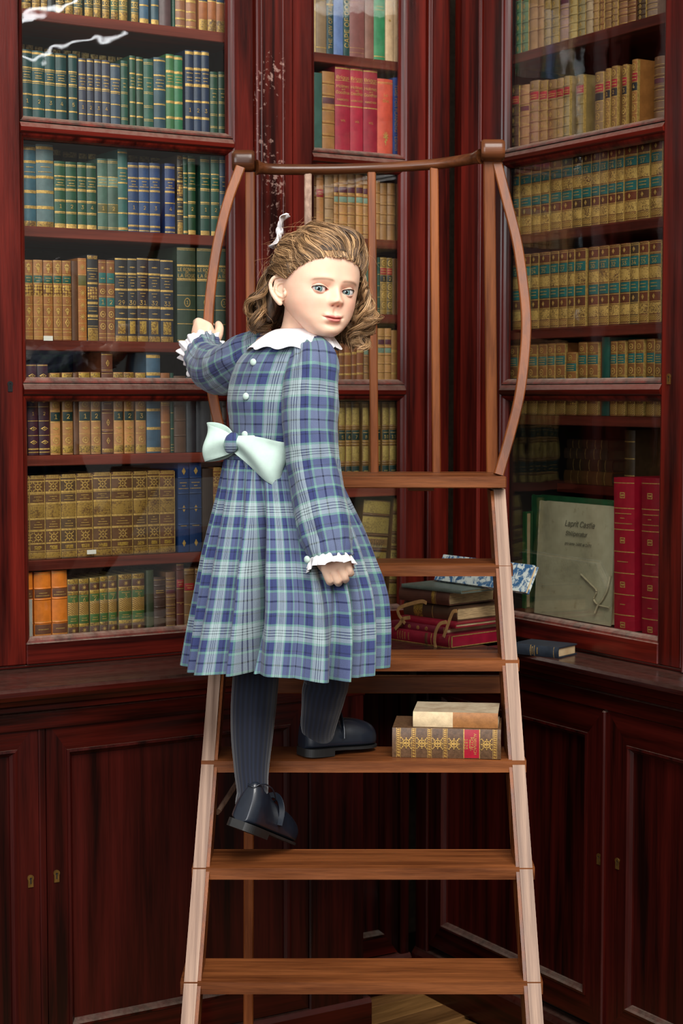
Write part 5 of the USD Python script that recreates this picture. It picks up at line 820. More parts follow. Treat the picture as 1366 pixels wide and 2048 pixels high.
# ---------------------------------------------------------------- navy book on the counter's right
Q0, Q1 = on_z(1133, 1316, CTZ), on_z(1041, 1306, CTZ); dq = Q0 - Q1; Lq = float(np.linalg.norm(dq)); dq /= Lq
build_book('book', 'worn navy book lying alone on the counter beside the ladder', None, lie(Q1 - NR * .022 + np.array([0, 0, .0118]), dq, None), Spine(.0225, Lq, .076, .12), leather((26, 34, 44), .5, .35), [('b', .40, .0012), ('b', .48, .0008), ('p', .44, .7), ('p', .55, .6), ('b', .9, .0006)])
# ---------------------------------------------------------------- two old books on the ladder tread
ya = TY[3] + .008; A0 = on_z(785, 1521, TZ(3)); A1 = on_z(1011, 1523, TZ(3)); da = A1 - A0; da = np.array([math.cos(-.10), math.sin(-.10), 0]); La = (A1 - A0)[0] / math.cos(.10) * .965
A0 = np.array([A0[0], TY[3] + .022, TZ(3)])
SPECK = leather((88, 62, 40), .45, .5, 150.0)
tk = .0535
alm = build_book('almanac', 'thick speckled calf almanac with red label lying on the tread', None, lie(A0 + np.array([0, 0, tk / 2 + .0004]), da, None), Spine(tk, La, .118, .06), SPECK,
    [x for z_ in (.058, .20, .345, .49, .945) for x in (('bb', z_, .0035), ('x', z_ - .012, z_ + .012, TOOL['hatch']))] + [('o', z_, .0205, 'wreath', 1.0) for z_ in (.13, .275, .42, .57, .87)] + [('o', z_, .012, 'floret', 2.4) for z_ in (.13, .275, .42, .57, .87)] + [('l', .665, .80, plain('almanac_label', (158, 16, 40), .45)), ('b', .66, .0016), ('b', .805, .0016), ('t', .765, .0050, 'ALMANACH'), ('t', .735, .0056, 'ROYAL'), ('p', .715, .3), ('t', .682, .0056, '1828')])
tz = TZ(3) + tk + .001; B0 = np.array([on_z(827, 1459, tz)[0], TY[3] + .030, tz]); B1 = on_z(999, 1464, tz); Lb = (B1 - B0)[0] / math.cos(.12); th2 = .0275
db = np.array([math.cos(-.12), math.sin(-.12), 0])
TORN = M('worn_paper_board', {'g': ('geometry', {}), 'n': ('noise_texture', {'scale': 30., 'detail': 5., 'roughness': .7}), 'r': ('rgb_ramp', {'ramp': [(.3, s2l((140, 120, 94))), (.6, s2l((172, 156, 130)))]}), 'p': ('principled_bsdf', {'roughness': .7})}, [('g.position', 'n.vector'), ('n.fac', 'r.fac'), ('r.color', 'p.base_color')])
tb = build_book('book', 'small worn paper-board book with torn spine, on the speckled almanac', None, lie(B0 + np.array([0, 0, th2 / 2]), db, None), Spine(th2, Lb, .105, .08), TORN, [('l', .47, 1.0, leather((158, 104, 54), .6, .3, 90.0), 1.0), ('l', .0, .47, leather((208, 184, 146), .75, .25, 60.0), 1.0)])
# ================================================================ the girl on the ladder
def U_(v): v = np.asarray(v, float); return v / np.linalg.norm(v)
def at(px, py, Y): return on_y(px, py, Y)
def thick(grid, t, uv=None, closed=False):
    """a sheet of cloth (n, k, 3) given a thickness t; returns mesh (and uv)"""
    G = np.asarray(grid, float); n, k = G.shape[:2]
    du = np.gradient(G, axis=0); dv = np.roll(G, -1, 1) - np.roll(G, 1, 1) if closed else np.gradient(G, axis=1)
    N = np.cross(du, dv); N /= np.linalg.norm(N, axis=2, keepdims=True) + 1e-12
    A, B = G + N * t / 2, G - N * t / 2; V = np.vstack([A.reshape(-1, 3), B.reshape(-1, 3)]); o = n * k; kk = k if closed else k - 1
    i, j = np.meshgrid(np.arange(n - 1), np.arange(kk), indexing='ij'); j2 = (j + 1) % k
    a, b, c, d = (i * k + j).ravel(), (i * k + j2).ravel(), ((i + 1) * k + j2).ravel(), ((i + 1) * k + j).ravel()
    F_ = [np.stack([a, c, b], 1), np.stack([a, d, c], 1), np.stack([a, b, c], 1) + o, np.stack([a, c, d], 1) + o]
    def edge(p, q): F_.append(np.stack([p, q, q + o], 1)); F_.append(np.stack([p, q + o, p + o], 1))
    r = np.arange(k if closed else k - 1); edge(r, (r + 1) % k); r2 = (n - 1) * k + r; edge((n - 1) * k + (r + 1) % k, r2)
    if not closed:
        r = np.arange(n - 1); edge((r + 1) * k, r * k); edge(r * k + k - 1, (r + 1) * k + k - 1)
    m = trimesh.Trimesh(V, np.vstack(F_), process=False)
    return m if uv is None else (m, np.vstack([uv.reshape(-1, 2)] * 2))
def grid_mesh(G, uv=None, closed=True):
    """closed: wraps round with a duplicated seam column already present"""
    G = np.asarray(G, float); n, k = G.shape[:2]; i, j = np.meshgrid(np.arange(n - 1), np.arange(k - 1), indexing='ij')
    a, b, c, d = (i * k + j).ravel(), (i * k + j + 1).ravel(), ((i + 1) * k + j + 1).ravel(), ((i + 1) * k + j).ravel()
    return trimesh.Trimesh(G.reshape(-1, 3), np.vstack([np.stack([a, b, c], 1), np.stack([a, c, d], 1)]), process=False), (None if uv is None else uv.reshape(-1, 2))

# ---- cloth
PER = 0.108
def tartan(name):
    light, mint, blue, deep, grey, ink = [s2l(c) for c in ((148, 164, 168), (104, 146, 134), (52, 60, 104), (32, 38, 66), (90, 100, 128), (22, 26, 44))]
    segs = [(0, .0007, ink), (.0007, .0040, light), (.0040, .0054, ink), (.0054, .0120, light), (.0120, .0155, mint), (.0155, .0280, blue), (.0280, .0305, deep), (.0305, .0345, blue), (.0345, .0385, mint), (.0385, .0525, grey), (.0525, .0541, ink)]
    pts = []
    for x in np.linspace(0, 1, 257)[:-1]:
        d = min(x, 1 - x) * PER; c = next((s[2] for s in segs if s[0] <= d < s[1]), ink); pts.append((float(x), tuple(c)))
    nodes = {'uv': ('uvmap', {'attribute': 'st'}), 's': ('separate_xyz', {}), 'a': ('math', {'math_type': 'divide', 'value2': PER}), 'b': ('math', {'math_type': 'divide', 'value2': PER}), 'fa': ('math', {'math_type': 'fraction'}), 'fb': ('math', {'math_type': 'fraction'}),
             'ra': ('rgb_ramp', {'ramp': pts, 'interpolate': True}), 'rb': ('rgb_ramp', {'ramp': pts, 'interpolate': True}), 'm': ('mix', {'fac': .5}), 'ck': ('wave_texture', {'scale': 420.0, 'bands_direction': 'diagonal'}),
             'wn': ('noise_texture', {'scale': 900.0, 'detail': 1.0}), 'wr': ('map_range', {'from_min': .3, 'from_max': .7, 'to_min': .86, 'to_max': 1.10}), 'mm': ('mix', {'mix_type': 'multiply', 'fac': 1.0}), 'g': ('geometry', {}), 'n2': ('noise_texture', {'scale': 26.0, 'detail': 3.0, 'roughness': .6}),
             'bp': ('bump', {'strength': .22, 'distance': .004}), 'p': ('principled_bsdf', {'roughness': .85, 'specular_ior_level': .2, 'sheen_weight': .15})}
    return M(name, nodes, [('uv.UV', 's.vector'), ('s.x', 'a.value1'), ('s.y', 'b.value1'), ('a.value', 'fa.value1'), ('b.value', 'fb.value1'), ('fa.value', 'ra.fac'), ('fb.value', 'rb.fac'), ('ra.color', 'm.color1'), ('rb.color', 'm.color2'), ('uv.UV', 'wn.vector'), ('wn.fac', 'wr.value'),
             ('m.color', 'mm.color1'), ('wr.result', 'mm.color2'), ('mm.color', 'p.base_color'), ('g.position', 'n2.vector'), ('n2.fac', 'bp.height'), ('bp.normal', 'p.normal')])
PLAID = tartan('tartan_cloth')
WHITE = plain('white_cotton', (232, 228, 230), .8, .03, 60., bump=.08)
MINT = plain('mint_cotton', (184, 206, 196), .8, .05, 60., bump=.08)
TIGHT = M('navy_ribbed_tights', {'uv': ('uvmap', {'attribute': 'st'}), 's': ('separate_xyz', {}), 'w': ('math', {'math_type': 'multiply', 'value2': 620.0}), 'sn': ('math', {'math_type': 'sine'}), 'r': ('rgb_ramp', {'ramp': [(0, s2l((11, 15, 28))), (.5, s2l((14, 19, 34))), (1, s2l((18, 25, 43)))]}), 'mr': ('map_range', {'from_min': -1, 'from_max': 1, 'to_min': 0, 'to_max': 1}), 'bp': ('bump', {'strength': .4, 'distance': .001}), 'p': ('principled_bsdf', {'roughness': .8, 'sheen_weight': .3, 'specular_ior_level': .25})},
          [('uv.UV', 's.vector'), ('s.x', 'w.value1'), ('w.value', 'sn.value1'), ('sn.value', 'mr.value'), ('mr.result', 'r.fac'), ('r.color', 'p.base_color'), ('mr.result', 'bp.height'), ('bp.normal', 'p.normal')])
NAVYL = plain('navy_shoe_leather', (20, 27, 38), .36, .12, 80., coat=.25)
SOLE = plain('shoe_sole', (24, 24, 24), .55, .2, 60.)
SKIN = M('child_skin', {'a': ('attribute', {'attribute': 'tone'}), 'g': ('geometry', {}), 'n': ('noise_texture', {'scale': 60.0, 'detail': 3.0}), 'mr': ('map_range', {'from_min': .3, 'from_max': .7, 'to_min': .96, 'to_max': 1.04}), 'm': ('mix', {'mix_type': 'multiply', 'fac': 1.0}),
               'p': ('principled_bsdf', {'roughness': .48, 'subsurface_weight': .22, 'subsurface_scale': .006, 'subsurface_radius': (1.0, .35, .2), 'specular_ior_level': .35})},
         [('a.color', 'm.color1'), ('g.position', 'n.vector'), ('n.fac', 'mr.value'), ('mr.result', 'm.color2'), ('m.color', 'p.base_color')])

girl = thing('person', 'young girl in blue plaid dress climbing the ladder, looking back over her shoulder', 'person')

# ---- head, in its own axes: x towards her right ear, y out of the face, z up; origin between the eyes' level and the skull's centre
psi, pitch, roll = math.radians(29), math.radians(4.0), math.radians(5.0)
def head_axes():
    f = np.array([math.sin(psi) * math.cos(pitch), -math.cos(psi) * math.cos(pitch), -math.sin(pitch)]); x = U_(np.cross(f, [0, 0, 1.0])); z = np.cross(x, f)
    c, s = math.cos(roll), math.sin(roll); x2 = x * c + z * s; z2 = z * c - x * s   # top of the head tips to the picture's right
    return np.stack([x2, f, z2], 1)
HR = head_axes()
NOSE = np.array([0, .0925, -.0225]); HY = 2.975
HO = at(683, 603, HY - .045) - HR @ NOSE
def H(p): return np.asarray(p) @ HR.T + HO
zk = np.array([.0965, .0955, .093, .0875, .077, .062, .040, .020, .0, -.020, -.038, -.052, -.064, -.073, -.0795, -.083, -.0845])
ak = np.array([.002, .010, .021, .034, .0495, .0620, .0672, .0688, .0680, .0645, .0580, .0500, .0405, .0318, .0225, .0140, .004])
fk = np.array([.002, .008, .020, .034, .0520, .0670, .0730, .0742, .0726, .0718, .0712, .0704, .0686, .0662, .0625, .0575, .049])
bk_ = np.array([.002, .012, .028, .046, .0670, .0810, .0870, .0880, .0850, .0770, .0620, .0440, .0250, .0080, -.008, -.018, -.030])
from scipy.interpolate import PchipInterpolator as PCH
zz = np.unique(np.concatenate([np.linspace(-.0845, -.070, 40), np.linspace(-.070, -.040, 92), np.linspace(-.040, .014, 150), np.linspace(.014, .050, 50), np.linspace(.050, .0965, 34)]))
o_ = np.argsort(zk); A_, F__, B_ = (PCH(zk[o_], v[o_])(zz) for v in (ak, fk, bk_))
ph = np.concatenate([np.linspace(0, np.pi, 430, endpoint=False), np.linspace(np.pi, 2 * np.pi, 110, endpoint=False)])
cs, sn_ = np.cos(ph), np.sin(ph); ex = 2 / PCH([-.0845, -.045, 0, .05, .1], [1.85, 1.95, 2.15, 2.2, 2.2])(zz)[:, None]
X = A_[:, None] * (np.sign(cs)[None] * np.abs(cs)[None] ** ex)
shf = PCH([-.085, -.06, -.035, -.008, .02, .1], [.030, .026, .014, .002, 0, 0])(zz); Yh = np.where(sn_ > 0, F__[:, None] * np.abs(sn_) ** ex, -np.maximum(B_[:, None], .0) * np.abs(sn_) ** ex) + np.minimum(-B_, 0)[:, None] * 0
Yh = Yh + np.where((sn_ <= 0)[None], np.maximum(-B_, 0)[:, None] * np.abs(sn_) ** ex, 0)
Z = np.repeat(zz[:, None], len(ph), 1)
Yh = Yh + shf[:, None] * np.cos(ph)[None] ** 2
fr = np.clip(Yh / .03, 0, 1)                                  # face side only
ga = lambda v, s: np.exp(-(v / s) ** 2)
ax = np.abs(X)
d = np.zeros_like(X)
d += .0036 * ga(X, .0080) * ga(Z + .006, .014) * 1.0           # bridge
zt = Z + .0215; tip = ga(X, .0096) * np.where(zt > 0, ga(zt, .0125), ga(zt, .0078)); d += .0118 * tip
d += .0060 * ga(ax - .0086, .0056) * np.where(Z + .0245 > 0, ga(Z + .0245, .0062), ga(Z + .0245, .0052))
d -= .0062 * ga(ax - .0275, .0165) * ga(Z + .0035, .0100)
d -= .0030 * ga(ax - .0130, .0060) * ga(Z + .004, .0085)
d += .0026 * ga(ax - .024, .020) * ga(Z - .0125, .0075)
d += .0030 * ga(ax - .034, .017) * ga(Z + .027, .017)
d += .0020 * ga(X, .022) * ga(Z + .050, .012)
zm = -.0515 + .0011 * (X / .015) ** 2 - .0005 * ga(X, .004)
mx = np.exp(-(X / .0162) ** 4)
d += .0046 * mx * np.where(Z > zm, ga(Z - zm - .0026, .0040), 0) * (1 - .22 * ga(X, .0028))
d += .0052 * np.exp(-(X / .0130) ** 4) * np.where(Z <= zm, ga(Z - zm + .0040, .0046), 0)
d -= .0032 * mx * ga(Z - zm, .0011)
d -= .0018 * ga(ax - .0175, .004) * ga(Z - zm, .004)
d -= .0016 * ga(X, .003) * ga(Z + .040, .005)
d -= .0030 * ga(X, .014) * ga(Z + .0625, .0042)
d += .0042 * ga(X, .0150) * ga(Z + .0735, .0085)
Yh = Yh + d * fr
nos = ga(ax - .0052, .0030) * ga(Z + .0305, .0026); Yh -= .0022 * nos * fr                                   # nostrils
# eyes
EC = np.array([.0272, .0570, -.0045]); ER = .0116
def almond(xl, hi=.0050, lo=.0046):
    """xl: across the eye, 0 at its centre, positive outwards; returns upper and lower lid heights"""
    q = np.clip(1 - (xl / .0137) ** 2, 0, None); return hi * q ** .62 * (1 + .12 * xl / .0137) + .0006 * xl / .0137, -lo * q ** .75 + .0006 * xl / .0137
xl = ax - EC[0]; up, lo = almond(xl); zl = Z - EC[2]
ins = np.clip(np.minimum(up - zl, zl - lo) / .0007, -1, 1) * .5 + .5; ins = ins * (np.abs(xl) < .0136) * (Yh > .03)
bally = EC[1] + np.sqrt(np.clip((ER + .0013) ** 2 - xl ** 2 - zl ** 2, 0, None)); near = np.clip(1 - np.hypot(xl / .0150, zl / .0105), 0, 1)
Yl = np.where((np.hypot(xl, zl) < ER) & (Yh > .03), np.maximum(Yh, bally), Yh); Yh = np.where(near > 0, Yh + (Yl - Yh) * np.clip(near * 3, 0, 1), Yh)
crease = ga(zl - up - .0030, .0009) * (np.abs(xl) < .0135) * (Yh > .03); Yh -= .0011 * crease
Yh = Yh - .0085 * ins
V = np.stack([X, Yh, Z], -1)
hm = loft(V); hm.fix_normals()
head_local = hm.copy()
head_w = trimesh.Trimesh(H(hm.vertices), hm.faces, process=False)
if head_w.volume < 0: head_w.invert()
def to_m3(m): return m3.Manifold(m3.Mesh(np.asarray(m.vertices, np.float32), np.asarray(m.faces, np.uint32)))
def ball(c, r, n=18): return m3.Manifold.sphere(float(r), n).translate(tuple(map(float, c)))
def bones(chain):
    """chain: [(point, radius), ...]"""
    return [m3.Manifold.batch_hull([ball(*a), ball(*b)]) for a, b in zip(chain[:-1], chain[1:])]
def union(L): return m3.Manifold.batch_boolean(L, m3.OpType.Add)
def smoothed(mf, edge, it=12):
    mm = mf.refine_to_length(edge).to_mesh(); t = trimesh.Trimesh(mm.vert_properties[:, :3].astype(float), mm.tri_verts, process=True); trimesh.smoothing.filter_taubin(t, .5, -.52, it); return t
# ---- body joints
rB, fB = np.array([math.cos(math.radians(40)), -math.sin(math.radians(40)), 0]), np.array([math.sin(math.radians(40)), math.cos(math.radians(40)), 0])
waist, chest, shl, neckb = at(549, 918, 3.05), at(560, 800, 3.05), at(580, 712, 3.04), at(602, 672, 3.025)
hip = at(560, 1040, 3.035)
headc = H([0, -.02, .0])
shR, shL = at(622, 712, 2.975), at(520, 700, 3.095)
elR, wrR = at(628, 905, 2.955), at(653, 1072, 2.885)
elL, wrL = at(430, 752, 3.215), at(413, 690, 3.345)
iR = int(np.argmin([np.linalg.norm(p - on_y(416, 655, p[1])) for p in armL])); G0 = armL[iR]
kneeL, ankL, kneeR, ankR = at(512, 1345, 3.03), at(504, 1590, 2.965), at(652, 1345, 3.045), at(638, 1452, 3.075)
heelL, toeL = at(470, 1640, 2.935), on_z(560, 1688, TZ(4)) + np.array([0, 0, .012])
heelR, toeR = at(612, 1495, 3.055), on_z(733, 1497, TZ(3)) + np.array([0, 0, .014])
hipL, hipR = hip - rB * .045 - [0, 0, .03], hip + rB * .045 - [0, 0, .03]
torso = [m3.Manifold.batch_hull([ball(hip + rB * .03, .052), ball(hip - rB * .03, .052), ball(waist + rB * .02, .055), ball(waist - rB * .02, .055)]),
         m3.Manifold.batch_hull([ball(waist + rB * .02, .055), ball(waist - rB * .02, .055), ball(chest + rB * .035, .066), ball(chest - rB * .035, .066)]),
         m3.Manifold.batch_hull([ball(chest + rB * .035, .066), ball(chest - rB * .035, .066), ball(shR, .034), ball(shL, .034), ball(neckb - [0, 0, .03], .04)])]
limbs = bones([(neckb - [0, 0, .02], .041), (neckb + [0, 0, .012], .036), (H([0, -.024, -.045]), .0385), (H([0, -.02, -.01]), .05)])
limbs += bones([(shR, .034), (elR, .026), (wrR, .0175)]) + bones([(shL, .034), (elL, .026), (wrL, .0175)])
limbs += bones([(hipL, .062), (kneeL, .039), (ankL, .022)]) + bones([(hipR, .062), (kneeR, .039), (ankR + [0, 0, .03], .025), (ankR, .022)])
main = smoothed(union(torso + limbs), .009, 10)
# left hand gripping the ladder's arm
def Lh(v): return G0 + np.asarray(v, float) + np.array([-.0005, -.0025, .008])
hb = m3.Manifold.batch_hull([ball(Lh(v), r) for v, r in (((-.002, -.040, -.046), .0165), ((-.0165, -.0185, .010), .0085), ((-.0215, -.0175, -.006), .0088), ((-.0235, -.0165, -.021), .0082), ((-.0235, -.0165, -.034), .0070), ((.012, -.029, -.030), .0105), ((.004, -.0275, .000), .0088))])
fing = []
for k, (kx, ky, kz, r) in enumerate(((-.0165, -.0185, .010, .0080), (-.0215, -.0175, -.006, .0082), (-.0245, -.0170, -.021, .0076), (-.0245, -.0165, -.034, .0066))):
    fing += bones([(Lh((kx, ky, kz)), r), (Lh((-.0235, .010, kz - .001)), r * .95), (Lh((-.011, .0235, kz - .003)), r * .88), (Lh((.0065, .0210, kz - .004)), r * .80)])
fing += bones([(Lh((.010, -.033, -.036)), .0115), (Lh((.0215, -.022, -.018)), .0098), (Lh((.0240, -.008, -.002)), .0088), (Lh((.0205, .003, .006)), .0074)])
fore = bones([(wrL, .0175), (Lh((-.002, -.040, -.046)), .0165)])
handL = smoothed(union([hb] + fing + fore), .003, 8)
# right hand hanging, fingers curled
hx = U_([.35, -.1, -1.0]); RHo = wrR + hx * .012; side_r = U_(np.cross(hx, [0, 1.0, 0])); inn = np.cross(side_r, hx)     # side_r ~ across the knuckles, inn ~ depth
if inn[1] < 0: inn = -inn
side_r = side_r if side_r[0] > 0 else -side_r
def Rh(a, b, c): return RHo + side_r * a + hx * b + inn * c
hb = m3.Manifold.batch_hull([ball(Rh(0, 0, 0), .0165)] + [ball(Rh(a, .043 - .12 * abs(a), -.002), .0085) for a in (-.020, -.007, .006, .018)])
fing = []
for a, L_, r in ((-.020, .9, .0078), (-.0075, 1.05, .0082), (.0055, 1.0, .0079), (.0175, .8, .0070)):
    k = Rh(a, .043 - .12 * abs(a), -.002); fing += bones([(k, r), (k + hx * .021 * L_ + inn * .004, r * .95), (k + hx * .026 * L_ + inn * .020 * L_, r * .88), (k + hx * .010 * L_ + inn * .026 * L_, r * .80)])
fing += bones([(Rh(-.015, .008, .004), .0105), (Rh(-.026, .024, .010), .0092), (Rh(-.020, .042, .015), .0084), (Rh(-.008, .052, .018), .0072)])
handR = smoothed(union([hb] + fing + bones([(wrR, .0175), (RHo, .0165)])), .003, 8)
# ears
def ear(sx):
    E = []
    hel = [(0, .009, -.006), (0, .0125, .004), (0, .010, .015), (0, .000, .0215), (0, -.011, .0185), (0, -.0155, .008), (0, -.0130, -.004), (0, -.0075, -.014), (0, -.001, -.0215)]
    c = catmull(hel, 26); r = np.interp(np.linspace(0, 1, 26), [0, .2, .6, 1], [.0024, .0032, .0032, .0044])
    T = lambda p: np.stack([sx * (.0 - p[:, 1] * .95 + .0010), p[:, 1], p[:, 2]], 1)
    cc = T(c); E += bones([(p, q) for p, q in zip(cc, r)])
    an = catmull([(0, .003, .012), (0, -.005, .010), (0, -.0085, .002), (0, -.006, -.008), (0, .002, -.012)], 14); aa = T(an) + [sx * -.0006, 0, 0]; E += bones([(p, .0026) for p in aa])
    back = [ball(p - np.array([sx * .0045, 0, 0]), .0026) for p in T(np.array([(0, .010, -.004), (0, .010, .012), (0, 0, .019), (0, -.012, .014), (0, -.013, -.002), (0, -.004, -.017)]))]
    E.append(m3.Manifold.batch_hull(back)); E += bones([(np.array([sx * -.010, .004, 0]), .009), (np.array([sx * -.004, .004, 0]), .006)])
    E += bones([(np.array([sx * .0005, .0095, -.004]), .0030), (np.array([sx * .0, .0085, -.009]), .0032)])
    t = smoothed(union(E), .0016, 8); v = t.vertices * 1.08 + np.array([sx * .0665, .002, -.012]); t = trimesh.Trimesh(H(v), t.faces, process=False)
    if t.volume < 0: t.invert()
    return t
bodym = union([to_m3(head_w), to_m3(main), to_m3(handL), to_m3(handR), to_m3(ear(1)), to_m3(ear(-1))]).to_mesh()
bv, bf = bodym.vert_properties[:, :3].astype(float), bodym.tri_verts
loc = (bv - HO) @ HR
base = np.array(s2l((238, 192, 166))); tone = np.tile(base, (len(bv), 1))
def paint(mask, col, k=1.0): 
    global tone
    mm_ = np.clip(mask, 0, 1)[:, None] * k; tone = tone * (1 - mm_) + np.array(s2l(col)) * mm_
x_, y_, z_ = loc.T; face = (y_ > .03) & (np.linalg.norm(loc, axis=1) < .14); axx = np.abs(x_)
paint(ga(axx - .038, .017) * ga(z_ + .024, .016) * face, (232, 150, 130), .45)
paint(ga(x_, .010) * ga(z_ + .024, .010) * face, (236, 164, 142), .25)
zmv = -.0515 + .0011 * (x_ / .015) ** 2
lip = np.exp(-(x_ / .0160) ** 6) * np.where(z_ > zmv, np.clip(1.2 - (z_ - zmv) / (.0058 * np.sqrt(np.clip(1 - (x_ / .0168) ** 2, .02, 1)) * (1 - .25 * ga(x_, .003))), 0, 1) * 2, np.clip(1.2 - (zmv - z_) / (.0080 * np.sqrt(np.clip(1 - (x_ / .0150) ** 2, .02, 1))), 0, 1) * 2)
paint(lip * face, (196, 98, 96), .85); paint(ga(z_ - zmv, .0008) * np.exp(-(x_ / .0165) ** 6) * face, (120, 40, 42), .8)  # lip colour, then the shade of the mouth crease painted as a dark line
br = axx - .026; bz = .0098 + .0030 * (1 - (br / .019) ** 2) - .0012 * (br / .019); paint(ga(z_ - bz, .0023) * np.clip((.0205 - np.abs(br)) / .006, 0, 1) * (.75 + .25 * np.sin(x_ * 3800 + z_ * 900)) * face, (112, 78, 54), .85)
xe = axx - EC[0]; ue, le = almond(xe); paint(ga(z_ - EC[2] - ue - .0004, .0008) * (np.abs(xe) < .0140) * face, (92, 58, 44), .9); paint(ga(z_ - EC[2] - le + .0004, .0007) * (np.abs(xe) < .0135) * face, (176, 116, 98), .5); paint(ga(xe + .0132, .0018) * ga(z_ - EC[2], .0018) * face, (214, 128, 116), .8)
paint(ga(axx - .027, .014) * ga(z_ + .0135, .0035) * face, (196, 142, 122), .35)
paint(ga(axx - .0052, .0022) * ga(z_ + .0305, .0018) * face * (y_ > .06), (110, 52, 44), .8)  # shade inside the nostrils painted into the skin colour
body = usdkit.mesh(stage, numbered(str(girl.GetPath()), 'body'), (bv, bf), SKIN, smooth=True)
UsdGeom.PrimvarsAPI(body).CreatePrimvar('tone', Sdf.ValueTypeNames.Color3fArray, 'vertex').Set(Vt.Vec3fArray.FromNumpy(tone.astype(np.float32)))
body = body.GetPrim()
# eyes
SCL = plain('eye_white', (198, 192, 190), .12, .02, 20., coat=.6); IRIS = M('iris_grey_green', {'g': ('geometry', {}), 'n': ('noise_texture', {'scale': 900.0, 'detail': 2.0}), 'r': ('rgb_ramp', {'ramp': [(.3, s2l((70, 96, 100))), (.7, s2l((122, 146, 142)))]}), 'p': ('principled_bsdf', {'roughness': .15, 'coat_weight': 1.0, 'coat_roughness': .02})}, [('g.position', 'n.vector'), ('n.fac', 'r.fac'), ('r.color', 'p.base_color')])
PUP = plain('pupil', (6, 6, 8), .08, coat=1.0); LASH = plain('lash_brown', (50, 32, 24), .7)
gaze = CAM + np.array([0.0, 0, 0])
for sx in (1, -1):
    c = H(EC * [sx, 1, 1]); g = U_(gaze - c); a = U_(np.cross(g, [0, 0, 1.0])); b = np.cross(a, g)
    e_ = part(girl, 'eye', trimesh.Trimesh(*(lambda s: (s.vertices * ER + c, s.faces))(trimesh.creation.icosphere(4)), process=False), SCL, smooth=True)
    def cap(rad, lift, n=24):
        rr = np.linspace(0, rad, 8)[1:]; P = [c + g * (ER + lift)]; Fc = []
        for q in rr:
            h_ = math.sqrt(ER ** 2 - q ** 2) + lift
            for t in np.arange(n) * 2 * np.pi / n: P.append(c + g * h_ + a * q * math.cos(t) + b * q * math.sin(t))
        for t in range(n): Fc.append([0, 1 + t, 1 + (t + 1) % n])
        for k in range(len(rr) - 1):
            for t in range(n):
                i, j = 1 + k * n + t, 1 + k * n + (t + 1) % n; Fc += [[i, i + n, j + n], [i, j + n, j]]
        m = trimesh.Trimesh(np.array(P), np.array(Fc), process=False); return m
    part(e_, 'limbus', cap(.0064, .00012), plain('iris_rim' + ('' if sx > 0 else '_far'), (48, 62, 66), .2, coat=.8), smooth=True); part(e_, 'iris', cap(.0058, .0003), IRIS, smooth=True); part(e_, 'pupil', cap(.0027, .00045), PUP, smooth=True)
    t = np.linspace(-.0134, .0140, 30); u2, l2 = almond(t); yy = EC[1] + np.sqrt(np.clip((ER + .0012) ** 2 - t ** 2 - u2 ** 2, 1e-6, None)); P = np.stack([sx * (EC[0] + t), yy + .0006, EC[2] + u2 - .0002], 1)
    part(girl, 'upper_lashes', sweep(H(P), circ(.00075, 6), HR[:, 2], scale=np.interp(t, [-.0134, -.004, .009, .0140], [.35, .9, 1.25, .5])), LASH, smooth=True)

# ---- hair
cols = [(70, 49, 32), (112, 84, 56), (160, 124, 86), (206, 166, 120)]
HM = [M('hair_strands_%d' % i, {'p': ('principled_bsdf', {'base_color': s2l(c), 'roughness': .42, 'specular_ior_level': .5})}, []) for i, c in enumerate(cols)]
hr = np.random.default_rng(11)
SC = np.array([.0725, .0900, .0950]); C0 = np.array([0, -.001, .002])
def onskull(dirs, off=0.0):
    dirs = dirs / np.linalg.norm(dirs, axis=-1, keepdims=True); r = 1 / np.linalg.norm(dirs / SC, axis=-1, keepdims=True); return C0 + dirs * (r + (off if np.ndim(off) == 0 else np.asarray(off)[..., None]))
strands = []                                                   # (points, width, tone)
def add_clump(P, n, spread, tone_, wid=.00042, frizz=.0008, taper=True):
    P = np.asarray(P); m = len(P); t = np.linspace(0, 1, m)[:, None]
    for _ in range(n):
        o = hr.normal(0, spread, 3); o2 = hr.normal(0, spread * .6, 3); w = hr.normal(0, frizz, (4, 3)); fz = sum(w[k] * np.sin(t * (k + 1) * 2.6 + hr.uniform(0, 6.3)) for k in range(4))
        Q = P + o * (.55 + .45 * t) + o2 * t + fz * t; strands.append((Q, wid * hr.uniform(.7, 1.15), int(np.clip(round(tone_ + hr.normal(0, .55)), 0, 3))))
TIE = np.array([.026, -.070, .080])
def slerp_path(d0, d1, offs, m=16):
    d0, d1 = U_(d0), U_(d1); t = np.linspace(0, 1, m); om = math.acos(np.clip(d0 @ d1, -1, 1)); D = (np.sin((1 - t) * om)[:, None] * d0 + np.sin(t * om)[:, None] * d1) / math.sin(om)
    return onskull(D, np.interp(t, np.linspace(0, 1, len(offs)), offs))
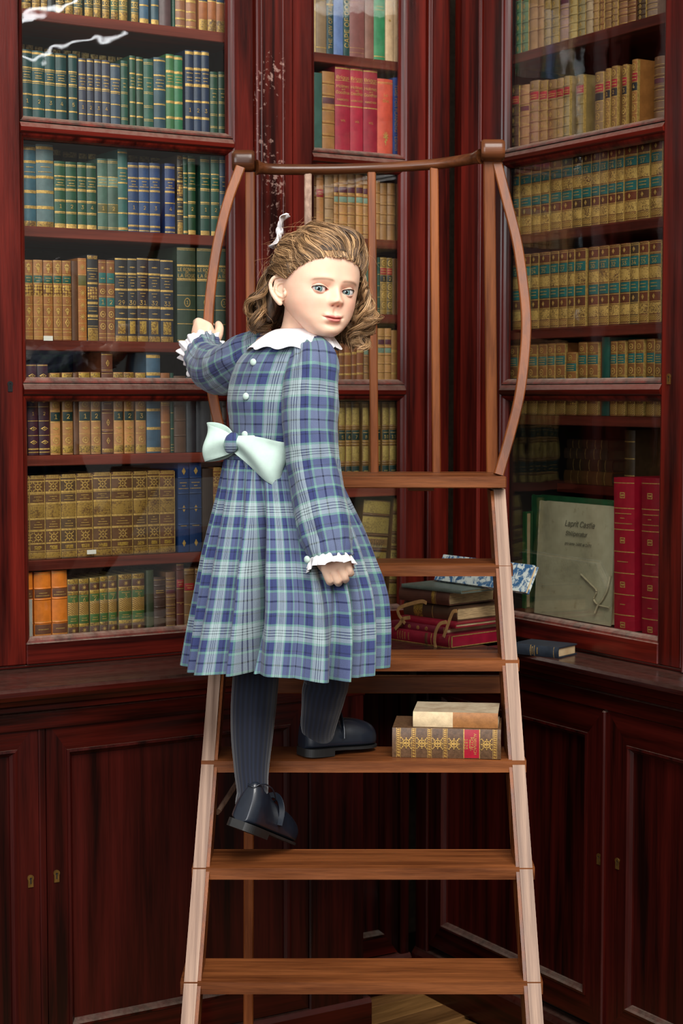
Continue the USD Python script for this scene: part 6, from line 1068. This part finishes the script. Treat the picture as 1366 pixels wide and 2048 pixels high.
# swept-back top: from the hairline over a full crown to the tie
def hairline(a):
    """a from -1 (far ear) over the forehead to 1 (near ear)"""
    ks = np.array([-1, -.8, -.55, -.25, 0, .25, .55, .8, 1]); P = np.array([(-.068, .012, .004), (-.066, .034, .026), (-.055, .056, .042), (-.028, .070, .051), (0, .073, .053), (.028, .070, .051), (.054, .057, .043), (.0665, .034, .024), (.069, .014, .006)])
    return np.array([np.interp(a, ks, P[:, k]) for k in range(3)])
for _ in range(300):
    a = hr.uniform(-1, 1); back = abs(hr.normal(0, .33)) if hr.random() < .5 else 0.0
    r0 = hairline(a) + np.array([0, 0, hr.normal(0, .0012)]) - C0; dT = TIE - C0 + hr.normal(0, .012, 3); r0 = U_(U_(r0) * (1 - min(back, .8)) + U_(dT) * min(back, .8))
    front = 1 - abs(a); vol = (.007 + .014 * front + (.019 if a < -.15 else .0)) * hr.uniform(.55, 1.1)
    P = slerp_path(r0, dT, [.0003, vol * .45, vol * .95, vol, vol * .8, .007 + hr.uniform(0, .005)], 16)
    t = np.linspace(0, 1, 16); wv = .0085 * np.sin(t * 11 + a * 7 + hr.normal(0, .3)) * t * (1 - t) * 4; P = P + np.cross(U_(dT), U_(r0)) * wv[:, None]; P[:, 2] = np.where(P[:, 2] > .05, .05 + (P[:, 2] - .05) * .70, P[:, 2]); P[:, 0] += np.sin(np.pi * t) * (-.013 if a < -.2 else .004)
    add_clump(P, 17, .0021, hr.choice([0.4, 1.3, 2.0, 2.8], p=[.22, .33, .28, .17]), frizz=.0014)
# loose lower hair: curls round the back and sides
def curl_strand(root_dir, end, turns, rad, m=26, swell=.024):
    r0 = onskull(np.asarray(root_dir, float), .006); end = np.asarray(end, float); midp = onskull(np.asarray(root_dir) * [1, 1, 0] + [0, 0, -.02], swell)
    C = catmull([r0, r0 * .45 + midp * .55 + [0, 0, .006], midp * .5 + end * .5 + U_([*midp[:2], 0]) * .006, end], m); t = np.linspace(0, 1, m); T = np.gradient(C, axis=0); T /= np.linalg.norm(T, axis=1, keepdims=True)
    a = np.cross(T, [0, 0, 1.0]) + np.cross(T, [1.0, .3, 0]) * .2; a /= np.linalg.norm(a, axis=1, keepdims=True) + 1e-9; b = np.cross(T, a); p0 = hr.uniform(0, 6.3); ph_ = p0 + t * turns * 2 * np.pi; R = rad * np.clip((t - .15) / .5, 0, 1)
    return C + a * (R * np.cos(ph_))[:, None] + b * (R * np.sin(ph_))[:, None]
for _ in range(125):
    az = hr.uniform(math.radians(24), math.radians(200)); dx, dy = math.cos(az), -math.sin(az)            # 0 = near ear, 90 = back, 180 = far ear
    zr = hr.uniform(-.02, .075); rd = np.array([dx * .07, dy * .088, zr]); L_ = hr.uniform(-.098, -.055)
    e_ = np.array([dx * (.080 + hr.uniform(0, .018)), dy * (.098 + hr.uniform(-.006, .02)) , L_])
    if dy > .1: e_[1] = hr.uniform(-.035, .0); e_[0] = dx * .083; rd[1] = -.022 + hr.uniform(-.02, .0)
    P = curl_strand(rd, e_, hr.uniform(1.5, 2.6), hr.uniform(.012, .020)); add_clump(P, 30, .0015, hr.choice([.4, 1.0, 1.6, 2.4], p=[.3, .35, .22, .13]), frizz=.0016)
for _ in range(70):                                              # far side, beside the cheek
    r0 = np.array([-.066, hr.uniform(-.02, .034), hr.uniform(.0, .045)]); e_ = np.array([-.082 + hr.normal(0, .008), .016 + hr.normal(0, .017), hr.uniform(-.098, -.045)])
    P = curl_strand(r0, e_, hr.uniform(1.4, 2.4), hr.uniform(.010, .016), swell=.018); add_clump(P, 20, .0016, hr.choice([.6, 1.2, 2.0, 2.6], p=[.25, .3, .25, .2]), frizz=.0016)
for _ in range(36):                                              # hair drawn from the temple past the ear
    r0 = hairline(hr.uniform(.55, .98)) - C0; P = slerp_path(r0, np.array([.062, -.055, .030]) + hr.normal(0, .01, 3), [.001, .006, .009, .010], 14); add_clump(P, 9, .0022, 1.3)
for _ in range(170):                                             # fine new hair along the hairline
    a = hr.uniform(-.97, .97); r0 = hairline(a) + np.array([0, 0, -abs(hr.normal(0, .0018))]); P = slerp_path(r0 - C0, TIE - C0 + hr.normal(0, .02, 3), [.0002, .003, .006, .007], 14)[:hr.integers(5, 9)]; strands.append((P, .00018, int(hr.choice([1, 2, 3]))))
for _ in range(130):                                             # flyaways
    dd_ = U_(hr.normal(0, 1, 3) + [0, -.4, .5]); q = onskull(dd_, .018); v_ = U_(np.cross(dd_, hr.normal(0, 1, 3))); t = np.linspace(0, 1, 10)[:, None]
    if dd_[1] > .55 and dd_[2] < .55: continue
    strands.append((q + v_ * t * .035 + dd_ * (.010 * t * hr.uniform(.2, 1.0)) + hr.normal(0, .002, 3) * np.sin(t * 5), .00016, 2))
# scalp and inner mass, so that no skin shows between the strands
hl = np.array([hairline(a) for a in np.linspace(-1, 1, 60)])
sv = trimesh.creation.icosphere(5); D = sv.vertices; Pp = onskull(D, .0035); az_ = np.arctan2(Pp[:, 0], Pp[:, 1])
hz_ = np.interp(az_, np.arctan2(hl[:, 0], hl[:, 1]), hl[:, 2] + .003, left=.014, right=.014)
keep = Pp[:, 2] > hz_; keep &= ~((Pp[:, 2] < hz_ + .006)); keep |= (Pp[:, 1] < -.034) & (Pp[:, 2] > -.050); fcs = sv.faces[keep[sv.faces].all(1)]
cap_ = trimesh.Trimesh(Pp + 0, fcs, process=False); cap_.remove_unreferenced_vertices()
SCALP = M('hair_mass', {'g': ('geometry', {}), 'mp': ('mapping', {'scale': (140, 140, 60)}), 'n': ('noise_texture', {'scale': 1.5, 'detail': 4.0}), 'r': ('rgb_ramp', {'ramp': [(.3, s2l((46, 33, 23))), (.7, s2l((84, 63, 44)))]}), 'p': ('principled_bsdf', {'roughness': .6})}, [('g.position', 'mp.vector'), ('mp.vector', 'n.vector'), ('n.fac', 'r.fac'), ('r.color', 'p.base_color')])
lump = []
for az in np.linspace(math.radians(34), math.radians(166), 11):
    dx, dy = math.cos(az), -math.sin(az); lump += bones([(np.array([dx * .064, dy * .078 - .004, .02]), .011), (np.array([dx * .070, dy * .084 - .004, -.035]), .012), (np.array([dx * .073, dy * .088 - .004, -.062]), .008)])
lm = smoothed(union(lump), .006, 8)
hair = part(girl, 'hair', trimesh.Trimesh(H(np.vstack([cap_.vertices, lm.vertices])), np.vstack([cap_.faces, lm.faces + len(cap_.vertices)]), process=False), SCALP, smooth=True)
for k in range(4):
    S = [s for s in strands if s[2] == k]
    cv = UsdGeom.BasisCurves.Define(stage, numbered(str(hair.GetPath()), 'strands')); cv.CreateTypeAttr('linear'); cv.CreateCurveVertexCountsAttr(Vt.IntArray([len(s[0]) for s in S]))
    P = np.vstack([H(s[0]) for s in S]); cv.CreatePointsAttr(Vt.Vec3fArray.FromNumpy(P.astype(np.float32)))
    Wd = np.concatenate([s[1] * 2 * np.interp(np.linspace(0, 1, len(s[0])), [0, .8, 1], [1, .9, .35]) for s in S]); cv.CreateWidthsAttr(Vt.FloatArray.FromNumpy(Wd.astype(np.float32))); cv.SetWidthsInterpolation('vertex')
    UsdShade.MaterialBindingAPI.Apply(cv.GetPrim()).Bind(HM[k]); data(cv.GetPrim(), kind='stuff')
# ---- dress
NSEG = 193
thg = np.linspace(0, 2 * np.pi, NSEG)
def ell_ring(c, ra, rb, tilt=0.0, z=None):
    """horizontal ellipse: ra along her right, rb along her front"""
    return c[None] + rB[None] * (ra * np.cos(thg))[:, None] + fB[None] * (rb * np.sin(thg))[:, None]
# bodice
lv = [(waist + [0, 0, -.006], .088, .076), (waist, .088, .076), (at(553, 880, 3.05), .089, .077), (at(557, 840, 3.05), .093, .080), (chest, .098, .083), (at(566, 765, 3.05), .101, .084), (at(572, 735, 3.045), .100, .080), (at(578, 712, 3.04), .092, .072), (at(585, 697, 3.035), .078, .062), (at(594, 684, 3.03), .060, .050), (at(600, 676, 3.028), .047, .043)]
cc, ra_, rb_ = (np.array([l[k] for l in lv]) for k in range(3)); tt = np.linspace(0, 1, len(lv)); ti = np.linspace(0, 1, 70)
cI = np.stack([PCH(tt, cc[:, k])(ti) for k in range(3)], 1); raI, rbI = PCH(tt, ra_)(ti), PCH(tt, rb_)(ti)
G = np.stack([ell_ring(cI[i], raI[i], rbI[i]) for i in range(70)])
nz = meshkit.fbm(np.stack([np.cos(thg)[None] * 3 + ti[:, None] * 0, np.sin(thg)[None] * 3 + ti[:, None] * 0, ti[:, None] * 5 + thg[None] * 0], -1), 3, 4) - .5
out = G - cI[:, None]; out[..., 2] = 0; on_ = out / (np.linalg.norm(out, axis=2, keepdims=True) + 1e-9)
gath = .0022 * np.sin(thg * 34 + 1.5 * np.sin(thg * 5)) [None] * np.clip(1 - ti * 7, 0, 1)[:, None]
G = G + on_ * (nz * .010 + gath)[..., None]
slen = np.concatenate([[0], np.cumsum(np.linalg.norm(np.diff(cI + [[0, 0, 0]], axis=0), axis=1))])
UV = np.stack([np.repeat((thg * .098 + .030)[None], 70, 0), np.repeat((slen + .108 * 3 - .123 + .0)[:, None], NSEG, 1)], -1)
bm, buv = grid_mesh(G, UV)
dress = part(girl, 'dress', bm, PLAID, smooth=True, uv=buv)
# skirt
NS, NR_ = 440, 90
ths = np.linspace(0, 2 * np.pi, NS); ts = np.linspace(0, 1, NR_)
zs_ = np.interp(ts, [0, 1], [waist[2] + .004, at(571, 1330, 3.0)[2]])
kx = [0, .06, .15, .35, .50, .70, .85, 1.0]
pyk = [918, 942, 980, 1062, 1125, 1205, 1265, 1330]
xl_ = [454, 449, 442, 424, 411, 396, 385, 374.5]; xr_ = [660, 668, 684, 722, 744, 765, 769, 768]
Yc = np.interp(ts, [0, .3, 1], [3.05, 3.035, 3.005])
def pxX(px, py, Y): return np.array([on_y(a, b, c)[0] for a, b, c in zip(px, py, Y)])
pyt = np.interp(ts, kx, pyk); XLt, XRt = pxX(PCH(kx, xl_)(ts), pyt, Yc), pxX(PCH(kx, xr_)(ts), pyt, Yc)
zsk = np.array([on_y(571, b, c)[2] for b, c in zip(pyt, Yc)])
cx_, hx_ = (XLt + XRt) / 2, (XRt - XLt) / 2; hy_ = np.minimum(hx_ * .93, .165)
hr2 = np.random.default_rng(5)
fold = np.zeros((NR_, NS)); amp = .004 + .020 * np.clip(ts, 0, 1) ** .8
base_n = 14
ph0 = ths * base_n + 1.1 * np.sin(ths * 3 + .6) + .8 * np.sin(ths * 5 + 2.1)
f1 = 2 * np.abs(np.sin(ph0 / 2)) ** .85 - 1.15; f2 = np.sin(ths * 31 + 1.7 * np.sin(ths * 4 + 1))
per_ = .55 + .45 * np.sin(ths * 2 + 1.0) * np.sin(ths * 7 + .4)
for i, t in enumerate(ts):
    drift = .5 * math.sin(t * 2.2)
    fold[i] = amp[i] * per_ * np.interp((ths + drift * .04) % (2 * np.pi), ths, f1) + .0036 * f2 * (math.exp(-t * 5) + .12) + .010 * t * (np.sin(ths * 6 + 2.0 + t) * .5)
for _ in range(17):                                            # deep irregular valleys between the gathers
    a0, sg_, dp, st = hr2.uniform(0, 2 * np.pi), hr2.uniform(.045, .085), hr2.uniform(.012, .030), hr2.uniform(0, .35); sl_ = hr2.normal(0, .12)
    dth = (ths[None] - a0 - sl_ * ts[:, None] + np.pi) % (2 * np.pi) - np.pi
    fold -= dp * np.clip((ts[:, None] - st * .4) * 2.2, 0, 1) * (np.exp(-(dth / sg_) ** 2) - .35 * np.exp(-(np.abs(dth) / (sg_ * 1.8) - 1.0) ** 2 * 4))
GX = cx_[:, None] + (hx_[:, None] - .006 * ts[:, None] + fold) * np.cos(ths)[None]
GY = Yc[:, None] + (hy_[:, None] - .004 + fold) * np.sin(ths)[None]
GZ = zsk[:, None] + 0 * ths[None] + (.006 * np.sin(ths * 3 + 1) * ts[:, None] ** 2)
lim = np.array([[ladY(max(z, .5)) - .010 for z in row] for row in GZ]); GY = np.where(GY > lim, lim - .3 * np.tanh((GY - lim) / .08) * .004, GY)
GS = np.stack([GX, GY, GZ], -1)
sl = np.concatenate([[0], np.cumsum(np.linalg.norm(np.diff(GS[:, 330], axis=0), axis=1))]); hem = sl[-1]
circ_ = PER * 17
UVs = np.stack([np.repeat((ths / (2 * np.pi) * circ_ + .045)[None], NR_, 0), np.repeat((hem - sl + PER * 8 - .074)[:, None], NS, 1)], -1)
# hem turned in
tk_ = thick(GS, .0012, UVs)
sk = usdkit.mesh(stage, numbered(str(dress.GetPath()), 'skirt'), tk_[0], PLAID, smooth=True, uv=tk_[1])
# sash band
R1 = np.stack([ell_ring(waist + [0, 0, z], .0905 + .001, .0785 + .001) for z in (-.013, -.004, .006)]); UVb = np.stack([np.repeat((thg * .09)[None], 3, 0), np.repeat(np.array([.04, .05, .06])[:, None], NSEG, 1)], -1)
tb_ = thick(R1, .002, UVb); usdkit.mesh(stage, numbered(str(dress.GetPath()), 'sash'), tb_[0], PLAID, smooth=True, uv=tb_[1])
# sleeves
def sleeve(name, pts, v0, squash=1.0, seed=0, u0=0.0, uscale=None, fol=.009):
    P = np.array([at(x, y, Y) for x, y, Y, r in pts]); r = np.array([q[3] / FPX * q[2] for q in pts]); n = 80; C = catmull(P, n); s = np.linspace(0, 1, n); R = PCH(np.linspace(0, 1, len(r)), r)(s)
    T = np.gradient(C, axis=0); T /= np.linalg.norm(T, axis=1, keepdims=True); ref = np.array([0, -1.0, 0.0]); S = []
    a = ref - T[0] * (ref @ T[0]); a = U_(a)
    A = []
    for k in range(n):
        a = a - T[k] * (a @ T[k]); a = U_(a); A.append(a)
    A = np.array(A); B = np.cross(T, A); K = 97; th_ = np.linspace(0, 2 * np.pi, K)
    L_ = np.concatenate([[0], np.cumsum(np.linalg.norm(np.diff(C, axis=0), axis=1))])
    w = meshkit.fbm(np.stack([np.cos(th_)[None] * 1.6 + s[:, None] * 4, np.sin(th_)[None] * 1.6 + s[:, None] * 1.0, s[:, None] * 5 + th_[None] * 0], -1), 3, seed) - .5
    gat = .0024 * np.sin(th_ * 17 + 1.3 * np.sin(th_ * 3))[None] * (np.exp(-s * 9) + np.exp(-(1 - s) * 11))[:, None]
    Rr = R[:, None] + w * fol * 2.2 + gat
    G = C[:, None] + A[:, None] * (Rr * np.cos(th_)[None])[..., None] * squash + B[:, None] * (Rr * np.sin(th_)[None])[..., None]
    us = uscale or float(np.median(R)); UVq = np.stack([np.repeat((th_ * us + u0)[None], n, 0), np.repeat((v0 - L_)[:, None], K, 1)], -1)
    m, uv = thick(G, .0014, UVq); usdkit.mesh(stage, numbered(str(dress.GetPath()), name), m, PLAID, smooth=True, uv=uv)
    return C, T, A, B, R
slR = sleeve('sleeve', [(612, 690, 3.00, 22), (622, 706, 2.98, 40), (624, 740, 2.965, 50), (622, 800, 2.955, 55), (622, 880, 2.945, 56), (629, 950, 2.935, 54), (645, 1040, 2.905, 51), (656, 1092, 2.89, 45), (660, 1118, 2.885, 43)], PER * 5 + .097, .92, 3, PER - .012, uscale=PER * 2 / (2 * np.pi) * 1.0 + .016)
slL = sleeve('sleeve', [(548, 690, 3.07, 24), (520, 700, 3.09, 40), (482, 722, 3.12, 47), (446, 740, 3.18, 50), (424, 735, 3.245, 48), (412, 718, 3.29, 42), (406, 702, 3.325, 38)], PER * 5 + .03, .95, 8, .02, uscale=PER * 2 / (2 * np.pi) * 1.0 + .010, fol=.008)
# ruffled cuffs
def ruffle(name, c, axis, r0, r1, ln, n, amp_, e1=None, parent=dress, m=WHITE, ell=1.0, seed=1):
    axis = U_(axis); e1 = U_(np.cross(axis, [0, 0, 1.0]) if e1 is None else np.asarray(e1) - axis * (np.asarray(e1) @ axis)); e2 = np.cross(axis, e1); q = np.linspace(0, 2 * np.pi, 217); ss = np.linspace(0, 1, 9); rr_ = np.random.default_rng(seed)
    wv = np.sin(q * n + .9 * np.sin(q * 3 + seed)) + .35 * np.sin(q * (n * 2 + 1) + 1.3); G = []
    for s in ss:
        R = r0 + (r1 - r0) * s ** .8 + amp_ * wv * s; zz_ = ln * s - abs(amp_) * .6 * np.cos(q * n * .5) * s
        G.append(c + e1 * (R * np.cos(q))[:, None] * ell + e2 * (R * np.sin(q))[:, None] + axis * zz_[:, None])
    mm_ = thick(np.array(G), .0009); return part(parent, name, mm_, m, smooth=True)
axR = U_(slR[1][-1] + np.array([0, -.12, 0])); ruffle('cuff_frill', slR[0][-1] - axR * .003, axR, .0345, .041, .019, 15, .0026, seed=2)
axL = U_(np.array([-.25, .62, .62])); cL = at(406, 712, 3.315); ruffle('cuff_frill', cL, axL, .031, .044, .022, 13, .0040, seed=4)
def button(p, nrm, r=.0062, m=MINT):
    s = trimesh.creation.icosphere(2); s.vertices *= [r, r, r * .55]; T = trimesh.geometry.align_vectors([0, 0, 1], U_(nrm)); s.apply_transform(T); s.apply_translation(p); part(dress, 'button', s, m, smooth=True)
bn = -fB
def on_bodice(px, py):
    """the bodice's surface under a point of its back"""
    r = ray(px, py); best = None
    v = G_b - CAM; d_ = np.linalg.norm(np.cross(v, r / np.linalg.norm(r)), axis=1) + .5 * np.clip((v @ U_(r)) - 3.05, 0, 1); return G_b[np.argmin(d_)]
G_b = bm.vertices
for px, py in ((509, 724), (494, 793), (491, 867)):
    button(on_bodice(px, py) + bn * .003, bn + np.array([0, -.3, 0]))
button(at(614, 1119, 2.85), (-.6, -.7, 0)); button(at(377, 737, 3.28), (-.8, -.5, 0)); button(at(378, 747, 3.275), (-.6, -.7, .1), .0068, WHITE)
# button placket down the back
pl = np.array([on_bodice(a, b) + bn * .0012 for a, b in ((519, 690), (509, 724), (500, 760), (494, 793), (491, 830), (490, 880))])
# collar with a scalloped edge
q = np.linspace(0, 2 * np.pi, 361); inner_r, rows = None, []
nk = at(602, 668, 3.026)
for s in np.linspace(0, 1, 10):
    sc = 1 + .07 * (np.abs(np.cos(q * 5.5 + .4)) - .5) * s ** 3
    ra2, rb2 = (.041 + .046 * s) * sc, (.038 + .034 * s) * sc
    zz_ = nk[2] + .008 - .004 * s - .030 * s ** 1.6 + .0025 * np.sin(q * 11) * s
    rows.append(np.stack([nk[0] + rB[0] * ra2 * np.cos(q) + fB[0] * rb2 * np.sin(q) - .012 * s, nk[1] + rB[1] * ra2 * np.cos(q) + fB[1] * rb2 * np.sin(q), zz_ + 0 * q - .10 * (np.cos(q) * ra2 * -rB[0]) * 0], 1))
part(dress, 'collar', thick(np.array(rows), .0016), WHITE, smooth=True)
EMB = plain('collar_embroidery', (120, 150, 140), .8)
# sash bow at the back of the waist
def loop(knot, tip, h0, h1, depth, m, droop=0.0, nrm=None):
    """a ribbon loop from the knot out to the tip and back"""
    knot, tip = np.asarray(knot), np.asarray(tip); d_ = tip - knot; L_ = np.linalg.norm(d_); d_ = d_ / L_; n_ = U_(nrm); upv = np.cross(n_, d_); upv = upv if upv[2] > 0 else -upv; t = np.linspace(-1, 1, 41)
    x = 1 - np.abs(t) ** 2.2; w = depth * np.sin(np.pi * t * .98) * (1 - .15 * np.abs(t)); hh = h0 + (h1 - h0) * x ** .8; rowsA = []
    for v in np.linspace(-.5, .5, 13):
        rowsA.append(knot + d_ * (L_ * x)[:, None] + n_ * (w + .006 * np.sin(v * 6 + x * 3))[:, None] + upv * (v * hh)[:, None] + np.array([0, 0, -1.0]) * (droop * x ** 2)[:, None])
    return part(dress, 'bow_loop', thick(np.array(rowsA), .0014), m, smooth=True)
kn = at(468, 888, (on_bodice(480, 893) + bn * .022)[1])
loop(kn, at(566, 914, kn[1] - .030), .028, .082, .022, MINT, .012, bn)
loop(kn, at(418, 884, kn[1] + .03), .026, .070, .018, MINT, .0, bn)
kk_ = trimesh.creation.icosphere(4); kk_.vertices *= [.0135, .013, .019]; kk_.apply_transform(trimesh.transformations.rotation_matrix(.35, [0, 1, 0])); kk_.vertices *= (1 + .10 * (meshkit.fbm(kk_.vertices * 90, 3) - .5))[:, None]; kk_.apply_translation(kn + bn * .004 + [-.001, 0, .002])
usdkit.mesh(stage, numbered(str(dress.GetPath()), 'bow_knot'), kk_, PLAID, smooth=True, uv=kk_.vertices[:, [0, 2]])
# hair ribbon: a small white bow seen almost edge on
hb0 = H(TIE + np.array([.006, -.012, .012])); top, bot = at(577, 430, hb0[1] + .0), at(541, 494, hb0[1] - .0); ctr = (top + bot) / 2
for e_ in (top, bot):
    dr = e_ - ctr; L_ = np.linalg.norm(dr); dr = dr / L_; n_ = U_(np.cross(dr, [0, 1.0, 0])); wdir = np.cross(dr, n_); t = np.linspace(0, 1, 22)
    rowsB = []
    for v in np.linspace(-1, 1, 11):
        wd = (.006 + .022 * np.sin(np.pi * .5 * np.clip(t * 1.15, 0, 1)) * (1 - .35 * np.clip(t - .75, 0, 1) / .25)); rowsB.append(ctr + dr * (L_ * t)[:, None] + wdir * (v * wd)[:, None] + n_ * (.006 * np.sin(t * 3.1) + .004 * np.sin(v * 4 + t * 6))[:, None])
    part(hair, 'ribbon_loop', thick(np.array(rowsB), .0016), WHITE, smooth=True)
kb_ = trimesh.creation.icosphere(3); kb_.vertices *= [.007, .009, .009]; kb_.apply_translation(ctr); part(hair, 'ribbon_knot', kb_, WHITE, smooth=True)
# ---- tights and shoes
def tube_uv(P, r, name, m, parent=girl, K=60, n=70, sq=None):
    P = np.asarray(P); C = catmull(P, n); s = np.linspace(0, 1, n); R = PCH(np.linspace(0, 1, len(r)), r)(s); T = np.gradient(C, axis=0); T /= np.linalg.norm(T, axis=1, keepdims=True); a = np.array([0, -1.0, 0]); th_ = np.linspace(0, 2 * np.pi, K); G = []
    for k in range(n):
        a = U_(a - T[k] * (a @ T[k])); b = np.cross(T[k], a); G.append(C[k] + a * (R[k] * np.cos(th_))[:, None] + b * (R[k] * np.sin(th_))[:, None])
    L_ = np.linspace(0, 1, n); UVt = np.stack([np.repeat((th_ * .04)[None], n, 0), np.repeat((L_ * .4)[:, None], K, 1)], -1); m_, uv = thick(np.array(G), .001, UVt)
    return usdkit.mesh(stage, numbered(str(parent.GetPath()), name), m_, m, smooth=True, uv=uv).GetPrim()
def rp(px, Y): return px / FPX * Y
tube_uv([hipL + [0, 0, .02], (hipL + kneeL) / 2, kneeL, at(508, 1400, 3.02), at(504, 1470, 3.0), at(503, 1540, 2.98), at(505, 1585, 2.965), at(502, 1612, 2.962), at(520, 1640, 2.985)], [.064, .056, .0405, .0400, .0365, .0300, .0268, .0262, .022], 'tights', TIGHT)
tube_uv([hipR + [0, 0, .02], (hipR + kneeR) / 2, kneeR, at(648, 1385, 3.05), at(642, 1420, 3.062), at(637, 1450, 3.072), at(639, 1464, 3.082), at(648, 1474, 3.095)], [.064, .056, .0405, .0390, .0350, .0315, .0285, .024], 'tights', TIGHT)
def shoe(heel, toe, up, hs, buckle_side):
    f = U_(toe - heel); L_ = float(np.linalg.norm(toe - heel)); up = U_(up - f * (up @ f)); s_ = np.cross(f, up)          # s_: to the right of the foot
    M4 = np.eye(4); M4[:3, 0] = f; M4[:3, 1] = -s_; M4[:3, 2] = up; M4[:3, 3] = heel
    xs = np.array([-.004, .0, .010, .030, .055, .080, .105, .130, .150, .164, .172, .1745]) / .1745 * L_
    w = np.array([.012, .019, .0255, .0275, .0265, .0270, .0300, .0318, .0300, .0240, .0150, .006]); tp = np.array([.050, .0570, .0600, .0580, .0520, .0490, .0500, .0470, .0420, .0360, .0280, .018]); tp = tp * np.interp(np.arange(12), [0, 3, 6, 11], [hs, hs, 1, 1]); R = []
    n = 40; q = np.arange(n) * 2 * np.pi / n
    xi = np.linspace(0, 1, 46); xx, wi, ti_ = (PCH(np.linspace(0, 1, len(xs)), v)(xi) for v in (xs, w, tp))
    for x, a, h_ in zip(xx, wi, ti_):
        c_, s2 = np.cos(q), np.sin(q); y = a * np.sign(c_) * np.abs(c_) ** .8; z = np.where(s2 > 0, .012 + (h_ - .012) * np.abs(s2) ** .85, .012 - .012 * np.abs(s2) ** .5); y = np.where(s2 > 0, y * (1 - .28 * np.abs(s2) ** 2), y); R.append(np.stack([np.full(n, x), y, z], 1))
    t = None
    up_ = loft(R); up_.fix_normals()
    sh = UsdGeom.Xform.Define(stage, numbered(str(girl.GetPath()), 'shoe')).GetPrim()
    part(sh, 'upper', xform(up_, M4), NAVYL, smooth=True)
    oi = np.linspace(0, 1, 40); ox, ow = PCH(np.linspace(0, 1, len(xs)), xs)(oi), PCH(np.linspace(0, 1, len(xs)), w)(oi) + .0012; pg = sg.Polygon(np.vstack([np.c_[ox, ow], np.c_[ox, -ow][::-1]])).buffer(.0008)
    so_ = trimesh.creation.extrude_polygon(pg, .0045, engine='earcut'); so_.apply_translation([0, 0, -.0035]); part(sh, 'sole', xform(so_, M4), SOLE)
    he = trimesh.creation.extrude_polygon(pg.intersection(sg.box(-1, -1, L_ * .34, 1)), .010, engine='earcut'); he.apply_translation([0, 0, -.0135]); part(sh, 'heel', xform(he, M4), SOLE)
    tq = np.linspace(-1, 1, 30); sp2 = np.stack([np.full(30, L_ * .47) + .004 * tq, tq * .0305 * (1 - .10 * (1 - tq ** 2)), .018 + .047 * np.sqrt(np.clip(1 - tq ** 2, 0, 1)) ** 1.0], 1)
    part(sh, 'strap', xform(sweep(sp2, rrect(.0055, .0011, .0009, 2), (1, 0, 0)).apply_transform(np.eye(4)), M4), NAVYL, smooth=40)
    bx = sp2[5 if buckle_side > 0 else 24]; fr_ = sg.box(-.006, -.006, .006, .006).difference(sg.box(-.004, -.004, .004, .004)); bk2 = trimesh.creation.extrude_polygon(fr_, .0014, engine='earcut'); bk2.apply_transform(trimesh.geometry.align_vectors([0, 0, 1], U_([0, bx[1], bx[2] - .016]))); bk2.apply_translation(bx * [1, 1.03, 1] + [0, 0, .001]); part(sh, 'buckle', xform(bk2, M4), plain('buckle_steel_%d' % len(_used), (170, 168, 150), .3, .1, 50., metallic=.9))
    # collar of the opening
    rim = np.stack([L_ * (.20 + .235 * np.cos(q)), .0205 * np.sin(q), np.interp(L_ * (.20 + .235 * np.cos(q)), xs, tp) - .001], 1); part(sh, 'topline', xform(sweep(np.vstack([rim, rim[:1]]), circ(.0013, 6), (0, 0, 1)), M4), NAVYL, smooth=True)
    return sh
shoe(on_z(606, 1514, TZ(3)) + np.array([0, 0, .0165]), on_z(741, 1499, TZ(3)) + np.array([.004, .012, .0105]), np.array([0, 0, 1.0]), 1.0, -1)
hL = at(480, 1642, 2.925); tL = on_z(566, 1690, TZ(4)) + np.array([.006, .0, .0085]); shoe(hL, tL, U_(np.array([.35, .25, 1.0])), 1.25, -1)
